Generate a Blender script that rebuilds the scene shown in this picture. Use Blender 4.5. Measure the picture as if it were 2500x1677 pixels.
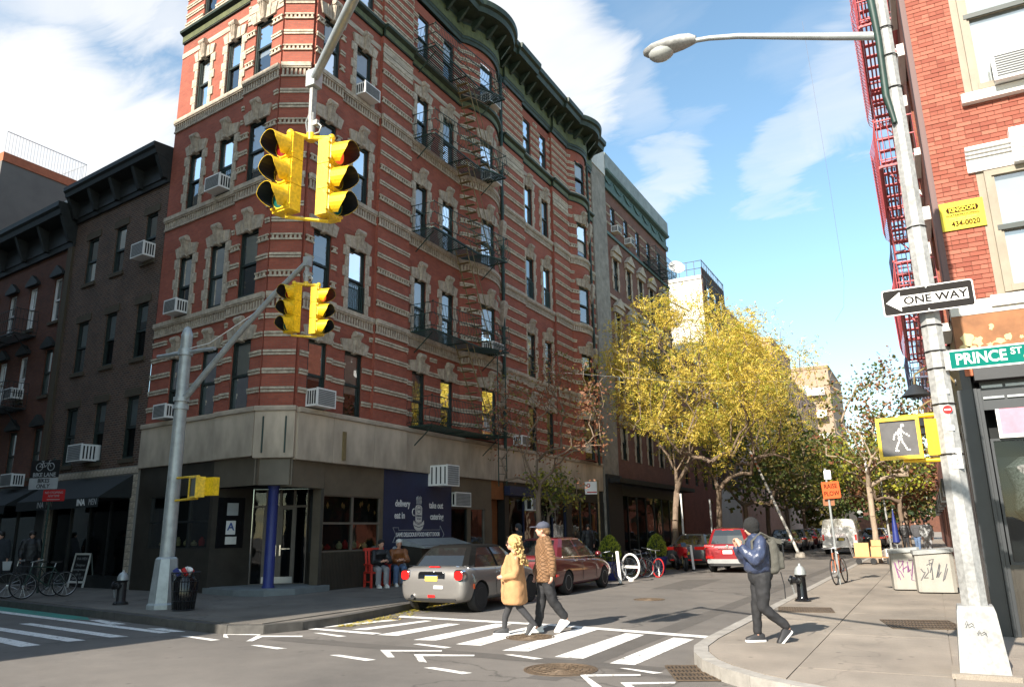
import bpy, bmesh, math, random
from mathutils import Matrix, Vector
for o in list(bpy.data.objects): bpy.data.objects.remove(o)
S = bpy.context.scene
COL = S.collection
PI = math.pi
rad = math.radians
# ------------------------------------------------------------------ camera
def basis(yaw, pitch, roll):
    f = Vector((math.sin(yaw)*math.cos(pitch), math.cos(yaw)*math.cos(pitch), math.sin(pitch)))
    r = Vector((math.cos(yaw), -math.sin(yaw), 0)); u = r.cross(f)
    return (r*math.cos(roll)+u*math.sin(roll), u*math.cos(roll)-r*math.sin(roll), f)
cr, cu_, cf = basis(rad(-28.195), rad(14.023), rad(-0.938))
cam = bpy.data.cameras.new('camera'); camo = bpy.data.objects.new('camera', cam); COL.objects.link(camo)
camo.matrix_world = Matrix(((cr.x, cu_.x, -cf.x, 0), (cr.y, cu_.y, -cf.y, 0), (cr.z, cu_.z, -cf.z, 1.65), (0, 0, 0, 1)))
cam.sensor_width = 36; cam.lens = 26.56; cam.clip_end = 3000; cam.clip_start = .05
S.camera = camo
S.render.resolution_x = 1024; S.render.resolution_y = 686
# ------------------------------------------------------------------ sun and sky
SUN_EL = rad(33); SUNH = Vector((-.125, -.99, 0)).normalized()
sd = Vector((SUNH.x*math.cos(SUN_EL), SUNH.y*math.cos(SUN_EL), math.sin(SUN_EL)))
sl = bpy.data.lights.new('sun', 'SUN'); sl.energy = 4.7; sl.angle = rad(.53); sl.color = (1, .92, .81)
so = bpy.data.objects.new('sun', sl); COL.objects.link(so)
so.rotation_euler = sd.to_track_quat('Z', 'Y').to_euler()
W = bpy.data.worlds.new('World'); S.world = W; W.use_nodes = True
def ray(px, py):   # direction seen at a photograph point, used only to lay out the cloud banks
    return ((px-1250)*cr + (838.5-py)*cu_ + 1844.5*cf).normalized()
def world():
    nt = W.node_tree; N = nt.nodes; L = nt.links
    bg = N['Background']; bg.inputs[1].default_value = .12
    sky = N.new('ShaderNodeTexSky'); sky.sky_type = 'NISHITA'; sky.sun_disc = False
    sky.sun_elevation = SUN_EL; sky.sun_rotation = math.atan2(SUNH.x, SUNH.y)
    sky.air_density = 1.0; sky.dust_density = .6; sky.ozone_density = 1.6
    tc = N.new('ShaderNodeTexCoord')
    def vm(op, a, b=None):
        n = N.new('ShaderNodeVectorMath'); n.operation = op
        if hasattr(a, 'node'): L.new(a, n.inputs[0])
        else: n.inputs[0].default_value = a
        if b is not None:
            if hasattr(b, 'node'): L.new(b, n.inputs[1])
            else: n.inputs[1].default_value = b
        return n
    def m(op, a, b=0., c=0.):
        n = N.new('ShaderNodeMath'); n.operation = op
        for i, v in enumerate((a, b, c)):
            if hasattr(v, 'node'): L.new(v, n.inputs[i])
            else: n.inputs[i].default_value = v
        return n.outputs[0]
    d = tc.outputs['Generated']
    sep = N.new('ShaderNodeSeparateXYZ'); L.new(d, sep.inputs[0])
    zz = m('ADD', m('MAXIMUM', sep.outputs[2], 0), .22)
    cmb = N.new('ShaderNodeCombineXYZ')
    L.new(m('DIVIDE', sep.outputs[0], zz), cmb.inputs[0]); L.new(m('DIVIDE', sep.outputs[1], zz), cmb.inputs[1])
    rot = N.new('ShaderNodeMapping'); rot.inputs['Rotation'].default_value = (0, 0, rad(35)); rot.inputs['Scale'].default_value = (.75, 1.5, 1)
    L.new(cmb.outputs[0], rot.inputs[0])
    def noise(sc, det, rough, dist):
        n = N.new('ShaderNodeTexNoise'); n.inputs['Scale'].default_value = sc; n.inputs['Detail'].default_value = det
        n.inputs['Roughness'].default_value = rough; n.inputs['Distortion'].default_value = dist
        L.new(rot.outputs[0], n.inputs['Vector']); return n
    n1 = noise(1.5, 8, .55, .35); n2 = noise(5, 6, .6, .6)
    # wobble the direction so the cloud banks get ragged edges
    wob = vm('SCALE', vm('SUBTRACT', n2.outputs['Color'], (.5, .5, .5)).outputs[0]); wob.inputs[3].default_value = .17
    dd = vm('NORMALIZE', vm('ADD', d, wob.outputs[0]).outputs[0]).outputs[0]
    acc = None
    for px, py, r, w in ((60, 300, 8, 1.05), (230, 360, 7, 1.05), (400, 420, 5, .95), (-120, 230, 9, .9), (330, -5, 4.5, .9), (170, -70, 6, .85), (460, 55, 4, .75), (-60, 420, 6, .6),
                         (1150, 20, 7, 1.1), (1290, 60, 6, 1.1), (1370, 160, 5.5, 1.1), (1400, 270, 3.6, .85), (1050, -80, 7, 1), (1640, 380, 3.6, .9), (1590, 450, 2.8, .8), (1680, 290, 3, .6), (1560, 240, 3.5, .65), (1460, 180, 4, .7),
                         (1850, 500, 2.6, .7), (1890, 430, 3, .75), (1950, 360, 3.4, .8), (2030, 290, 4, .85), (2100, 200, 5, .75), (1640, 50, 4, .45), (1560, 10, 4, .5), (2000, 150, 5, .5)):
        dot = vm('DOT_PRODUCT', dd, tuple(ray(px, py))).outputs[1]
        mr = N.new('ShaderNodeMapRange'); mr.interpolation_type = 'SMOOTHSTEP'; L.new(dot, mr.inputs[0])
        mr.inputs[1].default_value = math.cos(rad(r*1.15)); mr.inputs[2].default_value = math.cos(rad(r*.25)); mr.inputs[3].default_value = 0; mr.inputs[4].default_value = w
        acc = mr.outputs[0] if acc is None else m('MAXIMUM', acc, mr.outputs[0])
    # behind the camera and beside the frame the same broken cloud goes on, from the noise alone
    fwd = vm('DOT_PRODUCT', d, tuple(cf)).outputs[1]
    off = N.new('ShaderNodeMapRange'); L.new(fwd, off.inputs[0]); off.inputs[1].default_value = .72; off.inputs[2].default_value = .5; off.inputs[3].default_value = 0; off.inputs[4].default_value = .55
    acc = m('MAXIMUM', acc, off.outputs[0])
    den = m('ADD', m('MULTIPLY', acc, .78), m('MULTIPLY', m('SUBTRACT', n1.outputs[0], .5), 1.15))
    dn = N.new('ShaderNodeMapRange'); dn.interpolation_type = 'SMOOTHSTEP'; L.new(den, dn.inputs[0]); dn.inputs[1].default_value = .22; dn.inputs[2].default_value = 1.02
    mix = N.new('ShaderNodeMix'); mix.data_type = 'RGBA'; L.new(dn.outputs[0], mix.inputs[0])
    tint = N.new('ShaderNodeMix'); tint.data_type = 'RGBA'; tint.blend_type = 'MULTIPLY'; tint.inputs[0].default_value = 1
    L.new(sky.outputs[0], tint.inputs[6]); tint.inputs[7].default_value = (.98, 1.08, .98, 1)
    L.new(tint.outputs[2], mix.inputs[6]); mix.inputs[7].default_value = (3.9, 3.9, 3.92, 1)
    L.new(mix.outputs[2], bg.inputs[0])
world()
S.view_settings.view_transform = 'Standard'; S.view_settings.look = 'None'
S.view_settings.exposure = 1.25; S.view_settings.gamma = 1
S.render.engine = 'CYCLES'
# ------------------------------------------------------------------ helpers
WINV = {}
def par(o, p):
    o.parent = p
    if p.name in WINV: o.matrix_parent_inverse = WINV[p.name]
def tag(o, label=None, cat=None, group=None, kind=None):
    if label: o['label'] = label
    if cat: o['category'] = cat
    if group: o['group'] = group
    if kind: o['kind'] = kind
    return o
def thing(name, label, cat, loc=(0, 0, 0), rz=0, group=None, world=False):
    o = bpy.data.objects.new(name, None); COL.objects.link(o); o.location = loc; o.rotation_euler = (0, 0, rz)
    o.empty_display_size = .2; tag(o, label, cat, group)
    if world: WINV[o.name] = Matrix.Translation(-Vector(loc))
    return o
def link(o, parent=None):
    COL.objects.link(o)
    if parent is not None: par(o, parent)
    return o
def copy_tree(o, parent=None):
    c = o.copy(); COL.objects.link(c)
    if parent is not None: c.parent = parent; c.matrix_parent_inverse = o.matrix_parent_inverse.copy()
    for ch in list(o.children): copy_tree(ch, c)
    return c
class MB:
    def __init__(s): s.v = []; s.f = []; s.m = []; s.uv = {}
    def add(s, vs, fs, m=0, uvs=None):
        b = len(s.v); s.v += [tuple(p) for p in vs]
        for i, f in enumerate(fs):
            if uvs: s.uv[len(s.f)] = uvs[i]
            s.f.append(tuple(b+k for k in f)); s.m.append(m)
        return s
    def box(s, x0, x1, y0, y1, z0, z1, m=0):
        x0, x1 = sorted((x0, x1)); y0, y1 = sorted((y0, y1)); z0, z1 = sorted((z0, z1))
        return s.add([(x0,y0,z0),(x1,y0,z0),(x1,y1,z0),(x0,y1,z0),(x0,y0,z1),(x1,y0,z1),(x1,y1,z1),(x0,y1,z1)],
                     [(0,3,2,1),(4,5,6,7),(0,1,5,4),(1,2,6,5),(2,3,7,6),(3,0,4,7)], m)
    def hexa(s, P, m=0):   # 8 corners, bottom ring then top ring
        return s.add(P, [(0,3,2,1),(4,5,6,7),(0,1,5,4),(1,2,6,5),(2,3,7,6),(3,0,4,7)], m)
    def quad(s, a, b, c, d, m=0, uv=None): return s.add([a, b, c, d], [(0,1,2,3)], m, [uv] if uv else None)
    def poly(s, pts, z0, z1, m=0, mside=None):
        n = len(pts); A = sum(pts[i][0]*pts[(i+1) % n][1]-pts[(i+1) % n][0]*pts[i][1] for i in range(n))
        if A < 0: pts = pts[::-1]
        vs = [(x, y, z0) for x, y in pts]+[(x, y, z1) for x, y in pts]
        s.add(vs, [tuple(range(n-1, -1, -1)), tuple(range(n, 2*n))], m)
        b = len(s.v)-2*n
        for i in range(n):
            j = (i+1) % n; s.f.append((b+i, b+j, b+n+j, b+n+i)); s.m.append(m if mside is None else mside)
        return s
    def prism(s, pts, a, b, m=0):   # pts: list of 3d points, closed outline; swept from offset a to b (vectors)
        n = len(pts); a = Vector(a); b = Vector(b)
        vs = [Vector(p)+a for p in pts]+[Vector(p)+b for p in pts]
        return s.add(vs, [tuple(range(n-1, -1, -1)), tuple(range(n, 2*n))]+[(i, (i+1) % n, n+(i+1) % n, n+i) for i in range(n)], m)
    def cyl(s, p0, p1, r0, r1=None, n=12, m=0, cap=True):
        r1 = r0 if r1 is None else r1; p0 = Vector(p0); p1 = Vector(p1); w = (p1-p0).normalized()
        u = w.orthogonal().normalized() if abs(w.z) < .99 else Vector((1, 0, 0)); v = w.cross(u)
        vs = [p0+(u*math.cos(2*PI*i/n)+v*math.sin(2*PI*i/n))*r0 for i in range(n)]+[p1+(u*math.cos(2*PI*i/n)+v*math.sin(2*PI*i/n))*r1 for i in range(n)]
        fs = [(i, (i+1) % n, n+(i+1) % n, n+i) for i in range(n)]
        if cap: fs += [tuple(range(n-1, -1, -1)), tuple(range(n, 2*n))]
        return s.add(vs, fs, m)
    def tube(s, pts, r, n=6, m=0):
        pts = [Vector(p) for p in pts]; rs = r if isinstance(r, (list, tuple)) else [r]*len(pts); vs = []; u = None
        for i, p in enumerate(pts):
            t = (pts[min(i+1, len(pts)-1)]-pts[max(i-1, 0)]).normalized()
            u = t.orthogonal().normalized() if u is None else (u-t*u.dot(t)).normalized()
            v = t.cross(u); vs += [p+(u*math.cos(2*PI*k/n)+v*math.sin(2*PI*k/n))*rs[i] for k in range(n)]
        fs = [(i*n+k, i*n+(k+1) % n, (i+1)*n+(k+1) % n, (i+1)*n+k) for i in range(len(pts)-1) for k in range(n)]
        fs += [tuple(range(n-1, -1, -1)), tuple(range(len(vs)-n, len(vs)))]
        return s.add(vs, fs, m)
    def lathe(s, prof, n=16, c=(0, 0, 0), axis='z', m=0):
        vs = []
        for r, h in prof:
            for k in range(n):
                a = 2*PI*k/n; x, y = r*math.cos(a), r*math.sin(a)
                p = (x, y, h) if axis == 'z' else ((h, x, y) if axis == 'x' else (x, h, y))
                vs.append((c[0]+p[0], c[1]+p[1], c[2]+p[2]))
        fs = [(i*n+k, i*n+(k+1) % n, (i+1)*n+(k+1) % n, (i+1)*n+k) for i in range(len(prof)-1) for k in range(n)]
        fs += [tuple(range(n-1, -1, -1)), tuple(range(len(vs)-n, len(vs)))]
        return s.add(vs, fs, m)
    def ball(s, c, rx, ry=None, rz=None, n=12, k=8, m=0):
        ry = ry or rx; rz = rz or rx; c = Vector(c); vs = [c+Vector((0, 0, -rz))]
        for i in range(1, k):
            a = -PI/2+PI*i/k
            vs += [c+Vector((rx*math.cos(a)*math.cos(2*PI*j/n), ry*math.cos(a)*math.sin(2*PI*j/n), rz*math.sin(a))) for j in range(n)]
        vs.append(c+Vector((0, 0, rz))); e = len(vs)-1
        fs = [(0, 1+(j+1) % n, 1+j) for j in range(n)]+[(1+(i-1)*n+j, 1+(i-1)*n+(j+1) % n, 1+i*n+(j+1) % n, 1+i*n+j) for i in range(1, k-1) for j in range(n)]
        fs += [(e, 1+(k-2)*n+j, 1+(k-2)*n+(j+1) % n) for j in range(n)]
        return s.add(vs, fs, m)
    def torus(s, c, R, r, axis='y', n=24, k=6, m=0, a0=0, a1=2*PI):
        full = abs(a1-a0-2*PI) < 1e-4; N = n if full else n+1; vs = []
        for i in range(N):
            a = a0+(a1-a0)*i/n
            for j in range(k):
                b = 2*PI*j/k; q = R+r*math.cos(b); h = r*math.sin(b); x, y = q*math.cos(a), q*math.sin(a)
                p = (x, h, y) if axis == 'y' else ((h, x, y) if axis == 'x' else (x, y, h))
                vs.append((c[0]+p[0], c[1]+p[1], c[2]+p[2]))
        fs = [(i*k+j, i*k+(j+1) % k, ((i+1) % N)*k+(j+1) % k, ((i+1) % N)*k+j) for i in range(n if full else n) for j in range(k)]
        return s.add(vs, fs, m)
    def loft(s, rings, m=0, cap=True):
        n = len(rings[0]); vs = [p for r in rings for p in r]
        fs = [(i*n+k, i*n+(k+1) % n, (i+1)*n+(k+1) % n, (i+1)*n+k) for i in range(len(rings)-1) for k in range(n)]
        if cap: fs += [tuple(range(n-1, -1, -1)), tuple(range(len(vs)-n, len(vs)))]
        return s.add(vs, fs, m)
    def mesh(s, name, mats, smooth=None, fix=True):
        me = bpy.data.meshes.new(name); me.from_pydata(s.v, [], s.f)
        mats = mats if isinstance(mats, (list, tuple)) else [mats]
        for x in mats: me.materials.append(M[x] if isinstance(x, str) else x)
        if len(mats) > 1: me.polygons.foreach_set('material_index', s.m)
        if s.uv:
            ul = me.uv_layers.new(name='UVMap')
            for p in me.polygons:
                q = s.uv.get(p.index)
                if q:
                    for k, li in enumerate(p.loop_indices): ul.data[li].uv = q[k]
        me.update()
        if fix and not s.uv:
            bm = bmesh.new(); bm.from_mesh(me); bmesh.ops.recalc_face_normals(bm, faces=bm.faces); bm.to_mesh(me); bm.free()
        if smooth is not None:
            me.polygons.foreach_set('use_smooth', [True]*len(me.polygons)); me.set_sharp_from_angle(angle=rad(smooth))
        return me
    def build(s, name, mats, parent=None, smooth=None, fix=True):
        return link(bpy.data.objects.new(name, s.mesh(name, mats, smooth, fix)), parent)
def obj(name, me, parent=None, mat=None):
    o = bpy.data.objects.new(name, me); link(o, parent)
    if mat is not None: o.matrix_basis = mat
    return o
def frame(o, ex, ey, ez):
    return Matrix(((ex[0], ey[0], ez[0], o[0]), (ex[1], ey[1], ez[1], o[1]), (ex[2], ey[2], ez[2], o[2]), (0, 0, 0, 1)))
def text(body, size, mat, parent, mtx, name='lettering', ext=.003, align='CENTER', bold=0., sx=1., space=1.):
    cu = bpy.data.curves.new(name, 'FONT'); cu.body = body; cu.size = size; cu.extrude = ext; cu.align_x = align; cu.align_y = 'CENTER'; cu.offset = bold; cu.resolution_u = 3; cu.space_character = space
    t = bpy.data.objects.new('tmp', cu); COL.objects.link(t)
    me = bpy.data.meshes.new_from_object(t.evaluated_get(bpy.context.evaluated_depsgraph_get()))
    bpy.data.objects.remove(t); me.materials.clear(); me.materials.append(M[mat]); me.name = name
    return obj(name, me, parent, mtx @ Matrix.Diagonal((sx, 1, 1, 1)))
def applied(o):   # bake modifiers into the mesh
    bpy.context.view_layer.update()
    me = bpy.data.meshes.new_from_object(o.evaluated_get(bpy.context.evaluated_depsgraph_get()))
    o.modifiers.clear(); o.data = me
    return o
# ------------------------------------------------------------------ materials
M = {}
def mat(name, col, rough=.7, metal=0., var=.18, scale=3., bump=0., bscale=60., col2=None, coat=0., emit=None, spec=.5, trans=False, stretch=None, pits=0):
    m = bpy.data.materials.new(name); m.use_nodes = True; M[name] = m; nt = m.node_tree; N = nt.nodes; L = nt.links; b = N['Principled BSDF']
    b.inputs['Roughness'].default_value = rough; b.inputs['Metallic'].default_value = metal; b.inputs['Coat Weight'].default_value = coat; b.inputs['Coat Roughness'].default_value = .05
    b.inputs['Specular IOR Level'].default_value = spec
    c = (*col, 1)
    tc = N.new('ShaderNodeTexCoord'); vec = tc.outputs['Object']
    if stretch:
        mp = N.new('ShaderNodeMapping'); mp.inputs['Scale'].default_value = stretch; L.new(vec, mp.inputs[0]); vec = mp.outputs[0]
    if var > 0 or col2:
        n = N.new('ShaderNodeTexNoise'); n.inputs['Scale'].default_value = scale; n.inputs['Detail'].default_value = 7; n.inputs['Roughness'].default_value = .65; L.new(vec, n.inputs['Vector'])
        rp = N.new('ShaderNodeValToRGB'); rp.color_ramp.elements[0].position = .3; rp.color_ramp.elements[1].position = .7
        a = tuple(x*(1-var) for x in col); bb = col2 if col2 else tuple(min(1, x*(1+var)) for x in col)
        rp.color_ramp.elements[0].color = (*a, 1); rp.color_ramp.elements[1].color = (*bb, 1)
        L.new(n.outputs[0], rp.inputs[0]); out = rp.outputs[0]
        if pits:
            n3 = N.new('ShaderNodeTexNoise'); n3.inputs['Scale'].default_value = pits; n3.inputs['Detail'].default_value = 3; L.new(vec, n3.inputs['Vector'])
            mx = N.new('ShaderNodeMix'); mx.data_type = 'RGBA'; mx.blend_type = 'MULTIPLY'; mx.inputs[0].default_value = .55
            r2 = N.new('ShaderNodeValToRGB'); r2.color_ramp.elements[0].position = .35; r2.color_ramp.elements[1].position = .62; r2.color_ramp.elements[0].color = (.6, .6, .6, 1); r2.color_ramp.elements[1].color = (1.15, 1.15, 1.15, 1)
            L.new(n3.outputs[0], r2.inputs[0]); L.new(out, mx.inputs[6]); L.new(r2.outputs[0], mx.inputs[7]); out = mx.outputs[2]
        L.new(out, b.inputs['Base Color'])
    else: b.inputs['Base Color'].default_value = c
    if bump:
        n2 = N.new('ShaderNodeTexNoise'); n2.inputs['Scale'].default_value = bscale; n2.inputs['Detail'].default_value = 5; L.new(vec, n2.inputs['Vector'])
        bp = N.new('ShaderNodeBump'); bp.inputs['Strength'].default_value = bump; bp.inputs['Distance'].default_value = .02; L.new(n2.outputs[0], bp.inputs['Height']); L.new(bp.outputs[0], b.inputs['Normal'])
    if emit: b.inputs['Emission Color'].default_value = (*emit[0], 1); b.inputs['Emission Strength'].default_value = emit[1]
    if trans:
        tr = N.new('ShaderNodeBsdfTranslucent'); L.new(out if (var > 0 or col2) else b.outputs[0], tr.inputs[0]); ms = N.new('ShaderNodeMixShader'); ms.inputs[0].default_value = .45
        L.new(b.outputs[0], ms.inputs[1]); L.new(tr.outputs[0], ms.inputs[2]); L.new(ms.outputs[0], N['Material Output'].inputs[0])
    return m
def brick(name, c1, c2, mortar, bw=.2, bh=.068, ms=.008, var=.25, bump=.5):
    m = bpy.data.materials.new(name); m.use_nodes = True; M[name] = m; nt = m.node_tree; N = nt.nodes; L = nt.links; b = N['Principled BSDF']; b.inputs['Roughness'].default_value = .85
    uv = N.new('ShaderNodeTexCoord').outputs['UV']
    t = N.new('ShaderNodeTexBrick'); L.new(uv, t.inputs[0]); t.inputs['Color1'].default_value = (*c1, 1); t.inputs['Color2'].default_value = (*c2, 1); t.inputs['Mortar'].default_value = (*mortar, 1)
    t.inputs['Scale'].default_value = 1; t.inputs['Mortar Size'].default_value = ms; t.inputs['Brick Width'].default_value = bw; t.inputs['Row Height'].default_value = bh; t.inputs['Mortar Smooth'].default_value = .2; t.inputs['Bias'].default_value = 0
    n = N.new('ShaderNodeTexNoise'); n.inputs['Scale'].default_value = 1.3; n.inputs['Detail'].default_value = 8; n.inputs['Roughness'].default_value = .7; L.new(uv, n.inputs['Vector'])
    rp = N.new('ShaderNodeValToRGB'); rp.color_ramp.elements[0].position = .3; rp.color_ramp.elements[1].position = .72
    rp.color_ramp.elements[0].color = (1-var, 1-var, 1-var, 1); rp.color_ramp.elements[1].color = (1+var, 1+var, 1+var, 1); L.new(n.outputs[0], rp.inputs[0])
    mx = N.new('ShaderNodeMix'); mx.data_type = 'RGBA'; mx.blend_type = 'MULTIPLY'; mx.inputs[0].default_value = 1; L.new(t.outputs[0], mx.inputs[6]); L.new(rp.outputs[0], mx.inputs[7]); L.new(mx.outputs[2], b.inputs['Base Color'])
    bp = N.new('ShaderNodeBump'); bp.inputs['Strength'].default_value = bump; bp.inputs['Distance'].default_value = .01; bp.invert = True; L.new(t.outputs['Fac'], bp.inputs['Height']); L.new(bp.outputs[0], b.inputs['Normal'])
def glass(name, tint, fac=.12, rough=.02, fm=.8):
    m = bpy.data.materials.new(name); m.use_nodes = True; M[name] = m; nt = m.node_tree; N = nt.nodes; L = nt.links; N.remove(N['Principled BSDF'])
    tr = N.new('ShaderNodeBsdfTransparent'); tr.inputs[0].default_value = (*tint, 1); gl = N.new('ShaderNodeBsdfGlossy'); gl.inputs['Roughness'].default_value = rough; gl.inputs[0].default_value = (.95, .97, 1, 1)
    lw = N.new('ShaderNodeLayerWeight'); lw.inputs[0].default_value = .35
    tcn = N.new('ShaderNodeTexCoord'); wn = N.new('ShaderNodeTexNoise'); wn.inputs['Scale'].default_value = 1.6; wn.inputs['Detail'].default_value = 1; L.new(tcn.outputs['Object'], wn.inputs['Vector'])
    bp = N.new('ShaderNodeBump'); bp.inputs['Strength'].default_value = .12; bp.inputs['Distance'].default_value = .05; L.new(wn.outputs[0], bp.inputs['Height']); L.new(bp.outputs[0], gl.inputs['Normal'])
    ad = N.new('ShaderNodeMath'); ad.operation = 'MULTIPLY_ADD'; L.new(lw.outputs['Fresnel'], ad.inputs[0]); ad.inputs[1].default_value = fm; ad.inputs[2].default_value = fac; ad.use_clamp = True
    ms = N.new('ShaderNodeMixShader'); L.new(ad.outputs[0], ms.inputs[0]); L.new(tr.outputs[0], ms.inputs[1]); L.new(gl.outputs[0], ms.inputs[2]); L.new(ms.outputs[0], N['Material Output'].inputs[0])
mat('asphalt', (.158, .144, .129), .88, var=.16, scale=.6, bump=.5, bscale=130, pits=90)
mat('asphalt_patch', (.1, .09, .08), .9, var=.15, scale=2, bump=.5, bscale=130, pits=90)
def weather(name, dark, crack, cs):   # cracks and blotches worked into a ground material
    m = M[name]; N = m.node_tree.nodes; L = m.node_tree.links; b = N['Principled BSDF']; src = b.inputs['Base Color'].links[0].from_socket
    tc = N.new('ShaderNodeTexCoord'); nz = N.new('ShaderNodeTexNoise'); nz.inputs['Scale'].default_value = .28; nz.inputs['Detail'].default_value = 9; nz.inputs['Roughness'].default_value = .7; L.new(tc.outputs['Object'], nz.inputs['Vector'])
    r1 = N.new('ShaderNodeValToRGB'); r1.color_ramp.elements[0].position = .36; r1.color_ramp.elements[1].position = .62; r1.color_ramp.elements[0].color = (dark, dark, dark, 1); r1.color_ramp.elements[1].color = (1.12, 1.1, 1.08, 1); L.new(nz.outputs[0], r1.inputs[0])
    wn = N.new('ShaderNodeTexNoise'); wn.inputs['Scale'].default_value = 1.2; wn.inputs['Detail'].default_value = 6; L.new(tc.outputs['Object'], wn.inputs['Vector'])
    av = N.new('ShaderNodeVectorMath'); av.operation = 'MULTIPLY_ADD'; L.new(wn.outputs['Color'], av.inputs[0]); av.inputs[1].default_value = (1.6, 1.6, 0); L.new(tc.outputs['Object'], av.inputs[2])
    vo = N.new('ShaderNodeTexVoronoi'); vo.feature = 'DISTANCE_TO_EDGE'; vo.inputs['Scale'].default_value = cs; L.new(av.outputs[0], vo.inputs['Vector'])
    r2 = N.new('ShaderNodeValToRGB'); r2.color_ramp.elements[0].position = .0; r2.color_ramp.elements[1].position = .006; r2.color_ramp.elements[0].color = (crack, crack, crack, 1); r2.color_ramp.elements[1].color = (1, 1, 1, 1); L.new(vo.outputs['Distance'], r2.inputs[0])
    sp = N.new('ShaderNodeTexVoronoi'); sp.inputs['Scale'].default_value = 2.3; L.new(tc.outputs['Object'], sp.inputs['Vector']); r3 = N.new('ShaderNodeValToRGB'); r3.color_ramp.elements[0].position = .06; r3.color_ramp.elements[1].position = .09; r3.color_ramp.elements[0].color = (.6, .6, .6, 1); r3.color_ramp.elements[1].color = (1, 1, 1, 1); L.new(sp.outputs['Distance'], r3.inputs[0])
    for r in (r1, r2, r3):
        mx = N.new('ShaderNodeMix'); mx.data_type = 'RGBA'; mx.blend_type = 'MULTIPLY'; mx.inputs[0].default_value = 1; L.new(src, mx.inputs[6]); L.new(r.outputs[0], mx.inputs[7]); src = mx.outputs[2]
    L.new(src, b.inputs['Base Color'])
def worn(name, col, under):
    m = M[name]; N = m.node_tree.nodes; L = m.node_tree.links; b = N['Principled BSDF']; src = b.inputs['Base Color'].links[0].from_socket
    tc = N.new('ShaderNodeTexCoord'); nz = N.new('ShaderNodeTexNoise'); nz.inputs['Scale'].default_value = 5; nz.inputs['Detail'].default_value = 12; nz.inputs['Roughness'].default_value = .78; L.new(tc.outputs['Object'], nz.inputs['Vector'])
    r1 = N.new('ShaderNodeValToRGB'); r1.color_ramp.elements[0].position = .38; r1.color_ramp.elements[1].position = .46; r1.color_ramp.elements[0].color = (1, 1, 1, 1); r1.color_ramp.elements[1].color = (0, 0, 0, 1); L.new(nz.outputs[0], r1.inputs[0])
    mx = N.new('ShaderNodeMix'); mx.data_type = 'RGBA'; L.new(r1.outputs[0], mx.inputs[0]); L.new(src, mx.inputs[6]); mx.inputs[7].default_value = (*under, 1); L.new(mx.outputs[2], b.inputs['Base Color'])
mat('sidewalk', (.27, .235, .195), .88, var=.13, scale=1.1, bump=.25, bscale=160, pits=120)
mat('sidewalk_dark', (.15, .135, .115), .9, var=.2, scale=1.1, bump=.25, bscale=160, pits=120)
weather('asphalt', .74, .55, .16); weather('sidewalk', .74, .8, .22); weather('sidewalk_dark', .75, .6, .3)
mat('kerb', (.3, .28, .25), .85, var=.25, scale=4, bump=.3)
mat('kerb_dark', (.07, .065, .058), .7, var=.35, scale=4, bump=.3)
mat('paint_white', (.76, .74, .7), .75, var=.1, scale=9, bump=.2, bscale=140, pits=40)
mat('paint_green', (.05, .25, .19), .8, var=.2, scale=5, pits=40)
worn('paint_white', 0, (.2, .19, .17)); worn('paint_green', 0, (.12, .12, .1))
mat('paint_yellow', (.7, .6, .08), .8)
brick('brick_red', (.345, .088, .05), (.275, .068, .04), (.23, .095, .065), ms=.007, var=.22)
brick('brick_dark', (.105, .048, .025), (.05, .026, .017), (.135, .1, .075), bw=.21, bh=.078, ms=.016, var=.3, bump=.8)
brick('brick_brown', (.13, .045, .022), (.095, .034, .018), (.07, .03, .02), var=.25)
brick('brick_next', (.27, .075, .042), (.21, .056, .03), (.15, .075, .05), var=.2)
brick('brick_grey_red', (.2, .078, .048), (.155, .06, .038), (.13, .08, .06), var=.25)
brick('brick_tan', (.37, .25, .165), (.32, .21, .14), (.3, .24, .19), var=.14)
brick('brick_pink', (.55, .3, .22), (.45, .25, .18), (.45, .35, .3), var=.15)
brick('brick_white', (.42, .40, .36), (.34, .33, .3), (.2, .19, .17), bw=.2, bh=.07, var=.2)
mat('mortar', (.15, .055, .035), .95, var=.2, scale=20)
for i, c in enumerate(((.29, .088, .055), (.25, .07, .042), (.33, .108, .068), (.225, .06, .036))): mat('brick_face%d' % i, c, .85, var=.14, scale=14, bump=.25, bscale=220)
mat('limestone', (.44, .37, .285), .85, var=.25, scale=2.2, bump=.3, bscale=90, pits=9)
mat('limestone_carved', (.40, .335, .26), .85, var=.35, scale=7, bump=.9, bscale=28)
mat('band_stone', (.47, .40, .30), .85, var=.35, scale=5, bump=.3, bscale=90, pits=14)
mat('architrave', (.46, .38, .29), .85, var=.22, scale=1.6, bump=.2, bscale=120, stretch=(1, 1, .35), pits=2.6)
mat('cornice_green', (.012, .028, .018), .55, var=.5, scale=4, col2=(.03, .05, .03), bump=.3, bscale=20)
mat('cornice_olive', (.085, .095, .03), .6, var=.4, scale=5)
mat('cornice_grey', (.24, .27, .26), .7, var=.3, scale=1.5)
mat('cornice_teal', (.07, .13, .12), .7, var=.3, scale=3)
mat('window_frame', (.012, .022, .018), .5, var=.3, scale=9)
mat('window_frame_tan', (.23, .195, .14), .6, var=.15)
mat('blind_sun', (.4, .4, .39), .7, var=.08, scale=2)
mat('white_frame', (.62, .62, .6), .5, var=.1)
mat('blind', (.6, .58, .54), .85, var=.08, scale=3)
mat('blind_grey', (.33, .34, .34), .85, var=.12, scale=3)
mat('room_dark', (.012, .014, .014), .9, var=.4, scale=2)
glass('pane', (.8, .84, .84), .2)
glass('pane_shop', (.45, .5, .5), .02, fm=.2)
mat('store_granite', (.035, .03, .023), .35, var=.35, scale=2.2, bump=.1)
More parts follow.
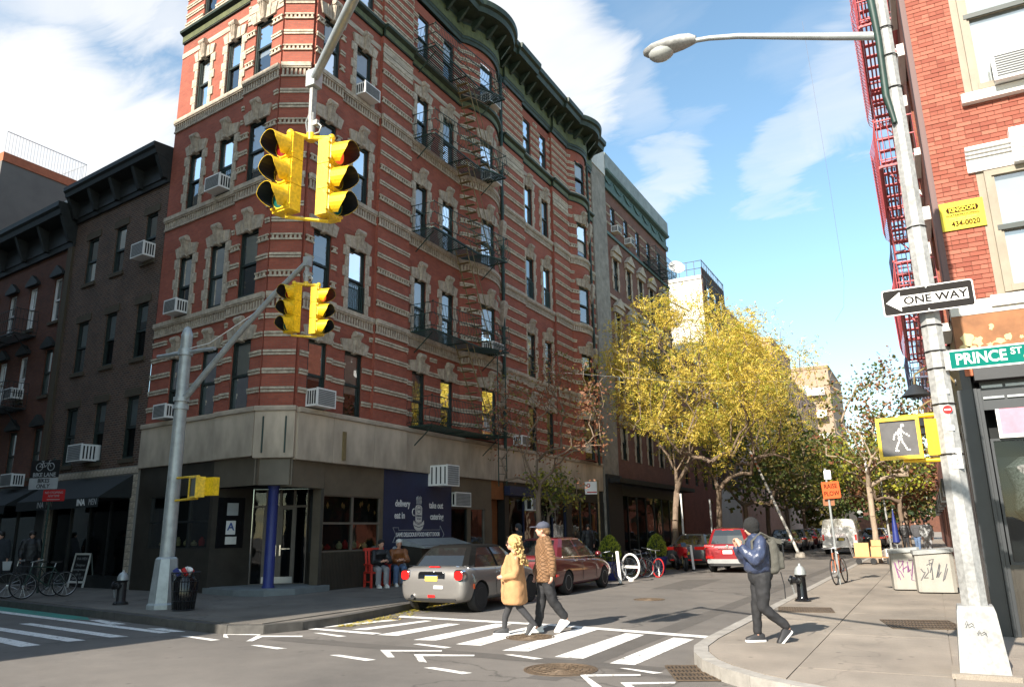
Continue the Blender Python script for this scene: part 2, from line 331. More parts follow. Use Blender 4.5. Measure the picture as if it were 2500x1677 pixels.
mat('store_panel', (.105, .085, .06), .45, var=.2, scale=2)
mat('store_dark', (.012, .014, .014), .4, var=.3)
mat('navy', (.013, .021, .06), .55, var=.2)
mat('blue_column', (.018, .03, .16), .45, var=.15)
mat('step_grey', (.17, .19, .19), .8, var=.15, bump=.2)
mat('metal_frame', (.14, .115, .09), .55, .1, var=.2)
mat('iron_green', (.012, .035, .026), .55, var=.4, scale=8)
mat('iron_rust', (.18, .13, .055), .7, var=.4, scale=8)
mat('iron_red', (.42, .085, .095), .6, var=.25, scale=8)
mat('iron_blue', (.06, .07, .12), .6, var=.25, scale=8)
mat('galvanized', (.36, .385, .385), .42, .35, var=.2, scale=5, bump=.08)
mat('pole_paint', (.30, .30, .29), .65, .0, var=.2, scale=2.5, bump=.1, bscale=30, pits=22)
mat('signal_yellow', (.74, .47, .01), .45, var=.14, scale=6, coat=.15, bump=.06, bscale=40, pits=18)
mat('black', (.011, .011, .012), .5, var=.3)
mat('black_gloss', (.008, .008, .009), .15, var=0)
mat('rubber', (.016, .016, .017), .8, var=.25)
mat('chrome', (.75, .75, .76), .12, 1, var=0)
mat('alloy', (.5, .5, .5), .3, .8, var=.1)
mat('lens_red', (.22, .012, .01), .25, var=0); mat('lens_amber', (.14, .06, .01), .25, var=0); mat('lens_green', (.01, .1, .075), .25, var=0)
mat('lens_red_lit', (.5, .05, .02), .3, var=0, emit=((1, .12, .03), .35))
mat('sign_black', (.022, .02, .019), .85, var=.15, scale=8, spec=.1)
mat('white', (.72, .71, .68), .6, var=.06); mat('offwhite', (.62, .6, .55), .6, var=.12, scale=5)
mat('red_sign', (.42, .025, .025), .7, var=.08, spec=.15); mat('orange_sign', (.6, .105, .03), .75, var=.06, spec=.15); mat('green_sign', (.0, .13, .1), .75, var=.08, spec=.12)
mat('yellow_sign', (.58, .46, .06), .8, var=.08, spec=.1); mat('brown_ink', (.035, .016, .008), .9, var=0, spec=.05)
mat('skin', (.55, .30, .21), .55, var=.06, scale=8); mat('skin_dark', (.30, .16, .1), .55, var=.06)
# ------------------------------------------------------------------ ground
random.seed(7)
road = tag(MB().quad((-700, -700, 0), (700, -700, 0), (700, 700, 0), (-700, 700, 0)).build('road', 'asphalt'), 'grey asphalt roadway of the crossing streets', 'road', kind='structure')
def clip(poly, conv):
    n = len(conv); A = sum(conv[i][0]*conv[(i+1) % n][1]-conv[(i+1) % n][0]*conv[i][1] for i in range(n))
    if A < 0: conv = conv[::-1]
    out = poly
    for i in range(n):
        a, b = conv[i], conv[(i+1) % n]; inp = out; out = []
        def side(p): return (b[0]-a[0])*(p[1]-a[1])-(b[1]-a[1])*(p[0]-a[0])
        for k in range(len(inp)):
            p, q = inp[k], inp[(k+1) % len(inp)]; sp, sq = side(p), side(q)
            if sp >= 0: out.append(p)
            if (sp >= 0) != (sq >= 0):
                t = sp/(sp-sq); out.append((p[0]+(q[0]-p[0])*t, p[1]+(q[1]-p[1])*t))
        if len(out) < 3: return []
    return out
def sidewalk(name, kerbline, back, inset, smat, x0, x1, y0, y1, label):
    base = MB().poly(kerbline+back, 0, .135, 0).build(name, smat)
    tag(base, label, 'sidewalk', kind='structure')
    # kerb stones along the edge
    acc = 0; seg = []
    pts = [Vector((*p, 0)) for p in kerbline]
    cx = sum(p[0] for p in kerbline+back)/len(kerbline+back); cy = sum(p[1] for p in kerbline+back)/len(kerbline+back)
    for a, b in zip(pts[:-1], pts[1:]):
        L = (b-a).length; d = (b-a)/L; nrm = Vector((-d.y, d.x, 0))
        if nrm.dot(Vector((cx, cy, 0))-a) < 0: nrm = -nrm
        n = max(1, round(L/1.6)); n = min(n, 40)
        for i in range(n):
            p = a+d*(L*i/n+.004); q = a+d*(L*(i+1)/n-.004); zt = .15+random.uniform(-.003, .003)
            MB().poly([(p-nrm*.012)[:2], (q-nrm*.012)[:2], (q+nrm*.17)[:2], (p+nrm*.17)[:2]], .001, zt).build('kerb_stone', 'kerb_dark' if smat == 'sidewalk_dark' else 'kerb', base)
    w = 1.52; i = 0
    xs = x0
    while xs < x1:
        ys = y0
        while ys < y1:
            c = clip([(xs+.006, ys+.006), (xs+w-.006, ys+.006), (xs+w-.006, ys+w-.006), (xs+.006, ys+w-.006)], inset)
            if c: MB().poly(c, .136, .15+random.uniform(-.0025, .0025)).build('paving_slab', smat, base)
            ys += w
        xs += w
    return base
KL = [(-60, 17.9), (-30, 13.25), (-21.5, 11.86), (-15.3, 10.75), (-13, 10.3), (-12, 10.08), (-11.1, 9.98), (-10.5, 10.25), (-10.22, 10.9), (-10.17, 11.8), (-10.3, 13), (-10.5, 14.5), (-10.57, 16), (-10.57, 80)]
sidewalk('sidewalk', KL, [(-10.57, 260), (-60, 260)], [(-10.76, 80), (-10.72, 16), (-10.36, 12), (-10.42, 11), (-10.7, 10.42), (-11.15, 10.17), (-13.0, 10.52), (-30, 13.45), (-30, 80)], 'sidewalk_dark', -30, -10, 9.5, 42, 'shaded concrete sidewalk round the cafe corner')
KR = [(-3.05, 80), (-3.05, 11.4)]+[(.2+3.25*math.cos(rad(a)), 11.2+3.25*math.sin(rad(a))) for a in (190, 200, 210, 220, 230, 240, 250, 260, 270)]+[(20, 7.95)]
sidewalk('sidewalk', KR, [(20, 260), (-3.05, 260)], [(-2.86, 80), (-2.86, 11.4)]+[(.2+3.06*math.cos(rad(a)), 11.2+3.06*math.sin(rad(a))) for a in (190, 200, 210, 220, 230, 240, 250, 260, 270)]+[(6, 8.14), (6, 80)], 'sidewalk', -3.04, 5, 7.9, 45, 'sunlit concrete sidewalk under the street lamp')
tag(MB().poly([(-2.6, 4), (30, 4), (30, -60), (-4, -60), (-4, 2)], 0, .15).build('sidewalk', 'sidewalk'), 'concrete sidewalk on the near side of the crossing', 'sidewalk', kind='structure')
tag(MB().poly([(-12, -4), (-13, -2), (-60, 3), (-60, -60), (-12, -60)], 0, .15).build('sidewalk', 'sidewalk'), 'concrete sidewalk across the avenue on the left', 'sidewalk', kind='structure')
BARS = [[(-9.45, 11.33), (-9.0, 12.99), (-8.82, 12.96), (-9.12, 11.35)], [(-10.5, 11.38), (-9.73, 12.89), (-9.52, 12.83), (-10.1, 11.41)],
[(-8.52, 10.87), (-8.29, 12.7), (-8.0, 12.7), (-8.11, 10.9)], [(-7.57, 10.6), (-7.43, 13.01), (-7.07, 13.0), (-7.18, 10.67)], [(-6.66, 10.44), (-6.63, 12.96), (-6.3, 12.96), (-6.22, 10.44)],
[(-5.68, 10.14), (-5.69, 12.9), (-5.3, 12.85), (-5.29, 10.21)], [(-4.75, 9.93), (-4.7, 12.6), (-4.35, 12.5), (-4.33, 9.94)], [(-3.87, 9.73), (-3.82, 12.35), (-3.47, 12.28), (-3.53, 9.73)]]
LINES = [[(-10.0, 13.53), (-9.85, 13.25), (-6.37, 13.03), (-6.45, 13.29)], [(-6.44, 13.29), (-6.36, 13.03), (-3.2, 12.4), (-3.2, 12.68)], [(-11.0, 11.27), (-10.85, 11.08), (-8.6, 10.86), (-8.55, 11.06)]]
CHEV = [[(-7.4, 9.53), (-6.52, 9.85), (-6.46, 9.75), (-7.17, 9.46), (-6.77, 9.05), (-6.86, 9.01)], [(-6.69, 9.38), (-5.85, 9.66), (-5.8, 9.56), (-6.47, 9.28), (-6.1, 8.86), (-6.22, 8.85)],
[(-3.91, 8.85), (-3.26, 9.15), (-3.22, 9.06), (-3.78, 8.77), (-3.39, 8.27), (-3.49, 8.23)], [(-3.3, 8.59), (-2.75, 8.87), (-2.73, 8.78), (-3.16, 8.53), (-2.8, 8.05), (-2.9, 8.0)],
[(-10.81, 9.64), (-11.21, 10.0), (-10.52, 10.2), (-10.45, 10.1), (-11.04, 9.92), (-10.67, 9.63)], [(-10.05, 9.43), (-10.44, 10.04), (-9.66, 10.32), (-9.57, 10.21), (-10.21, 9.94), (-9.95, 9.47)]]
DASH = [[(-9.77, 10.69), (-9.62, 10.74), (-8.91, 10.56), (-8.99, 10.45)], [(-7.77, 8.85), (-7.66, 8.93), (-6.88, 8.78), (-6.96, 8.65)], [(-7.29, 10.19), (-7.22, 10.28), (-6.54, 10.14), (-6.58, 10.01)], [(-5.92, 8.52), (-5.82, 8.6), (-5.15, 8.45), (-5.22, 8.33)],
[(-5.48, 9.84), (-5.37, 9.89), (-4.82, 9.74), (-4.9, 9.63)], [(-3.63, 9.44), (-3.55, 9.47), (-3.04, 9.34), (-3.13, 9.24)], [(-11.72, 9.5), (-11.56, 9.56), (-10.62, 9.41), (-10.69, 9.28)], [(-9.62, 9.13), (-9.53, 9.21), (-8.82, 9.1), (-8.9, 8.98)]]
LB = [[(-21.9, 11.4), (-12.32, 9.79), (-12.41, 9.62), (-21.6, 11.12)], [(-16.66, 9.57), (-16.51, 9.74), (-12.5, 9.09), (-12.73, 8.89)], [(-18.3, 9.35), (-12.79, 8.49), (-12.92, 8.26), (-18.1, 9.08)], [(-18, 8.78), (-12.96, 7.84), (-13.06, 7.58), (-17.8, 8.48)], [(-15.91, 10.58), (-15.7, 10.69), (-14.37, 10.36), (-14.61, 10.18)], [(-13.28, 10.0), (-13.03, 10.15), (-12.12, 9.95), (-12.35, 9.83)]]
def slanted(q, z=.004): return MB().add([(x, y, z) for x, y in q], [tuple(range(len(q)))])
for nm, LST in (('crosswalk_bar', BARS), ('crosswalk_line', LINES), ('cycle_chevron', CHEV), ('lane_dash', DASH), ('crosswalk_bar', LB)):
    for i, q in enumerate(LST): slanted(q, .004+.0008*(i % 3)+(.004 if nm == 'crosswalk_line' else 0)).build(nm, 'paint_white', road)
slanted([(-60, 17.8), (-30, 13.2), (-21.5, 11.82), (-16.5, 10.93), (-15.9, 10.6), (-16.7, 10.5), (-22, 11.42), (-30, 12.7), (-60, 17.0)], .0035).build('cycle_lane', 'paint_green', road)
slanted([(-4.4, 8.4), (-3.9, 60), (-3.6, 60), (-4.0, 8.4)], .002).build('asphalt_seam', 'asphalt_patch', road)
slanted([(-9.9, 9.7), (-3.1, 9.35), (-3.1, 9.72), (-9.9, 10.1)], .0022).build('asphalt_seam', 'asphalt_patch', road)
slanted([(-7.4, 22), (-6.3, 22.3), (-6.5, 27), (-7.6, 26.5)], .0024).build('asphalt_patch', 'asphalt_patch', road)
mat('iron_cover', (.12, .085, .055), .6, .3, var=.3, scale=10)
def manhole(x, y, r, label):
    t = thing('manhole_cover', label, 'manhole', (x, y, 0), group='iron covers in the roadway')
    MB().lathe([(r, .001), (r, .007), (r*.93, .009), (r*.92, .003)], 40).build('rim', 'iron_cover', t, 30)
    mb = MB().lathe([(r*.9, .001), (r*.9, .006), (.001, .006)], 40)
    for k in range(4): mb.torus((0, 0, .007), r*(.2+.19*k), .008, 'z', 36, 5)
    for k in range(24): a = 2*PI*k/24; mb.cyl((r*.3*math.cos(a), r*.3*math.sin(a), .007), (r*.84*math.cos(a), r*.84*math.sin(a), .007), .006, n=4)
    mb.build('lid', 'iron_cover', t, 30)
manhole(-4.26, 9.08, .46, 'large round rusty manhole cover nearest the camera'); manhole(-5.96, 11.58, .4, 'round manhole cover under the walking couple on the crosswalk'); manhole(-6.35, 18.76, .38, 'round manhole cover further up the side street')
def grate(x, y, w, l, rz, label, z=.15):
    t = thing('street_grate', label, 'grate', (x, y, z), rz, group='iron grates in the pavement')
    MB().box(-w/2, w/2, -l/2, l/2, .001, .003).build('pit', 'black', t)
    n = int(w/.045); mb = MB()
    for i in range(n+1): xx = -w/2+w*i/n; mb.box(xx-.011, xx+.011, -l/2, l/2, .0035, .012)
    for k in range(5): yy = -l/2+l*k/4; mb.box(-w/2, w/2, yy-.02, yy+.02, .004, .0125)
    mb.build('bars', 'iron_cover', t)
grate(-.35, 14.05, 1.0, 1.15, rad(12), 'rectangular iron sidewalk grate behind the street lamp'); grate(-2.3, 15.78, .95, .9, rad(10), 'iron sidewalk plate beside the black hydrant'); grate(-2.72, 9.45, .5, .95, rad(25), 'iron catch basin grate at the near right kerb corner', .004)
# ------------------------------------------------------------------ facades
class Face:
    def __init__(s, o, d, n, bulge=()):
        s.o = Vector((*o, 0)); s.d = Vector((*d, 0)); s.n = Vector((*n, 0)); s.bulge = bulge
        s.flip = s.d.cross(Vector((0, 0, 1))).dot(s.n) < 0
    def off(s, t):
        for a, b, A in s.bulge:
            if a < t < b: return A*math.sin(PI*(t-a)/(b-a))**.75
        return 0
    def p(s, t, d, z): q = s.o+s.d*t+s.n*(d+s.off(t)); return (q.x, q.y, z)
    def curved(s, a, b): return any(x < b and y > a for x, y, _ in s.bulge)
    def cuts(s, a, b, extra=()):
        c = {a, b, *[e for e in extra if a < e < b]}
        if s.curved(a, b):
            n = max(2, int((b-a)/.16)); c |= {a+(b-a)*i/n for i in range(n+1)}
        r = sorted(c); return [r[0]]+[r[i] for i in range(1, len(r)) if r[i]-r[i-1] > 1e-4]
    def box(s, mb, a, b, d0, d1, z0, z1, m=0):
        cs = s.cuts(a, b)
        rings = [[s.p(t, d0, z0), s.p(t, d1, z0), s.p(t, d1, z1), s.p(t, d0, z1)] for t in cs]
        mb.loft(rings, m); return mb
    def sweep(s, mb, a, b, prof, m=0):
        mb.loft([[s.p(t, d, z) for d, z in prof] for t in s.cuts(a, b)], m); return mb
    def wall(s, a, b, z0, z1, holes, d=0., depth=.17, mb=None):
        mb = mb or MB()
        ss = s.cuts(a, b, [x for h in holes for x in h[:2]]); zs = sorted({z0, z1, *[x for h in holes for x in h[2:4] if z0 < x < z1]})
        def q(A, B, C, D, uv):
            if s.flip: mb.quad(D, C, B, A, 0, uv[::-1])
            else: mb.quad(A, B, C, D, 0, uv)
        for i in range(len(ss)-1):
            for j in range(len(zs)-1):
                sm, zm = (ss[i]+ss[i+1])/2, (zs[j]+zs[j+1])/2
                if any(h[0] < sm < h[1] and h[2] < zm < h[3] for h in holes): continue
                x0, x1, y0, y1 = ss[i], ss[i+1], zs[j], zs[j+1]
                q(s.p(x0, d, y0), s.p(x1, d, y0), s.p(x1, d, y1), s.p(x0, d, y1), [(x0, y0), (x1, y0), (x1, y1), (x0, y1)])
        for x0, x1, y0, y1 in [h[:4] for h in holes]:
            e = d-depth
            for A, B in (((x0, y0), (x0, y1)), ((x0, y1), (x1, y1)), ((x1, y1), (x1, y0)), ((x1, y0), (x0, y0))):
                q(s.p(A[0], d, A[1]), s.p(B[0], d, B[1]), s.p(B[0], e, B[1]), s.p(A[0], e, A[1]), [(A[0], A[1]), (B[0], B[1]), (B[0]+.2, B[1]+.2), (A[0]+.2, A[1]+.2)])
        for t, sg in ((a, 1), (b, -1)):   # returns at both ends so a proud panel is closed
            if d > .01: q(s.p(t, d-.3, z0), s.p(t, d, z0), s.p(t, d, z1), s.p(t, d-.3, z1), [(0, z0), (.3, z0), (.3, z1), (0, z1)])
        return mb
_ub = {}
def unit(k):
    if k not in _ub:
        bm = bmesh.new(); bmesh.ops.create_cube(bm, size=1); bmesh.ops.bevel(bm, geom=bm.edges[:], offset=k, segments=1, affect='EDGES')
        me = bpy.data.meshes.new('stone'); bm.to_mesh(me); bm.free(); _ub[k] = me
    return _ub[k]
_um = {}
def stone(name, mt, face, a, b, d0, d1, z0, z1, parent):
    k = .05 if max(b-a, z1-z0) < .5 else .012; key = (mt, k)
    if key not in _um: _um[key] = unit(k).copy(); _um[key].materials.append(M[mt])
    c = Vector(face.p((a+b)/2, (d0+d1)/2, (z0+z1)/2))
    return obj(name, _um[key], parent, frame(c, face.d*(b-a), face.n*(d1-d0), Vector((0, 0, z1-z0))))
def window(face, bld, a, b, z0, z1, d=0., fm='window_frame', blind=.5, bm='blind', gate=False, rail=.5, thick=.06, name='window', pane='pane', fr=.07):
    mb = MB(); e = d-.09; t = .045
    face.box(mb, a, a+fr, e-.06, e+t, z0, z1); face.box(mb, b-fr, b, e-.06, e+t, z0, z1); face.box(mb, a+fr, b-fr, e-.06, e+t, z1-fr, z1); face.box(mb, a+fr, b-fr, e-.06, e+t*1.4, z0, z0+fr*1.1)
    zm = z0+(z1-z0)*rail
    face.box(mb, a+fr, b-fr, e-.05, e+t*.8, zm-.035, zm+.035)
    for x0, x1 in ((a+fr, a+fr+.035), (b-fr-.035, b-fr)): face.box(mb, x0, x1, e-.05, e+t*.4, z0+fr, z1-fr)
    A, B, C, D = face.p(a, e-.75, z0), face.p(b, e-.75, z0), face.p(b, e-.75, z1), face.p(a, e-.75, z1)
    mb.quad(A, B, C, D, 1)
    for p, q in (((a, z0), (a, z1)), ((a, z1), (b, z1)), ((b, z1), (b, z0)), ((b, z0), (a, z0))):
        mb.quad(face.p(p[0], e-.06, p[1]), face.p(q[0], e-.06, q[1]), face.p(q[0], e-.75, q[1]), face.p(p[0], e-.75, p[1]), 1)
    w = mb.build(name, [fm, 'room_dark'], bld)
    g = MB()
    g.quad(face.p(a+fr, e-.004, zm), face.p(b-fr, e-.004, zm), face.p(b-fr, e-.004, z1-fr), face.p(a+fr, e-.004, z1-fr)); g.build(pane if False else 'pane', pane, w)
    g = MB(); g.quad(face.p(a+fr, e-.03, z0+fr), face.p(b-fr, e-.03, z0+fr), face.p(b-fr, e-.03, zm), face.p(a+fr, e-.03, zm)); g.build('pane', pane, w)
    if blind > 0:
        g = MB(); zb = z1-(z1-z0)*blind; k = face.box(g, a+fr*.6, b-fr*.6, e-.062, e-.058, zb, z1-fr*.6); face.box(g, a+fr*.6, b-fr*.6, e-.066, e-.05, zb-.02, zb+.01); g.build('blind', bm, w)
    if gate:
        g = MB(); zt = z0+(z1-z0)*.42
        for k in range(9): x = a+.05+(b-a-.1)*k/8; face.box(g, x-.008, x+.008, e+.1, e+.115, z0+.04, zt)
        for z in (z0+.05, zt): face.box(g, a+.03, b-.03, e+.095, e+.12, z-.012, z+.012)
        g.build('window_guard', 'iron_green', w)
    return w
def aircon(face, bld_unused, a, b, d, z0, z1, label, dep=.42, group='window air conditioners'):
    c = Vector(face.p((a+b)/2, d, z0)); o = thing('air_conditioner', label, 'air conditioner', tuple(c), group=group, world=True)
    mb = MB(); face.box(mb, a, b, d-.15, d+dep, z0, z1); face.box(mb, a-.02, b+.02, d+dep-.03, d+dep+.012, z0-.012, z1+.012); mb.build('case', 'white', o)
    mb = MB(); face.box(mb, a+.03, b-.03, d+dep+.0125, d+dep+.016, z0+.03, z1-.03); mb.build('grille', 'blind_grey', o)
    mb = MB(); n = 9
    for i in range(n): z = z0+.05+(z1-z0-.1)*i/(n-1); face.box(mb, a+.03, b-.03, d+dep+.0165, d+dep+.024, z-.006, z+.006)
    mb.build('louvre', 'black', o)
    for x, sg in ((a-.002, -1), (b+.002, 1)):
        mb = MB()
        for i in range(4): q = d+.05+(dep-.16)*i/3; face.box(mb, x-.003, x+.003, q, q+.05, z0+.06, z1-.06)
        mb.build('side_vent', 'black', o)
    return o
def lintel(face, bld, a, b, z, d=0., h=.42, carved=False, key=True):
    m = 'limestone_carved' if carved else 'limestone'; c = (a+b)/2; kw = .1
    w = MB()
    for sg in (-1, 1):
        e = a if sg < 0 else b
        def P(s, dd, zz): return face.p(s, dd, zz)
        o0, o1, i0, i1 = e+sg*.14, e+sg*.24, c+sg*kw, c+sg*(kw+.05)
        w.hexa([P(i0, d-.1, z), P(o0, d-.1, z), P(o0, d+.06, z), P(i0, d+.06, z), P(i1, d-.1, z+h), P(o1, d-.1, z+h*.8), P(o1, d+.075, z+h*.8), P(i1, d+.075, z+h)])
        mid = (i0+o0)/2
        w.hexa([P(mid, d, z+.02), P(mid+sg*.012, d, z+.02), P(mid+sg*.012, d+.09, z+.03), P(mid, d+.09, z+.03), P(mid+sg*.03, d, z+h*.9), P(mid+sg*.042, d, z+h*.9), P(mid+sg*.042, d+.1, z+h*.9), P(mid+sg*.03, d+.1, z+h*.9)])
    lo = w.build('lintel', m, bld)
    if key:
        k = MB(); P = face.p
        k.hexa([P(c-.085, d-.1, z-.05), P(c+.085, d-.1, z-.05), P(c+.075, d+.11, z-.03), P(c-.075, d+.11, z-.03), P(c-.15, d-.1, z+h*1.35), P(c+.15, d-.1, z+h*1.35), P(c+.14, d+.2, z+h*1.3), P(c-.14, d+.2, z+h*1.3)])
        k.cyl(P(c-.16, d+.15, z+h*1.34), P(c+.16, d+.15, z+h*1.34), .1, n=10); k.cyl(P(c-.1, d+.09, z+.02), P(c+.1, d+.09, z+.02), .06, n=8)
        for x in (-.06, .0, .06): k.tube([P(c+x, d+.12, z), P(c+x*1.3, d+.165, z+h*.6), P(c+x*1.5, d+.215, z+h*1.2)], .016, 4)
        k.build('keystone', 'limestone_carved', lo, 40)
    return lo
def quoins(face, bld, a, b, z0, z1, d=0., n=6):
    h = (z1-z0)/n
    for i in range(n):
        w = .27 if i % 2 else .17
        for x0, x1 in ((a-w, a), (b, b+w)): stone('quoin_stone', 'limestone', face, x0, x1, d-.05, d+.045, z0+h*i+.006, z0+h*(i+1)-.006, bld)
def courses(face, segs, name, bld, dentil, z, h=.2):
    for a, b, d in segs:
        mb = MB()
        if dentil:
            face.box(mb, a, b, d-.02, d+.055, z+h-.045, z+h); face.box(mb, a, b, d-.02, d+.05, z, z+.05)
            n = max(1, int((b-a)/.13)); st = (b-a)/n
            for i in range(n): face.box(mb, a+st*(i+.28), a+st*(i+.78), d-.02, d+.04, z+.05, z+h-.045)
            face.box(mb, a, b, d-.02, d+.006, z+.045, z+h-.04, 1)
        else:
            face.box(mb, a, b, d-.02, d+.05, z+h*.55, z+h); face.box(mb, a, b, d-.02, d+.032, z, z+h*.42)
        mb.build(name, ['band_stone', 'mortar'], bld)
# ------------------------------------------------------------------ corner building
A6 = rad(6.1)
FL = Face((-16, 15), (-math.cos(A6), math.sin(A6)), (-math.sin(A6), -math.cos(A6)))
cd = Vector((.8, .45)).normalized()
FC = Face((-16, 15), (cd.x, cd.y), (cd.y, -cd.x))
BUL = ((24.05, 27.2, .5), (34.7, 37.4, .5))
FR = Face((-15.2, 0), (0, 1), (1, 0), BUL)
FN = Face((-15.2, 0), (0, 1), (1, 0))
CL = Vector((.8, .45)).length
corner = thing('corner_building', 'red brick corner tenement with limestone bands and curved dark green cornice', 'building', (-16, 15.2, 0), world=True)
Z0, Z1 = 5.1, 22.25
FLO = {2: (5.12, 7.15), 3: (8.5, 10.55), 4: (12.25, 14.25), 5: (15.95, 17.9), 6: (19.6, 21.55)}
RSEG = [(15.45, 16.79, .1), (16.79, 18.76, 0), (18.76, 20.52, .12), (20.52, 24.05, 0), (24.05, 27.2, 0), (27.2, 27.53, 0), (27.53, 29.53, .12), (29.53, 32.82, 0), (32.82, 34.7, .12), (34.7, 37.4, 0), (37.4, 38.3, .05)]
RWIN = [(15.78, 16.56, .1, 'b'), (17.47, 18.3, 0, 'q'), (20.98, 21.74, 0, 'q'), (22.76, 23.58, 0, 'q'), (25.0, 26.05, 0, 'b'), (29.82, 30.63, 0, 'q'), (31.65, 32.42, 0, 'q'), (35.3, 36.35, 0, 'b')]
LSEG = [(0, 1.78, .1), (1.78, 5.74, 0)]
LWIN = [(.5, 1.35, .1, 'b'), (2.2, 2.98, 0, 'q'), (3.93, 4.65, 0, 'q')]
random.seed(11)
def facade(face, segs, wins, ends):
    for a, b, d in segs:
        hs = [(w[0], w[1], z[0], z[1]) for w in wins if a <= w[0] < b for z in FLO.values()]
        face.wall(a, b, Z0, Z1, hs, d).build('wall', 'brick_red', corner)
    for fl, (z0, z1) in FLO.items():
        for a, b, d, k in wins:
            bl = random.choice((.48, .5, .5, .55, .8, .35, .62)); bm = random.choice(('blind', 'blind', 'blind_grey'))
            window(face, corner, a, b, z0, z1, d, blind=bl, bm=bm, gate=(random.random() < .25 and fl in (3, 4)), rail=.5)
            if fl < 6:
                lintel(face, corner, a, b, z1, d, .42 if k == 'q' else .46, carved=(k == 'b'))
            if k == 'q' and 2 < fl < 6: quoins(face, corner, a, b, z0-.02, z1, d)
    # thin courses
    def gaps(a, b, pad):
        xs = sorted([(w[0]-pad, w[1]+pad) for w in wins if a <= w[0] < b]); r = []; c = a
        for x0, x1 in xs:
            if x0-c > .08: r.append((c, x0))
            c = x1
        if b-c > .08: r.append((c, b))
        return r
    for fl, (z0, z1) in FLO.items():
        if fl == 2: zz = [(.42, 0), (.95, 0), (1.48, 0), (2.02, 0), (2.55, 0)]
        elif fl == 6: zz = [(.12+.38*i, 0) for i in range(6)]
        else: zz = [(.42, 1), (1.0, 0), (1.55, 1), (2.12, 0), (2.62, 0)]
        for k, (dz, den) in enumerate(zz):
            sg = []
            for a, b, d in segs:
                plain = not any(a <= w[0] < b and w[3] == 'q' for w in wins)
                if fl in (2, 6) or plain:
                    pad = 0 if dz < z1-z0 else .3
                    sg += [(x, y, d) for x, y in gaps(a, b, pad)]
            if sg: courses(face, sg, 'dentil_course' if den else 'string_course', corner, den, z0+dz, .2 if den else .15)
    for zt, st in ((8.46, 1), (12.21, 1), (15.91, 1)):
        for a, b, d in segs:
            mb = MB(); face.box(mb, a, b, d-.05, d+.1, zt-.14, zt); face.box(mb, a, b, d-.02, d+.075, zt-.19, zt-.141); face.box(mb, a, b, d-.02, d+.05, zt-.48, zt-.42); face.box(mb, a, b, d-.02, d+.006, zt-.42, zt-.19, 1)
            n = max(1, int((b-a)/.12)); sp = (b-a)/n
            for i in range(n): face.box(mb, a+sp*(i+.25), a+sp*(i+.72), d-.02, d+.045, zt-.42, zt-.19)
            mb.build('sill_course', ['limestone', 'mortar'], corner)
    mb = MB(); m2 = MB()
    for a, b, d in segs:
        face.sweep(mb, a, b, [(d-.05, 19.02), (d+.07, 19.02), (d+.07, 19.3), (d+.2, 19.38), (d+.22, 19.46), (d-.05, 19.5)]); face.box(m2, a+.02, b-.02, d+.07, d+.085, 19.06, 19.27)
        face.box(mb, a, b, d-.05, d+.16, 19.5, 19.56, 1)
    g = mb.build('string_cornice', ['cornice_green', 'limestone'], corner); m2.build('frieze_panel', 'cornice_olive', g)
    # panels of pale stone under the green cornice
    for a, b, d in segs:
        if b-a > 1.5 and d > .05: stone('frieze_stone', 'limestone', face, a, b, d-.02, d+.03, 18.0, 18.36, corner); stone('frieze_stone', 'limestone', face, a, b, d-.02, d+.03, 18.39, 18.7, corner)
        elif d <= .05 and not face.curved(a, b) and b-a > .5: stone('frieze_stone', 'limestone', face, a, b, d-.02, d+.02, 18.42, 18.62, corner)
    cor = MB(); BR = []; ol = MB()
    for a, b, d in segs:
        face.sweep(cor, a, b, [(d-.3, 22.1), (d+.1, 22.1), (d+.12, 22.25), (d+.16, 22.3), (d+.16, 23.1), (d+.25, 23.2), (d+.95, 23.32), (d+1.0, 23.55), (d+1.12, 23.62), (d+1.15, 23.85), (d-.3, 24.0)])
        face.box(ol, a, b, d+.16, d+.175, 22.42, 22.95)
        n = max(1, int((b-a)/.75)); sp = (b-a)/n
        for i in range(n):
            x = a+sp*(i+.5)
            br = MB(); BR.append(br); br.hexa([face.p(x-.06, d+.1, 22.75), face.p(x+.06, d+.1, 22.75), face.p(x+.06, d+.26, 22.75), face.p(x-.06, d+.26, 22.75), face.p(x-.06, d+.1, 23.25), face.p(x+.06, d+.1, 23.25), face.p(x+.06, d+.75, 23.27), face.p(x-.06, d+.75, 23.27)])
    c = cor.build('cornice', 'cornice_green', corner); ol.build('frieze', 'cornice_olive', c); [x.build('bracket', 'cornice_green', c) for x in BR]
facade(FR, RSEG, RWIN, None)
facade(FL, LSEG, LWIN, None)
facade(FC, [(0, CL, .1)], [], None)
# flat roof and rear closing walls
def Lp(s, d=0): q = FL.p(s, d, 0); return (q[0], q[1])
MB().poly([Lp(0), Lp(5.74), (-21.7, 38.3), (-15.2, 38.3), (-15.2, 15.45)], 22.0, 22.1).build('roof', 'asphalt_patch', corner)
mb = MB()
for p, q in ((Lp(5.74), (-21.7, 38.3)), ((-21.7, 38.3), (-15.15, 38.3))): mb.quad((*p, 4), (*q, 4), (*q, 23.2), (*p, 23.2), 0, [(0, 4), (20, 4), (20, 23), (0, 23)])
mb.build('rear_wall', 'brick_red', corner)
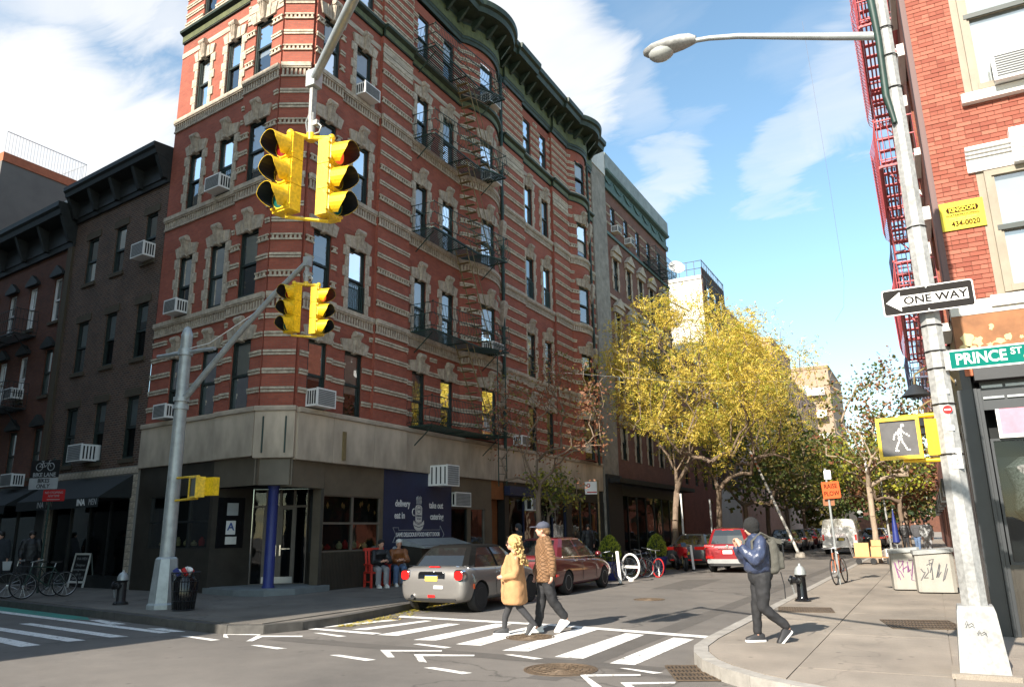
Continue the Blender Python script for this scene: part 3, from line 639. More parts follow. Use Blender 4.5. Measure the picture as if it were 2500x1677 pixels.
# carved drain heads and downpipes at the bays
for y in (27.3, 37.55):
    mb = MB(); mb.cyl((-15.02, y, 5.0), (-15.02, y, 22.2), .075, n=8); mb.build('downpipe', 'iron_green', corner, 40)
    for z in (7.2, 10.6, 14.3, 17.9): MB().loft([[(-15.2, y-.15*k, z0), (-14.9-.1*j, y-.15*k, z0), (-14.9-.1*j, y+.15*k, z0), (-15.2, y+.15*k, z0)] for z0, k, j in ((z-.45, .6, 1), (z, .8, .5), (z+.55, 1.1, -.3), (z+.7, .9, 0))]).build('scroll_bracket', 'limestone_carved', corner)
# stone architrave, slab by slab
ys = [15.45, 16.9, 18.79, 20.51, 22.5, 24.58, 26.29, 27.33, 29.2, 30.9, 32.53, 34.56, 36.3, 38.2]
for i, (a, b) in enumerate(zip(ys[:-1], ys[1:])):
    d = .2 if b < 20.6 else .1
    o = stone('architrave_slab', 'architrave', FN, a+.006, b-.006, -.1, d, 3.68, 4.98, corner); stone('architrave_coping', 'architrave', FN, a+.004, b-.004, -.1, d+.05, 4.985, 5.12, corner)
sl_ = [0, 1.8, 3.8, 5.74]
for a, b in zip(sl_[:-1], sl_[1:]): stone('architrave_slab', 'architrave', FL, a+.006, b-.006, -.1, .2 if a < 1 else .12, 3.78, 5.0, corner); stone('architrave_coping', 'architrave', FL, a+.004, b-.004, -.1, .25 if a < 1 else .17, 5.005, 5.14, corner)
stone('architrave_slab', 'architrave', FC, -.08, CL+.1, -.1, .2, 3.72, 5.0, corner); stone('architrave_coping', 'architrave', FC, -.1, CL+.12, -.1, .25, 5.005, 5.14, corner)
for x in (.16, .78): stone('iron_strap', 'iron_green', FC, x-.02, x+.02, .2, .225, 3.85, 4.85, corner)
stone('iron_strap', 'iron_rust', FN, 17.28, 17.4, .2, .26, 3.78, 4.62, corner)
# ---- shop front under the architrave
GZ = .15
mb = MB()
FL.box(mb, 1.85, 5.74, -.3, 0, GZ, 1.35); FL.box(mb, 1.85, 5.74, -.3, 0, 2.86, 3.8); FL.box(mb, 5.0, 5.74, -.3, 0, 1.35, 2.86); FL.box(mb, 1.85, 2.0, -.3, 0, 1.35, 2.86)
mb.build('shop_wall', 'store_granite', corner)
mb = MB(); FL.box(mb, -.1, 1.85, -.3, .05, 3.0, 3.79); FC.box(mb, -.05, CL+.06, -.3, .05, 3.0, 3.73); FN.box(mb, 15.4, 16.75, -.3, .05, 2.95, 3.68); mb.build('fascia', 'store_panel', corner)
mb = MB(); FN.box(mb, 16.7, 19.56, -.3, 0, GZ, 1.2); FN.box(mb, 16.7, 19.56, -.3, 0, 2.78, 3.68); FN.box(mb, 16.7, 16.82, -.3, 0, 1.2, 2.78); FN.box(mb, 19.42, 19.56, -.3, 0, 1.2, 2.78); mb.build('shop_wall', 'store_panel', corner)
# ribbed granite below the right window
mb = MB()
for i in range(46): y = 16.72+i*.0615; FN.box(mb, y, y+.035, 0, .012, GZ, 1.18)
mb.build('ribbed_panel', 'store_granite', corner)
def shopwin(face, a, b, z0, z1, cols, rows, fmat, bld, depth=1.2, fw=.06, d=0., back='room_dark', pane='pane_shop'):
    mb = MB()
    for i in range(cols+1): x = a+(b-a)*i/cols; face.box(mb, max(a, x-fw/2), min(b, x+fw/2), d-.12, d-.02, z0, z1)
    for j in range(rows+1): z = z0+(z1-z0)*j/rows; face.box(mb, a, b, d-.115, d-.025, max(z0, z-fw/2), min(z1, z+fw/2))
    A = [(a, z0), (b, z0), (b, z1), (a, z1)]
    mb.quad(*[face.p(s, d-depth, z) for s, z in A], 1)
    for k in range(4): p, q = A[k], A[(k+1) % 4]; mb.quad(face.p(p[0], d-.12, p[1]), face.p(q[0], d-.12, q[1]), face.p(q[0], d-depth, q[1]), face.p(p[0], d-depth, p[1]), 1)
    w = mb.build('shop_window', [fmat, back], bld)
    for i in range(cols):
        for j in range(rows):
            x0, x1, y0, y1 = a+(b-a)*i/cols, a+(b-a)*(i+1)/cols, z0+(z1-z0)*j/rows, z0+(z1-z0)*(j+1)/rows
            MB().quad(face.p(x0, d-.07, y0), face.p(x1, d-.07, y0), face.p(x1, d-.07, y1), face.p(x0, d-.07, y1)).build('pane', pane, w)
    return w
shopwin(FN, 16.82, 19.42, 1.2, 2.78, 2, 2, 'metal_frame', corner, .5)
shopwin(FL, 2.0, 5.0, 1.35, 2.86, 3, 2, 'store_dark', corner, .5)
# goods on the shelves and paper leaves hung in the panes
mat('leaf_paper', (.55, .5, .12), .8, var=.5, scale=20, col2=(.7, .25, .1)); mat('goods', (.5, .4, .2), .8, var=.3, scale=15)
k = 0
for f, a, b, z in ((FL, 2.1, 4.9, 1.42), (FN, 16.95, 19.3, 1.26)):
    for i in range(7):
        x = a+(b-a)*(i+.5)/7+random.uniform(-.1, .1); h = random.uniform(.1, .24); p = f.p(x, -.3, z)
        mb = MB().lathe([(.07, 0), (.1, h*.4), (.075, h*.8), (.03, h), (.035, h+.03)], 10); o = mb.build('jar', random.choice(('goods', 'goods', 'offwhite', 'red_sign')), None, 40); o.location = p
        tag(o, ('jar on the sill inside the left cafe window, ' if f is FL else 'jar on the sill inside the right cafe window, ')+('first', 'second', 'third', 'fourth', 'fifth', 'sixth', 'seventh')[i]+' from the cafe door', 'jar', 'jars in the cafe windows')
for i in range(9):
    x = random.uniform(16.95, 19.3); z = random.uniform(2.3, 2.62); w = random.uniform(.05, .09); P = FN.p
    MB().add([P(x, -.13, z+w), P(x+w*.6, -.13, z), P(x, -.13, z-w*1.2), P(x-w*.6, -.13, z), P(x, -.137, z+w), P(x-w*.6, -.137, z), P(x, -.137, z-w*1.2), P(x+w*.6, -.137, z)], [(0, 1, 2, 3), (4, 5, 6, 7)]).build('paper_leaf', 'leaf_paper', corner)
# ---- recessed corner entrance: return walls, doors, step, column
E0 = Vector(FL.p(1.85, 0, 0)); E1 = Vector(FN.p(16.7, 0, 0)); I0 = E0+Vector((.35, 1.15, 0)); I1 = E1+Vector((-.9, .45, 0))
def vwall(p, q, z0, z1, m, name, th=.08, par_=corner):
    d = (q-p).normalized(); n = Vector((d.y, -d.x, 0))*th
    return MB().poly([tuple(p[:2]), tuple(q[:2]), tuple((q-n)[:2]), tuple((p-n)[:2])], z0, z1).build(name, m, par_)
vwall(E0, I0, GZ, 3.4, 'store_granite', 'return_wall'); vwall(I1, E1, GZ, 3.4, 'store_granite', 'return_wall')
MB().poly([tuple(E0[:2]), tuple(I0[:2]), tuple(I1[:2]), tuple(E1[:2]), (-15.2, 15.45), (-16, 15)], 3.0, 3.06).build('porch_ceiling', 'store_dark', corner)
FD = Face(tuple(I0[:2]), tuple((I1-I0).normalized()[:2]), tuple(Vector(((I1-I0).normalized().y, -(I1-I0).normalized().x, 0))[:2])); W_ = (I1-I0).length
shopwin(FD, 0, W_, 2.5, 3.0, 4, 1, 'metal_frame', corner, .9)
shopwin(FD, 0, W_*.225, .3, 2.498, 1, 1, 'metal_frame', corner, .9); shopwin(FD, W_*.775, W_, .3, 2.498, 1, 1, 'metal_frame', corner, .9)
for a, b, hx in ((W_*.226, W_*.4995, .85), (W_*.5005, W_*.774, .15)):
    dr = shopwin(FD, a, b, .302, 2.496, 1, 1, 'metal_frame', corner, .95, .17); dr.name = 'door'
    mb = MB(); x = a+(b-a)*hx; FD.box(mb, x-.02, x+.02, -.02, .05, 1.1, 1.4); FD.box(mb, a+.1, b-.1, -.02, .03, 1.28, 1.31); mb.build('door_handle', 'chrome', dr)
    mb = MB(); FD.box(mb, a, b, -.02, .004, .34, .52); mb.build('kick_plate', 'alloy', dr)
for f, s_, d_, z, w, h, m_ in ((FL, 1.5, 0, 0, 0, 0, 0),): pass
# menu board pane on the left return with its grade card
n0 = (I0-E0).normalized(); FE = Face(tuple(E0[:2]), tuple(n0[:2]), (n0.y, -n0.x))
stone('notice_panel', 'black_gloss', FE, .15, .95, 0, .02, 1.35, 2.75, corner)
gc = thing('grade_card', 'white card with a blue letter A beside the cafe door', 'sign', FE.p(.55, .03, 1.75), world=True)
mb = MB(); FE.box(mb, .42, .7, .022, .028, 1.72, 2.1); mb.build('card', 'white', gc)
mat('ink_blue', (.03, .07, .25), .6, var=0)
text('A', .3, 'ink_blue', gc, frame(FE.p(.56, .032, 1.93), FE.d, Vector((0, 0, 1)), FE.n), bold=.006)
for z0, z1, m_, lb in ((2.25, 2.6, 'blind_grey', 'pale paper menu high on the cafe door jamb'), (1.45, 1.66, 'offwhite', 'small paper notice under the grade card')):
    mb = MB(); FE.box(mb, .42, .75, .022, .027, z0, z1); tag(mb.build('notice', m_, None), lb, 'notice')
step = thing('entrance_step', 'low grey painted step below the cafe corner door', 'step', (-16.6, 15.6, .15), world=True)
MB().poly([(-18.3, 15.85), (-18.0, 15.2), (-16.3, 14.75), (-15.35, 14.9), (-14.95, 15.6), (-15.1, 17.1), (-15.9, 17.4), (-18.2, 16.6)], .15, .3).build('tread', 'step_grey', step)
MB().poly([(-18.2, 15.9), (-17.9, 15.3), (-16.25, 14.85), (-15.4, 15.0), (-15.05, 15.62), (-15.15, 17.0), (-15.9, 17.3), (-18.1, 16.6)], .3, .315).build('top', 'step_grey', step)
colm = thing('blue_column', 'round navy blue column before the cafe corner door', 'column', (-15.85, 15.52, .3))
MB().lathe([(.17, 0), (.17, .05), (.145, .08), (.14, 2.6), (.16, 2.64), (.17, 2.7)], 20).build('shaft', 'blue_column', colm, 40)
# ---- mural wall, doors, and shops along the side street
MB().box(-15.5, -15.18, 19.56, 23.48, .15, 3.68).build('mural_wall', 'navy', corner)
mur = thing('painted_sign', 'navy painted wall sign with white mug and delivery take out lettering', 'sign', (-15.17, 21.5, 1.5), world=True)
def FRm(y, z, d=.024): return frame(FN.p(y, d, z), FN.d, Vector((0, 0, 1)), FN.n)
text('delivery', .30, 'white', mur, FRm(20.55, 2.62), bold=.006, sx=.85); text('eat in', .30, 'white', mur, FRm(20.4, 2.24), bold=.006, sx=.85)
text('take out', .30, 'white', mur, FRm(22.5, 2.6), bold=.006, sx=.85); text('catering', .30, 'white', mur, FRm(22.55, 2.22), bold=.006, sx=.85)
text('SAME DELICIOUS FOOD NEXT DOOR', .19, 'white', mur, FRm(21.48, 1.63), bold=.004, sx=.78)
mb = MB(); P = lambda y, z, d=.022: FN.p(y, d, z)
mb.add([P(21.28, 2.02), P(21.26, 2.5), P(21.3, 2.58), P(21.45, 2.61), P(21.6, 2.58), P(21.66, 2.5), P(21.64, 2.02), P(21.45, 1.97)], [tuple(range(8))])
mb.add([P(21.18, 2.1), P(21.28, 2.0), P(21.45, 1.95), P(21.64, 2.0), P(21.76, 2.1), P(21.78, 1.98), P(21.7, 1.84), P(21.58, 1.75), P(21.36, 1.75), P(21.22, 1.84), P(21.15, 1.98)], [tuple(range(11))])
mb.build('mug', 'offwhite', mur)
mb = MB(); mb.torus(P(21.2, 2.36), .11, .018, 'x', 14, 4, a0=PI*.45, a1=PI*1.55)
for k in range(5): y = 21.33+.065*k; mb.tube([P(y, 2.63), P(y+.02, 2.72), P(y-.015, 2.8), P(y+.01, 2.86+.04*(k % 2))], .009, 4)
mb.build('steam', 'offwhite', mur)
mb = MB(); mb.torus(P(21.46, 2.45, .024), .13, .008, 'x', 18, 4); mb.tube([P(21.26, 2.06, .024), P(21.45, 2.0, .024), P(21.66, 2.06, .024)], .01, 4); mb.tube([P(21.2, 1.93, .024), P(21.46, 1.86, .024), P(21.74, 1.93, .024)], .012, 4); mb.build('mug_ink', 'navy', mur)
text('CAFE', .09, 'navy', mur, FRm(21.46, 2.45, .027)); text('HABANA', .1, 'navy', mur, FRm(21.46, 2.24, .027), sx=.8); text('TO GO', .09, 'navy', mur, FRm(21.46, 2.14, .027), sx=.8)
mb = MB(); pts = [(20.05, 1.86), (20.35, 1.86), (20.35, 1.78), (22.75, 1.78), (22.75, 1.92), (23.0, 1.63), (22.75, 1.34), (22.75, 1.48), (20.35, 1.48), (20.35, 1.4), (20.05, 1.4), (20.22, 1.63), (20.05, 1.86)]
mb.tube([P(*q) for q in pts], .01, 4); mb.build('arrow_outline', 'blind_grey', mur)
mb = MB(); FN.box(mb, 23.48, 26.45, -.3, -.02, 2.55, 3.68); FN.box(mb, 24.6, 24.85, -.3, 0, GZ, 2.55); FN.box(mb, 25.9, 26.45, -.3, 0, GZ, 2.55); FN.box(mb, 24.85, 25.9, -.3, -.02, GZ, .6); mb.build('shop_wall', 'store_panel', corner)
shopwin(FN, 23.5, 24.6, GZ, 2.55, 1, 1, 'store_dark', corner, .6).name = 'door'
shopwin(FN, 24.85, 25.9, .6, 2.55, 1, 1, 'metal_frame', corner, .6)
mat('orange_wood', (.22, .075, .02), .5, var=.25, scale=4)
mb = MB(); FN.box(mb, 26.45, 27.45, -.3, -.02, 2.95, 3.68); FN.box(mb, 26.5, 27.4, -.35, -.3, GZ, 2.95); mb.build('door', 'orange_wood', corner)
mb = MB(); FN.box(mb, 27.45, 38.3, -.3, 0, 3.1, 3.68); FN.box(mb, 27.45, 27.8, -.3, .03, GZ, 3.1); FN.box(mb, 33.5, 34.1, -.3, .03, GZ, 3.1); FN.box(mb, 37.8, 38.3, -.3, .03, GZ, 3.1); FN.box(mb, 27.8, 38.0, -.3, .02, GZ, .55); mb.build('shop_wall', 'store_dark', corner)
shopwin(FN, 27.8, 33.5, .55, 3.1, 4, 1, 'navy', corner, 1.6); shopwin(FN, 34.1, 37.8, .55, 3.1, 3, 1, 'store_dark', corner, 1.6)
mb = MB(); FN.box(mb, 27.5, 33.9, 0, .25, 3.12, 3.5); mb.build('shop_fascia', 'navy', corner)
mat('orange_poster', (.75, .28, .04), .6, var=.2, scale=6)
for y, w, lb in ((35.35, .55, 'orange poster in the dark shop window behind the sign post'), (37.2, .3, 'narrow orange poster at the far end of the shop window')):
    mb = MB(); FN.box(mb, y, y+w, -.2, -.195, 1.7, 2.5); tag(mb.build('poster', 'orange_poster', None), lb, 'poster')
# air conditioners
AC = lambda *a, **k: aircon(*a, **k)
AC(FL, 0, 2.22, 2.96, 0, 12.3, 12.75, 'white air conditioner in the left facade window beside the big signal'); AC(FL, 0, 3.98, 4.62, 0, 8.55, 8.98, 'white air conditioner at the left edge of the red facade'); AC(FL, 0, 4.0, 4.64, 0, 5.2, 5.62, 'white air conditioner behind the left signal pole')
AC(FR, 0, 15.8, 16.54, .1, 5.18, 5.68, 'white air conditioner low on the corner next to the small signal'); AC(FR, 0, 17.5, 18.26, 0, 15.98, 16.4, 'white air conditioner right of the mast arm on the fifth floor')
AC(FR, 0, 25.1, 25.95, 0, 19.62, 20.05, 'white air conditioner in the top bay window'); AC(FR, 0, 25.1, 25.95, 0, 15.98, 16.4, 'white air conditioner in the bay window one floor below the top'); AC(FR, 0, 25.1, 25.95, 0, 8.55, 8.98, 'white air conditioner in the bay window behind the fire escape posts'); 
AC(FR, 0, 28.1, 28.8, .12, 5.2, 5.6, 'small white air conditioner low on the wall left of the young tree')
AC(FN, 0, 22.0, 22.75, .1, 3.25, 3.95, 'large white air conditioner above the mural on the stone band', dep=.7); AC(FN, 0, 23.55, 24.6, 0, 2.6, 3.1, 'white air conditioner over the dark side door beside the mural', dep=.15)
AC(FR, 0, 29.4, 30.1, 0, 2.55, 3.05, 'white air conditioner above the blue shop window behind the tree', dep=.3)
# ---- fire escapes
def fire_escape(face, name, label, a, b, zs, dep, m, mr, stair=True, belly=.16, drop=True, wire=None):
    t = thing(name, label, 'fire escape', face.p((a+b)/2, 0, zs[0]), world=True)
    for zi, z in enumerate(zs):
        mb = MB(); n = int(dep/.085)
        for i in range(n): d = .06+(dep-.1)*i/(n-1); face.box(mb, a, b, d-.018, d+.018, z-.02, z)
        for d in (.02, dep): face.box(mb, a, b, d-.02, d+.02, z-.07, z-.015)
        for s in (a, (a+b)/2, b): face.box(mb, s-.02, s+.02, 0, dep, z-.06, z-.021)
        for s in (a+.3, b-.3): mb.tube([face.p(s, .02, z-.7), face.p(s, dep*.8, z-.05)], .022, 4)
        mb.build('platform', m, t)
        mb = MB()
        def rail(p, q, n, out):
            p = Vector(p); q = Vector(q)
            for h in (.1, .55, .95): mb.tube([p+Vector((0, 0, h)), q+Vector((0, 0, h))], .016, 4)
            for i in range(n+1):
                c = p+(q-p)*i/n; o = Vector(out)*belly
                mb.tube([c, c+o*.7+Vector((0, 0, .12)), c+o+Vector((0, 0, .3)), c+o*.35+Vector((0, 0, .6)), c+Vector((0, 0, .95))], .009, 3)
        rail(face.p(a, dep, z), face.p(b, dep, z), int((b-a)/.16), face.n); rail(face.p(a, 0, z), face.p(a, dep, z), 6, -face.d); rail(face.p(b, 0, z), face.p(b, dep, z), 6, face.d)
        for s in (a, b):
            for h in (.95,): mb.ball(face.p(s, dep, z+h+.03), .03, n=6, k=4)
        mb.build('railing', m, t)
        if stair and zi+1 < len(zs):
            mb = MB(); z1 = zs[zi+1]; s0, s1 = (a+(b-a)*.82, a+(b-a)*.5); n = 13
            for d in (dep*.45, dep*.93): mb.tube([face.p(s0, d, z), face.p(s1, d, z1)], .022, 4)
            for d in (dep*.93,): mb.tube([face.p(s0, d, z+.8), face.p(s1, d, z1+.8)], .014, 4)
            for i in range(1, n): q = i/n; s = s0+(s1-s0)*q; face.box(mb, s-.07, s+.07, dep*.45, dep*.93, z+(z1-z)*q-.012, z+(z1-z)*q+.012)
            mb.build('stair', mr, t)
    if drop:
        mb = MB(); s = b-.5; zt = zs[0]+1.2; zb = 3.3
        for x in (s-.2, s+.2): mb.tube([face.p(x, dep+.06, zb), face.p(x, dep+.06, zt+2)], .022, 4)
        k = zb+.15
        while k < zt+2: mb.tube([face.p(s-.2, dep+.06, k), face.p(s+.2, dep+.06, k)], .013, 4); k += .3
        mb.build('drop_ladder', m, t)
    return t
fire_escape(FR, 'fire_escape', 'dark green bellied iron fire escape on the red corner building', 20.75, 25.3, [5.2, 8.5, 12.25, 15.95, 19.6], 1.0, 'iron_green', 'iron_rust')
# ------------------------------------------------------------------ dark brick neighbour on the left
random.seed(5)
dark = thing('brick_rowhouse', 'dark mottled brick walk up with black cornice left of the corner building', 'building', FL.p(8.9, 0, 0), world=True)
DW = [(6.3, 7.0), (8.28, 8.98), (10.2, 10.95)]; DZ = [(4.15, 6.2), (7.48, 9.4), (10.9, 12.68)]
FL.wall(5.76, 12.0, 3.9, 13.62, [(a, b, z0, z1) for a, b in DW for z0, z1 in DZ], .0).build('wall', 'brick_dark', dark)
mat('brownstone', (.07, .052, .03), .85, var=.25, scale=4)
for i, (z0, z1) in enumerate(DZ):
    for j, (a, b) in enumerate(DW):
        window(FL, dark, a, b, z0, z1, 0, blind=(.5 if i == 2 else random.choice((0, .3, .45))), bm='blind' if i == 2 else 'blind_grey', pane='pane' if i == 2 else 'pane_shop')
        stone('lintel', 'brownstone', FL, a-.15, b+.15, -.05, .03, z1, z1+.26, dark); stone('sill', 'brownstone', FL, a-.1, b+.1, -.05, .06, z0-.13, z0, dark)
def cornice(face, a, b, z, h, dep, m, bld, br=.7, m2=None):
    mb = MB(); face.sweep(mb, a, b, [(-.3, z), (.08, z), (.1, z+h*.12), (.14, z+h*.14), (.14, z+h*.62), (dep*.85, z+h*.7), (dep*.9, z+h*.82), (dep, z+h*.88), (dep, z+h), (-.3, z+h+.05)])
    c = mb.build('cornice', m, bld); n = max(2, int((b-a)/br))
    for i in range(n+1):
        x = a+.1+(b-a-.2)*i/n; k = MB(); k.hexa([face.p(x-.09, .1, z+h*.1), face.p(x+.09, .1, z+h*.1), face.p(x+.09, .24, z+h*.1), face.p(x-.09, .24, z+h*.1), face.p(x-.09, .1, z+h*.7), face.p(x+.09, .1, z+h*.7), face.p(x+.09, dep*.8, z+h*.7), face.p(x-.09, dep*.8, z+h*.7)])
        k.build('bracket', m, c)
    return c
mat('black_tin', (.012, .014, .013), .6, var=.5, scale=5)
cornice(FL, 5.76, 12.0, 13.6, 1.3, .7, 'black_tin', dark, 1.5)
MB().poly([Lp(5.78), Lp(12), (-27.5, 30), (-21.8, 30)], 14.0, 14.1).build('roof', 'asphalt_patch', dark)
mb = MB(); FL.box(mb, 5.76, 6.1, -.2, .06, .15, 3.62); FL.box(mb, 11.1, 11.55, -.2, .06, .15, 3.62); FL.box(mb, 5.76, 12.0, -.2, .06, 3.62, 3.9); mb.build('glazed_surround', 'brick_white', dark)
for s0 in (5.76, 11.1):
    for i in range(16): stone('glazed_block', 'limestone', FL, s0+.02, s0+.3, .06, .075, .2+i*.215, .2+i*.215+.19, dark)
for s in range(26): stone('coping_block', 'limestone', FL, 5.78+s*.24, 5.78+s*.24+.228, .06, .085, 3.66, 3.86, dark)
shopwin(FL, 6.1, 11.1, .5, 2.9, 4, 1, 'store_dark', dark, 1.5); mb = MB(); FL.box(mb, 6.1, 11.1, -.1, .0, .15, .5); FL.box(mb, 11.55, 12.0, -.2, 0, .15, 3.62); FL.box(mb, 6.1, 11.1, -.2, 0, 2.9, 3.62); mb.build('shop_front', 'store_dark', dark)
mat('awning_black', (.009, .011, .011), .8, var=.3, scale=3)
def awning(a, b, z0, z1, dep, label, words):
    aw = thing('awning', label, 'awning', FL.p((a+b)/2, 0, z0), world=True)
    mb = MB(); P = FL.p
    mb.hexa([P(a, .07, z0+.3), P(b, .07, z0+.3), P(b, dep, z0+.28), P(a, dep, z0+.28), P(a, .07, z1), P(b, .07, z1), P(b, dep, z0+.3), P(a, dep, z0+.3)])
    mb.build('canopy', 'awning_black', aw)
    mb = MB(); FL.box(mb, a, b, dep-.012, dep+.004, z0, z0+.3); mb.build('valance', 'awning_black', aw)
    mb = MB()
    for s in (a+.05, b-.05): mb.tube([P(s, .05, z0+.3), P(s, dep-.02, z0+.29)], .015, 5)
    mb.build('awning_arm', 'iron_green', aw)
    for s, w, sx, m_ in words: text(w, .27, m_, aw, frame(FL.p(s, dep+.008, z0+.15), -FL.d, Vector((0, 0, 1)), FL.n), bold=.008 if m_ == 'white' else 0, sx=sx)
awning(6.0, 11.3, 2.6, 3.62, 1.1, 'black shop awning lettered INA MEN on the dark brick building', [(7.0, 'INA', 1.1, 'white'), (6.3, 'MEN', .85, 'blind_grey'), (9.6, 'INA', 1.0, 'blind_grey'), (9.0, 'MEN', .8, 'store_panel')])
aircon(FL, 0, 8.6, 9.5, 0, 4.2, 4.75, 'white air conditioner over the black awning', dep=.5); aircon(FL, 0, 6.25, 7.0, 0, 10.95, 11.45, 'white air conditioner in the top right window of the dark brick house')
# ------------------------------------------------------------------ brown row house at the far left
brown = thing('brownstone_house', 'shaded brown row house with pedimented windows at the left edge', 'building', FL.p(15.5, 0, 0), world=True)
BW = [(12.72, 13.3), (14.75, 15.35), (16.55, 17.15), (18.4, 19.0)]; BZ = [(3.9, 5.7), (6.95, 8.72), (9.85, 11.6)]
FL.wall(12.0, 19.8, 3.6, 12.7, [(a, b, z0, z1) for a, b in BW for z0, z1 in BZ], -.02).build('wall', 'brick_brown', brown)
stone('pilaster', 'brownstone', FL, 12.02, 12.4, -.05, .08, 3.6, 12.7, brown)
for z0, z1 in BZ:
    for a, b in BW:
        window(FL, brown, a, b, z0, z1, -.02, blind=random.choice((.0, .5, .9)), fm='white_frame' if random.random() < .6 else 'window_frame', bm='blind'); c = (a+b)/2; P = FL.p
        mb = MB(); mb.hexa([P(a-.2, -.05, z1+.08), P(b+.2, -.05, z1+.08), P(b+.2, .14, z1+.08), P(a-.2, .14, z1+.08), P(a-.2, -.05, z1+.18), P(b+.2, -.05, z1+.18), P(b+.2, .14, z1+.18), P(a-.2, .14, z1+.18)])
        mb.add([P(a-.2, -.05, z1+.18), P(b+.2, -.05, z1+.18), P(c, -.05, z1+.52), P(a-.2, .14, z1+.18), P(b+.2, .14, z1+.18), P(c, .14, z1+.52)], [(0, 1, 2), (3, 5, 4), (0, 3, 4, 1), (1, 4, 5, 2), (2, 5, 3, 0)])
        mb.build('pediment', 'black_tin', brown); stone('sill', 'brownstone', FL, a-.1, b+.1, -.05, .05, z0-.12, z0, brown)
cornice(FL, 12.02, 19.8, 12.7, 1.65, .8, 'black_tin', brown, 1.6)
stone('end_block', 'offwhite', FL, 12.05, 12.5, -.2, .4, 14.36, 14.6, brown)
mb = MB(); FL.box(mb, 12.0, 19.8, -.2, -.02, 2.9, 3.6); FL.box(mb, 12.0, 12.3, -.2, .0, .15, 2.9); FL.box(mb, 12.3, 19.8, -.15, -.03, .15, .5); mb.build('shop_front', 'store_dark', brown)
shopwin(FL, 12.3, 19.8, .5, 2.9, 5, 1, 'store_dark', brown, 1.5)
awning(12.2, 19.0, 2.55, 3.5, 1.1, 'black shop awning lettered INA at the left edge', [(14.6, 'INA', 1.0, 'white'), (17.0, 'INA', 1.0, 'white')])
aircon(FL, 0, 14.7, 15.4, -.02, 7.0, 7.4, 'white air conditioner in the brown row house'); aircon(FL, 0, 13.6, 14.5, 0, 3.6, 4.05, 'white air conditioner above the left awning')
fire_escape(FL, 'fire_escape', 'black fire escape on the brown row house at the left', 14.3, 18.6, [6.6, 9.5], .8, 'black_tin', 'black_tin', drop=False, belly=.02)
MB().poly([Lp(12.02), Lp(19.8), (-36, 30), (-28, 30)], 13.0, 13.1).build('roof', 'asphalt_patch', brown)
# grey building behind with a roof terrace
mat('stucco_grey', (.16, .15, .135), .9, var=.12, scale=1); mat('terracotta', (.42, .13, .06), .8, var=.2)
gr = thing('terrace_building', 'plain grey building behind the row houses with a railed roof terrace', 'building', (-40, 22, 0), world=True)
MB().box(-60, -36.9, 17.5, 21.7, 0, 19.3).build('wall', 'stucco_grey', gr); MB().box(-60, -36.85, 17.5, 21.75, 19.3, 19.75).build('coping', 'terracotta', gr)
mb = MB()
for h in (19.8, 20.9): mb.tube([(-37, 17.6, h), (-37, 21.6, h), (-42, 21.6, h)], .02, 4)
for i in range(28): y = 17.6+4*i/27; mb.tube([(-37, y, 19.75), (-37, y, 20.9)], .008, 3)
for i in range(14): x = -37-5*i/13; mb.tube([(x, 21.6, 19.75), (x, 21.6, 20.9)], .008, 3)
mb.build('railing', 'galvanized', gr)
# ------------------------------------------------------------------ next building up the side street
nxt = thing('tenement', 'red brick tenement with grey parapet and teal cornice behind the yellow tree', 'building', (-15.2, 46, 0), world=True)
NWs = [(41.6, 42.4), (44.0, 44.8), (46.3, 47.1), (48.6, 49.4), (51.0, 51.8)]; NZ = [(5.6, 7.6), (9.0, 11.0), (12.4, 14.4), (15.9, 17.9), (19.6, 21.4)]
FN.wall(40.5, 53.5, 4.2, 22.3, [(a, b, z0, z1) for a, b in NWs for z0, z1 in NZ], 0).build('wall', 'brick_grey_red', nxt)
mat('concrete_pier', (.26, .235, .2), .9, var=.3, scale=2.5, bump=.3)
MB().box(-25, -15.05, 38.32, 40.5, 0, 22.9).build('pier', 'concrete_pier', nxt); MB().box(-25, -15.0, 38.32, 40.5, 22.9, 24.5).build('parapet_end', 'offwhite', nxt)
MB().box(-25, -15.3, 53.1, 53.5, 0, 24.4).build('end_wall', 'brick_next', nxt)
MB().poly([(-25, 40.5), (-15.25, 40.5), (-15.25, 53.3), (-25, 53.3)], 22.0, 22.1).build('roof', 'asphalt_patch', nxt)
MB().box(-15.3, -14.95, 40.5, 53.5, 23.4, 24.5).build('parapet', 'cornice_grey', nxt)
mb = MB(); FN.sweep(mb, 40.5, 53.5, [(-.2, 22.2), (.15, 22.2), (.2, 22.5), (.05, 22.55), (.05, 23.2), (.3, 23.3), (.35, 23.4), (-.2, 23.4)])
for i in range(7):
    y = 41.3+i*1.85; mb.tube([FN.p(y-.85, .07, 23.1), FN.p(y-.4, .1, 22.8), FN.p(y, .1, 22.7), FN.p(y+.4, .1, 22.8), FN.p(y+.85, .07, 23.1)], .05, 4)
mb.build('cornice', 'cornice_teal', nxt)
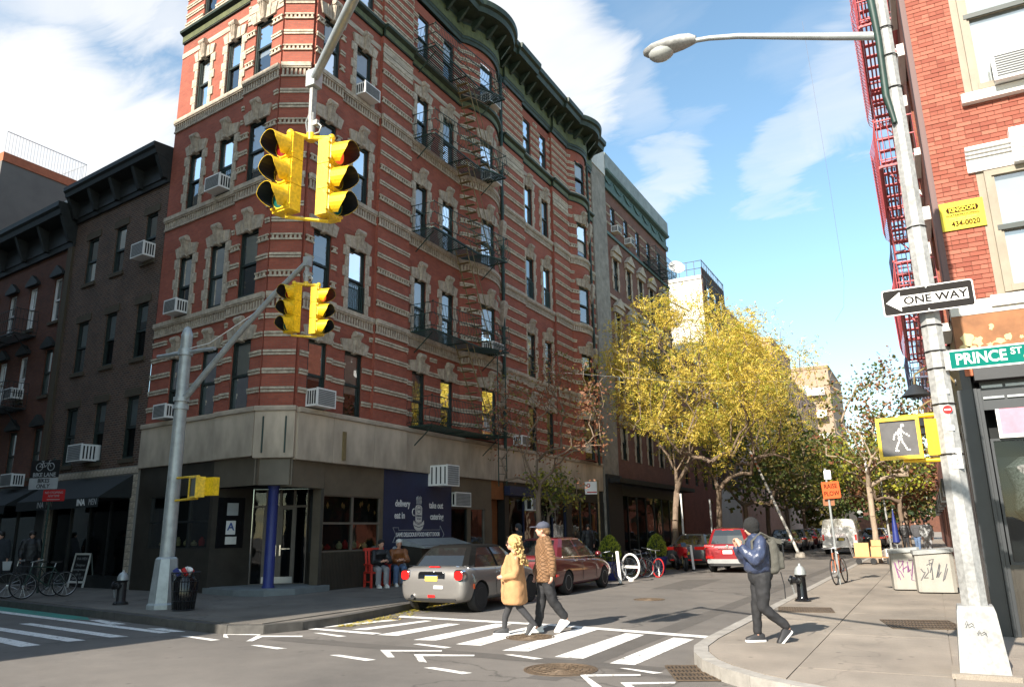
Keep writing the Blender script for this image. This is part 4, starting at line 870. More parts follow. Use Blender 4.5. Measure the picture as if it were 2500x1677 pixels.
for i, (z0, z1) in enumerate(NZ):
    for a, b in NWs:
        window(FN, nxt, a, b, z0, z1, 0, fm='window_frame', blind=random.choice((.3, .6, .95)), bm='blind'); c = (a+b)/2; P = FN.p
        if i < 4:
            for k in range(5):
                w = .22 if k % 2 else .14
                for x0, x1 in ((a-w, a), (b, b+w)): stone('quoin_stone', 'limestone', FN, x0, x1, -.05, .05, z0+.4*k+.005, z0+.4*k+.395, nxt)
            mb = MB(); mb.add([P(a-.35, 0, z1+.35), P(b+.35, 0, z1+.35), P(c, 0, z1+.95), P(a-.35, .28, z1+.35), P(b+.35, .28, z1+.35), P(c, .28, z1+.95)], [(0, 1, 2), (3, 5, 4), (0, 3, 4, 1), (1, 4, 5, 2), (2, 5, 3, 0)]); FN.box(mb, a-.3, b+.3, -.02, .18, z1, z1+.35); mb.build('pediment', 'limestone', nxt)
for i, z in enumerate((8.3, 11.8, 15.2, 19.2)): mb = MB(); FN.box(mb, 40.5, 53.5, -.02, .1, z, z+.18); mb.build('string_course', 'limestone' if i < 3 else 'cornice_teal', nxt)
for z in (20.0, 20.6, 21.2): courses(FN, [(40.5, 41.6, 0), (42.4, 44, 0), (44.8, 46.3, 0), (47.1, 48.6, 0), (49.4, 51, 0), (51.8, 53.5, 0)], 'string_course', nxt, False, z, .1)
mb = MB(); FN.box(mb, 40.5, 53.5, -.3, 0, 3.6, 4.2); mb.build('shop_fascia', 'store_dark', nxt); shopwin(FN, 40.6, 53.4, .3, 3.6, 8, 1, 'store_dark', nxt, 2)
mb = MB(); FN.box(mb, 38.35, 40.5, .16, .3, .15, 4.6); FN.box(mb, 38.6, 53.4, .1, .9, 4.15, 4.4); mb.build('canopy', 'black', nxt)
fire_escape(FN, 'fire_escape', 'dark fire escape on the tenement with the teal cornice', 47.6, 52.2, [9.0, 12.4, 15.9, 19.6], .95, 'iron_green', 'iron_green', drop=False, belly=.05)
aircon(FN, 0, 41.7, 42.3, 0, 19.65, 20.05, 'left white air conditioner under the teal cornice'); aircon(FN, 0, 44.1, 44.7, 0, 19.65, 20.05, 'right white air conditioner under the teal cornice')
# ------------------------------------------------------------------ farther buildings on the left of the side street
def block(name, label, x0, x1, y0, y1, h, m, rows, cols, z0=4.0, sill='limestone', south=(), par_=.6, face=True):
    b = thing(name, label, 'building', ((x0+x1)/2, y0, 0), world=True); f = Face((x1, 0), (0, 1), (1, 0)); g = Face((0, y0), (1, 0), (0, -1))
    hs = []
    for i in range(rows):
        zz = z0+(h-z0-.8)*i/rows
        for j in range(cols): yy = y0+(y1-y0)*(j+.5)/cols; hs.append((yy-.45, yy+.45, zz+.8, zz+2.5))
    f.wall(y0, y1, 0, h, hs).build('wall', m, b)
    for a in hs: window(f, b, a[0], a[1], a[2], a[3], 0, blind=random.choice((0, .5, .9)), bm='blind')
    hs2 = [(x-w/2, x+w/2, z, z+1.7) for x, z, w in south]
    g.wall(x0, x1, 0, h, hs2).build('wall', m, b)
    for a in hs2: window(g, b, a[0], a[1], a[2], a[3], 0, fm='white_frame', blind=.4)
    MB().poly([(x0, y0), (x1, y0), (x1, y1), (x0, y1)], h-.5, h-.4).build('roof', 'asphalt_patch', b)
    mb = MB(); mb.box(x1-.25, x1+.12, y0, y1, h, h+.25); mb.box(x0, x1, y0-.1, y0+.25, h, h+.25); mb.build('coping', sill, b); return b
mat('white_wall', (.6, .57, .52), .85, var=.08, scale=1)
block('low_shop_building', 'low brick building hidden behind the yellow tree', -25, -15.2, 53.6, 63.9, 14.5, 'brick_next', 3, 4)
wb = thing('white_building', 'white rendered building with black rooftop railings and a satellite dish', 'building', (-19, 64, 0), world=True)
MB().box(-26, -15.2, 64, 72.4, 0, 23.2).build('wall', 'white_wall', wb); MB().box(-20.6, -15.2, 63.9, 64.2, 23.2, 23.5).build('coping', 'offwhite', wb)
MB().box(-15.19, -15.1, 64.1, 72.3, 5, 24.3).build('street_front', 'brick_brown', wb)
for a in (64.8, 67.2, 69.6):
    for z in (7, 10.5, 14, 17.5, 20.8): window(Face((-15.1, 0), (0, 1), (1, 0)), wb, a, a+1.2, z, z+1.9, .18, blind=.3)
mb = MB()
for z in (23.5, 24.2, 24.9): mb.tube([(-20.6, 64.1, z), (-15.1, 64.1, z), (-15.1, 72.3, z)], .04, 4)
for i in range(9): mb.tube([(-20.6+5.5*i/8, 64.1, 23.2), (-20.6+5.5*i/8, 64.1, 24.9)], .03, 4)
for i in range(14): mb.tube([(-15.1, 64.1+8.2*i/13, 22.8), (-15.1, 64.1+8.2*i/13, 25.0)], .03, 4)
for i in range(4): mb.tube([(-15.1, 64.1+2*i, 20), (-15.1, 66.1+2*i, 25)], .03, 4)
mb.tube([(-19.5, 63.95, 22.5), (-16.5, 63.9, 20.4)], .05, 4)
mb.build('roof_railing', 'black', wb)
dish = thing('satellite_dish', 'white satellite dish on the white rooftop', 'satellite dish', (-17.5, 64.4, 23.5))
mb = MB().lathe([(.02, 0), (.35, .05), (.6, .16), (.75, .28), (.73, .3), (.58, .19), (.33, .09), (.02, .04)], 20); o = mb.build('reflector', 'white', dish, 50); o.location = (0, 0, 1.1); o.rotation_euler = (rad(65), 0, rad(35))
MB().cyl((0, 0, 0), (0, 0, 1.1), .05, n=8).build('mast', 'galvanized', dish); mb = MB().tube([(0, 0, 1.05), (.35, -.6, 1.5)], .02, 4); mb.ball((.35, -.6, 1.5), .07, n=6, k=5); mb.build('feed_arm', 'galvanized', dish)
block('pink_building', 'pinkish brick building seen above the yellow tree', -26, -15.2, 72.5, 98, 22.5, 'brick_pink', 5, 9, south=[(-17, 14, 1)])
block('stepped_building', 'narrow salmon brick building beyond the pink one', -26, -15.2, 98.2, 114, 25.2, 'brick_pink', 6, 6, south=[(-17, 20, 1)])
block('brick_tower', 'orange brick building with a stepped top far up the street', -27, -15.2, 114.3, 140, 22, 'brick_pink', 5, 8)
tt = block('tan_apartment_tower', 'tan brick apartment block with balconies at the end of the side street', -30, -13.5, 150, 175, 31, 'brick_tan', 7, 6, south=[(-26+4*i, 5+4.2*j, 1.6) for i in range(3) for j in range(6)])
for j in range(6):
    z = 4.6+4.2*j; mb = MB(); mb.box(-17.4, -14.4, 148.4, 150, z-.2, z); 
    for i in range(13): x = -17.4+3*i/12; mb.box(x-.03, x+.03, 148.42, 148.48, z, z+1.1)
    mb.box(-17.4, -14.4, 148.4, 148.5, z+1.05, z+1.15); mb.box(-17.4, -14.4, 148.44, 148.46, z, z+1.0); mb.build('balcony', 'white_frame', tt)
# ------------------------------------------------------------------ right hand building
rb = thing('brick_building', 'sunlit red brick building with black storefront at the right edge', 'building', (.68, 13, 0), world=True)
FRB = Face((0, 13), (1, 0), (0, -1))     # front, s = x
RWs = [(1.45, 2.75, 8.32, 10.9), (1.4, 2.7, 5.0, 6.95)]
FRB.wall(.68, 9, 4.95, 20, RWs+[(4.6, 5.9, 8.32, 10.9), (4.6, 5.9, 5.0, 6.95)], -.012, .3).build('wall', 'mortar', rb)
random.seed(3)
bh, bw = .0745, .215; bricks = []
for r_ in range(int((10.9-4.97)/bh)):
    z = 4.97+r_*bh; x = .72-(bw/2 if r_ % 2 else 0); hdr = (r_ % 6 == 0)
    w0 = bw*.5 if hdr else bw
    while x < 2.95:
        a, b = max(x, .72), min(x+w0, 2.95); x += w0
        segs = [(a, b)]
        for wx0, wx1, wz0, wz1 in RWs:
            fr_ = .1; ns = []
            for p, q in segs:
                if z+bh > wz0-.02 and z < wz1+.01 and q > wx0-fr_ and p < wx1+fr_:
                    if p < wx0-fr_: ns.append((p, wx0-fr_))
                    if q > wx1+fr_: ns.append((wx1+fr_, q))
                else: ns.append((p, q))
            segs = ns
        for p, q in segs:
            if q-p > .03: bricks.append((p+.004, q-.004, z+.004, z+bh-.004))
bricks.sort(key=lambda t: -min(1, (t[1]-t[0])/.2)-(1 if t[0] < 2.3 else 0)-(20-t[2])*.01)
rest = MB()
for i, (p, q, z0, z1) in enumerate(bricks):
    e = random.uniform(-.002, .004)
    if i < 295: stone('brick', 'brick_face%d' % random.choice((0, 0, 1, 2, 3)), FRB, p, q, -.05, .002+e, z0, z1, rb)
    else: FRB.box(rest, p, q, -.05, .002+e, z0, z1, random.choice((0, 0, 1, 2, 3)))
tag(rest.build('brickwork', ['brick_face%d' % i for i in range(4)], rb), kind='stuff')
mb = FRB.wall(2.95, 9, 4.97, 20, [(4.6, 5.9, 8.32, 10.9), (4.6, 5.9, 5.0, 6.95)], .0); mb.build('wall', 'brick_next', rb)
mb = FRB.wall(.72, 2.95, 10.9, 20, [], .0); mb.build('wall', 'brick_next', rb)
for x0, x1, z0, z1 in RWs:
    w = window(FRB, rb, x0, x1, z0, z1, .12, fm='window_frame_tan', blind=.97, bm='blind_sun', rail=.52, fr=.09)
    mb = MB(); 
    for a, b in ((x0-.1, x0), (x1, x1+.1)): FRB.box(mb, a, b, -.15, .0, z0, z1)
    FRB.box(mb, x0-.1, x1+.1, -.15, 0, z1, z1+.02); mb.build('window_casing', 'window_frame_tan', w); zr_ = z0+(z1-z0)*.52; mb = MB(); FRB.box(mb, x0+.05, x1-.05, .06, .085, zr_-.05, zr_+.03); mb.build('meeting_rail', 'window_frame', w)
stone('sill', 'offwhite', FRB, 1.28, 2.9, -.1, .12, 8.14, 8.3, rb); stone('sill', 'offwhite', FRB, 1.2, 2.9, -.1, .1, 4.8, 4.97, rb)
mb = MB(); FRB.sweep(mb, 1.2, 2.9, [(-.1, 6.98), (.05, 6.98), (.05, 7.2), (.09, 7.2), (.09, 7.24), (.13, 7.25), (.13, 7.29), (.17, 7.3), (.17, 7.36), (-.1, 7.38)]); lo = mb.build('lintel', 'white', rb)
mb = MB(); FRB.box(mb, 1.8, 2.4, .0, .2, 6.96, 7.52); kb = mb.build('keystone', 'white', lo); mb = MB()
for k in range(3):
    for sg in (-1, 1): mb.torus(FRB.p(2.1+sg*(.08+.06*(k % 2)), .205, 7.08+.13*k), .05, .014, 'y', 12, 4)
mb.ball(FRB.p(2.1, .2, 7.42), .06, .04, .07, 8, 6); mb.build('carving', 'offwhite', kb, 40)
# side wall on the street
FRS = Face((.68, 0), (0, 1), (-1, 0))
swin = [(14.6, 15.5), (16.6, 17.5), (18.6, 19.5), (20.6, 21.5), (23, 23.9), (25.5, 26.4)]
FRS.wall(13, 29, 4.95, 20, [(a, b, z0, z0+1.9) for a, b in swin for z0 in (5.0, 8.3, 11.6, 15)]).build('wall', 'brick_next', rb)
for a, b in swin:
    for z0 in (5.0, 8.3, 11.6, 15):
        window(FRS, rb, a, b, z0, z0+1.9, 0, fm='window_frame_tan', blind=.5); stone('sill', 'offwhite', FRS, a-.1, b+.1, -.05, .1, z0-.14, z0, rb)
        stone('lintel', 'offwhite', FRS, a-.12, b+.12, -.05, .12, z0+1.9, z0+2.15, rb)
mat('pilaster_mauve', (.125, .072, .066), .7, var=.15, scale=2)
stone('corner_pilaster', 'pilaster_mauve', FRS, 12.99, 13.3, -.05, .035, 4.9, 20, rb); MB().poly([(.7, 13), (9, 13), (9, 29), (.7, 29)], 19.8, 19.9).build('roof', 'asphalt_patch', rb)
# storefront
mat('peeling_brown', (.25, .105, .04), .75, var=.2, scale=2, pits=5); mat('peeling_cream', (.5, .4, .2), .8, var=.1); mat('charcoal', (.026, .029, .032), .4, var=.2, scale=2); mat('charcoal_dark', (.02, .02, .022), .4, var=.2); mat('fascia_white', (.5, .47, .41), .6, var=.12, scale=6)
mb = MB(); FRB.box(mb, .66, 9, -.3, .06, 4.72, 4.8); FRB.box(mb, .66, 9, -.3, .04, 4.8, 4.95); mb.build('fascia_band', 'fascia_white', rb)
mb = MB(); FRB.box(mb, .66, 9, -.3, .05, 4.12, 4.72); mb.build('signboard', 'peeling_brown', rb)
def blotch(cx, cz, w, h, seed):
    random.seed(seed); n = 13; pts = []
    for i in range(n): a = 2*PI*i/n; k = random.uniform(.45, 1.1); pts.append((cx+w*math.cos(a)*k, cz+h*math.sin(a)*k))
    mb = MB().prism([FRB.p(x, .05, z) for x, z in pts], (0, 0, 0), (0, -.003, 0)); mb.build('peeled_patch', 'peeling_cream', rb)
for i, (x, z, w, h) in enumerate(((.82, 4.35, .1, .14), (.95, 4.3, .08, .1), (.8, 4.22, .12, .06), (1.22, 4.28, .1, .05), (1.35, 4.33, .06, .08), (1.15, 4.5, .04, .05), (1.98, 4.4, .09, .05), (1.5, 4.3, .04, .04), (1.1, 4.24, .05, .04))): blotch(x, z, w, h, i)
for zz in (3.95, 3.8): stone('terracotta_block', 'terracotta', FRB, .72, 1.02, -.05, .03, zz, zz+.14, rb)
mb = MB(); FRB.box(mb, .82, 9, -.2, .2, 3.7, 4.1); mb.build('roller_box', 'charcoal_dark', rb)
mb = MB()
for i, (x, w, d) in enumerate(((.58, .2, .02), (.785, .045, .07), (.835, .045, .04))): FRB.box(mb, x, x+w, -.3, d, .15, 3.6)
mb.build('pier', 'charcoal', rb)
mb = MB(); FRS.box(mb, 13, 13.35, -.1, .03, .15, 4.1); FRS.box(mb, 13.4, 28, -.3, -.05, 3.4, 4.95); FRS.box(mb, 13.4, 28, -.3, -.05, .15, .7); 
for y in (16, 19, 22, 25, 28): FRS.box(mb, y-.2, y+.2, -.3, 0, .15, 3.4)
mb.build('side_shopfront', 'charcoal_dark', rb); shopwin(FRS, 13.35, 27.8, .7, 3.4, 7, 1, 'charcoal_dark', rb, 1.2)
mb = MB(); FRB.box(mb, .88, 9, -.3, 0, 3.28, 3.7); mb.build('transom', 'charcoal', rb)
mb = MB()
for a, b in ((.9, 1.16), (1.2, 4)): FRB.box(mb, a, b, .0, .03, 3.44, 3.47); FRB.box(mb, a, b, .0, .03, 3.6, 3.64)
mb.build('transom_bar', 'galvanized', rb)
sw = shopwin(FRB, .9, 4, 1.1, 2.86, 1, 1, 'charcoal', rb, .9, .07)
mb = MB(); FRB.box(mb, .88, 4, -.3, 0, .15, 1.1); mb.build('stall_riser', 'store_granite', rb)
for i in range(6): stone('riser_board', 'store_granite', FRB, .92+i*.22, .92+i*.22+.2, 0, .015, .2, 1.05, rb)
mat('pink_sign', (.75, .2, .26), .6, var=.2, scale=3)
mb = MB(); FRB.box(mb, 1.02, 4, -.02, .03, 2.86, 2.91); FRB.box(mb, 1.02, 1.06, -.02, .03, 2.91, 3.28); mb.build('sign_frame', 'white', rb); mb = MB(); FRB.box(mb, 1.06, 4, -.02, .015, 2.91, 3.28); mb.build('pink_sign', 'pink_sign', rb)
mat('dummy_cloth', (.04, .05, .04), .9, var=.6, scale=30, col2=(.3, .3, .28)); mat('wood', (.3, .14, .05), .6, var=.2, scale=4)
man = thing('shop_dummy', 'dark knitted garment hanging in the right shop window', 'clothing', (1.32, 13.3, 1.65)); MB().lathe([(.1, 0), (.25, .2), (.2, .5), (.28, .8), (.08, .95)], 12).build('garment', 'dummy_cloth', man, 60)
mb = MB(); FRB.box(mb, .98, 3.5, -.5, -.45, 1.12, 1.75); tag(mb.build('cabinet_panel', 'wood', None), 'orange wooden display panel low in the right shop window', 'display panel')
wb_ = thing('wooden_ledge', 'short wooden ledge on brackets under the right shop window', 'ledge', (1.2, 12.85, .75)); MB().box(-.2, 1.2, -.12, .14, -.03, .02).build('board', 'wood', wb_); MB().box(-.1, -.04, -.1, .13, -.25, -.03).build('bracket', 'black', wb_)
# yellow sign
ks = thing('waterproofing_sign', 'yellow KINGDOM WATERPROOFING board with phone number on the brick wall', 'sign', (1.02, 12.97, 6.1), world=True)
mb = MB(); FRB.box(mb, .735, 1.33, .012, .03, 6.1, 6.56); mb.build('board', 'yellow_sign', ks)
def FBm(x, z, d): return frame(FRB.p(x, d, z), Vector((1, 0, 0)), Vector((0, 0, 1)), Vector((0, -1, 0)))
mb = MB(); mb.prism([FRB.p(x, .03, z) for x, z in ((.82, 6.43), (.84, 6.47), (1.24, 6.47), (1.26, 6.43), (1.24, 6.38), (.84, 6.38))], (0, 0, 0), (0, -.002, 0)); mb.build('cartouche', 'brown_ink', ks)
text('KINGDOM', .093, 'yellow_sign', ks, FBm(1.04, 6.424, .034), ext=.001, bold=.003, sx=.82); text('WATERPROOFING', .055, 'brown_ink', ks, FBm(1.035, 6.335, .031), ext=.001, bold=.001, sx=.98)
text('434-0020', .118, 'brown_ink', ks, FBm(1.06, 6.19, .031), ext=.001, bold=.003, sx=.85)
for z in (6.285, 6.255): text('ROOFING   POINTING   BRICK WORK' if z > 6.27 else 'ALL KINDS OF REPAIRS', .022, 'peeling_cream', ks, FBm(1.03, z, .031), ext=.0008)
aircon(FRB, 0, 1.75, 2.45, -.02, 8.32, 8.75, 'white air conditioner on the sunlit sill at the upper right', dep=.3); aircon(FRB, 0, 1.85, 2.6, -.08, 5.05, 5.6, 'white air conditioner in the lower right window behind the one way sign', dep=.2)
fire_escape(FRS, 'fire_escape', 'bright red iron fire escape on the right hand building', 15.6, 20.4, [5.6, 8.6, 11.8, 15], .68, 'iron_red', 'iron_red', drop=False, belly=.14)
fire_escape(FRS, 'fire_escape', 'blue grey fire escape further along the right hand building', 23, 27, [5.6, 8.6, 11.8], .7, 'iron_blue', 'iron_blue', drop=False, belly=.1)
block_r = thing('far_right_buildings', 'row of brick shop houses beyond the red fire escape', 'building', (3, 30, 0), world=True)
f = Face((.75, 0), (0, 1), (-1, 0)); hs = [(31+3.2*i, 32+3.2*i, z, z+1.9) for i in range(20) for z in (5, 8.3, 11.6)]
f.wall(29.1, 96, 0, 15, hs).build('wall', 'brick_next', block_r); MB().box(.8, 10, 29.2, 96, 14, 14.2).build('roof', 'asphalt_patch', block_r)
for a in hs: window(f, block_r, *a, 0, blind=.5)
mb = MB(); 
for i in range(8): y = 30+8*i; mb = MB(); f.box(mb, y, y+5, -.01, .3, 2.6, 3.2); mb.build('shop_fascia', 'store_dark', block_r)
block('end_building', 'brick building closing the far end of the side street', -30, 60, 215, 240, 17, 'brick_brown', 1, 1, south=[(-20+4*i, 4+4*j, 1.6) for i in range(14) for j in range(3)])
# ------------------------------------------------------------------ buildings on the near side that throw the shade (outside the frame)
sh = thing('apartment_block', 'tall brick block across the avenue whose shadow falls over the corner', 'building', (-25, -8, 0), world=True)
MB().poly([(-13.35, -1), (-13.35, -5.5), (-21, -6.3), (-21, -30), (-200, -30), (-200, 18)], 0, 25.9).build('wall', 'stucco_grey', sh)
# ------------------------------------------------------------------ trees
for nm, c, c2 in (('leaf_yellow', (.74, .54, .07), (.84, .67, .14)), ('leaf_gold', (.56, .41, .06), (.7, .56, .1)), ('leaf_lime', (.33, .33, .03), (.46, .44, .05)), ('leaf_green', (.075, .11, .025), (.13, .17, .04)), ('leaf_deep', (.03, .06, .022), (.055, .09, .03)), ('leaf_rust', (.26, .1, .05), (.36, .17, .09)), ('leaf_olive', (.17, .155, .035), (.27, .21, .06)), ('leaf_bright', (.36, .42, .04), (.5, .55, .06))):
    mat(nm, c, .6, var=.15, scale=1.5, col2=c2, trans=True)
mat('bark', (.16, .115, .08), .9, var=.3, scale=9, bump=.6, bscale=40, stretch=(1, 1, .3)); mat('bark_pale', (.30, .235, .17), .9, var=.3, scale=9, bump=.5, bscale=40, stretch=(1, 1, .3))
def tree(label, base, fork, cent, rad3, ntw, nleaf, lmats, seed, trunk_r=.13, bark='bark', leaf=(.05, .15), clump=.45, lean=(0, 0), shell=.5, bare=0., extra=(), name='street_tree', spray=0):
    rnd = random.Random(seed); t = thing(name, label, 'tree', base)
    pos = [Vector((0, 0, 0))]; parn = [-1]; n = 5
    for i in range(1, n+1): k = i/n; pos.append(Vector((lean[0]*k+rnd.uniform(-.04, .04), lean[1]*k+rnd.uniform(-.04, .04), fork*k))); parn.append(i-1)
    C_ = Vector(cent); tg = []
    while len(tg) < ntw:
        v = Vector((rnd.uniform(-1, 1), rnd.uniform(-1, 1), rnd.uniform(-1, 1)))
        l = v.length
        if l > 1 or l < shell*rnd.random(): continue
        if v.z < -.55 and rnd.random() < .5: continue
        tg.append(C_+Vector((v.x*rad3[0], v.y*rad3[1], v.z*rad3[2]))*(1+rnd.uniform(-.12, .1)))
    tg += [Vector(e) for e in extra]
    top = pos[-1]; tg.sort(key=lambda p: (p-top).length); tips = []
    for p in tg:
        best = min(range(3, len(pos)), key=lambda j: (pos[j]-p).length*(1.7-.9*(p.z-pos[j].z)/max(.05, (pos[j]-p).length))+(.6 if j < n else 0))
        a = pos[best]; L = (p-a).length; m = max(2, int(L/.55)); last = best
        up = Vector((0, 0, 1))*L*.12
        for i in range(1, m+1):
            k = i/m; q = a.lerp(p, k)+up*math.sin(PI*k)+Vector((rnd.gauss(0, .05), rnd.gauss(0, .05), rnd.gauss(0, .05)))*L*.2
            pos.append(q); parn.append(last); last = len(pos)-1
        tips.append(last)
    cnt = [0]*len(pos)
    for j in range(len(pos)-1, 0, -1):
        cnt[j] = max(1, cnt[j]); cnt[parn[j]] += cnt[j] if cnt[j] else 1
    mx = max(cnt); R = [max(.009, trunk_r*(c/mx)**.52) for c in cnt]; R[0] = trunk_r*1.25; R[1] = trunk_r*1.02
    mb = MB()
    for j in range(1, len(pos)): mb.cyl(pos[parn[j]], pos[j], R[parn[j]] if parn[j] < n or cnt[parn[j]] < cnt[j]*3 else R[j]*1.1, R[j], n=8 if j <= n else (6 if R[j] > .03 else 4), cap=False)
    mb.build('trunk', bark, t, 60)
    lb = MB(); thin = [j for j in range(n+1, len(pos)) if cnt[j] <= 3 and rnd.random() > bare]; nt_ = len(thin)
    tz = {j: rnd.random() for j in thin}
    for i in range(nleaf):
        j = thin[rnd.randrange(nt_)]; 
        if tz[j] < .18: continue
        c = pos[j]+Vector((rnd.gauss(0, clump), rnd.gauss(0, clump), rnd.gauss(-.05, clump*.75)))
        d = Vector((rnd.gauss(0, 1), rnd.gauss(0, 1), rnd.gauss(-.5, .6))).normalized(); s = d.orthogonal().normalized(); s.rotate(Matrix.Rotation(rnd.uniform(0, 6.28), 3, d))
        l = leaf[1]*rnd.uniform(.6, 1.3); w = leaf[0]*rnd.uniform(.7, 1.3); mi = int(min(len(lmats)-1, max(0, (tz[j]*.7+rnd.random()*.45)*len(lmats))))
        if spray:
            for k in range(spray):
                q = c+d*l*(k/spray); e = (d*.5+s*(1 if k % 2 else -1)*.8).normalized(); ll = l*.38*rnd.uniform(.8, 1.2); f_ = d.cross(s)*w*.5+d*w*.4
                lb.add([q, q+e*ll*.5+f_, q+e*ll, q+e*ll*.5-f_], [(0, 1, 2, 3)], mi)
        else: lb.add([c, c+d*l*.5+s*w, c+d*l, c+d*l*.5-s*w], [(0, 1, 2, 3)], mi)
    lb.build('crown', lmats, t, fix=False)
    return t
tree('large honey locust with bright yellow autumn leaves beside the side street', (-10.9, 36.2, .15), 1.9, (1.1, .5, 8.6), (4.9, 3.8, 4.6), 260, 14000, ['leaf_yellow', 'leaf_yellow', 'leaf_gold', 'leaf_yellow', 'leaf_lime'], 2, .145, 'bark', (.042, .27), .36, (.15, 0), bare=.03, spray=5)
tree('golden half bare street tree behind the big yellow one', (-10.8, 44.5, .15), 3.6, (1.4, .6, 9.2), (5.0, 4.4, 5.2), 220, 7500, ['leaf_gold', 'leaf_yellow', 'leaf_lime', 'leaf_yellow'], 3, .16, 'bark', (.044, .28), .42, (.3, 0), bare=.12, spray=5)
tree('slender young street tree with green and rust leaves behind the couple', (-11.3, 22.4, .15), 2.3, (.3, .4, 5.3), (2.3, 1.7, 2.5), 130, 2600, ['leaf_green', 'leaf_olive', 'leaf_rust', 'leaf_rust'], 4, .085, 'bark', (.035, .12), .2, (.1, .1), bare=.2)
yt = tree('leafy green lower boughs of a sapling beside the young tree', (-11.25, 23.1, .15), 2.0, (.1, .4, 2.9), (1.2, 1.0, .8), 26, 1100, ['leaf_green', 'leaf_green', 'leaf_olive', 'leaf_lime'], 8, .05, 'bark', (.04, .14), .2, (.05, .1))
for i, (x, y, lb, sd) in enumerate(((-10.9, 53, 'green street tree next after the golden ones on the left', 21), (-10.9, 61, 'dark green street tree above the parked black car', 22), (-10.9, 70, 'dark green street tree above the row of parked cars', 23), (-10.9, 80, 'distant green street tree at the end of the parked row', 24))):
    tree(lb, (x, y, .15), 3, (1.4, 0, 6.8-.2*i), (4.6, 4, 3.9), 60, 3600, ['leaf_deep', 'leaf_green', 'leaf_olive', 'leaf_green'], sd, .16, 'bark', (.13, .3), .6)
tree('thin crowned tree with brown green leaves left of the lamp post', (-2.2, 37, .15), 3.2, (.5, .3, 6.4), (2.5, 2.8, 3.0), 90, 2700, ['leaf_olive', 'leaf_rust', 'leaf_green', 'leaf_olive'], 31, .12, 'bark_pale', (.07, .17), .33, bare=.1)
tree('bright yellow green street tree above the white van', (-1.7, 56, .15), 3, (-1.6, 0, 5.4), (3.8, 3, 2.8), 60, 3000, ['leaf_bright', 'leaf_lime', 'leaf_green'], 32, .14, 'bark', (.1, .24), .4)
tree('olive street tree far along the right sidewalk', (-1.6, 62, .15), 2.5, (-1.0, 0, 5.8), (4, 3.5, 4), 70, 4200, ['leaf_green', 'leaf_olive', 'leaf_rust'], 33, .15, 'bark', (.13, .3), .5)
tree('distant green tree closing the end of the street', (-3, 100, 0), 2.5, (0, 0, 5.5), (6, 5, 5), 70, 5200, ['leaf_green', 'leaf_deep', 'leaf_olive'], 34, .2, 'bark', (.25, .5), .8)
tree('second distant green tree at the end of the street', (-10, 98, 0), 2.5, (0, 0, 6), (5, 5, 5.5), 70, 4600, ['leaf_deep', 'leaf_green', 'leaf_olive'], 35, .2, 'bark', (.25, .5), .8)
# fallen leaves along the left gutter
random.seed(9); mb = MB()
for i in range(2600):
    y = random.uniform(11.5, 40); x = -10.5+abs(random.gauss(0, .22))-(.25 if y < 14 else 0)
    if y < 14: x = -10.05-(y-12)*.12+abs(random.gauss(0, .2))
    a = random.uniform(0, 6.28); l = random.uniform(.03, .07); z = .006+random.uniform(0, .02); d = Vector((math.cos(a), math.sin(a), random.uniform(-.1, .1)))*l; s = Vector((-d.y, d.x, 0))*.4; c = Vector((x, y, z))
    mb.add([c-d, c+s, c+d, c-s], [(0, 1, 2, 3)], random.randrange(3))
tag(mb.build('fallen_leaves', ['leaf_yellow', 'leaf_gold', 'leaf_lime'], fix=False), 'fallen yellow leaves gathered along the left gutter', 'leaves', kind='stuff')
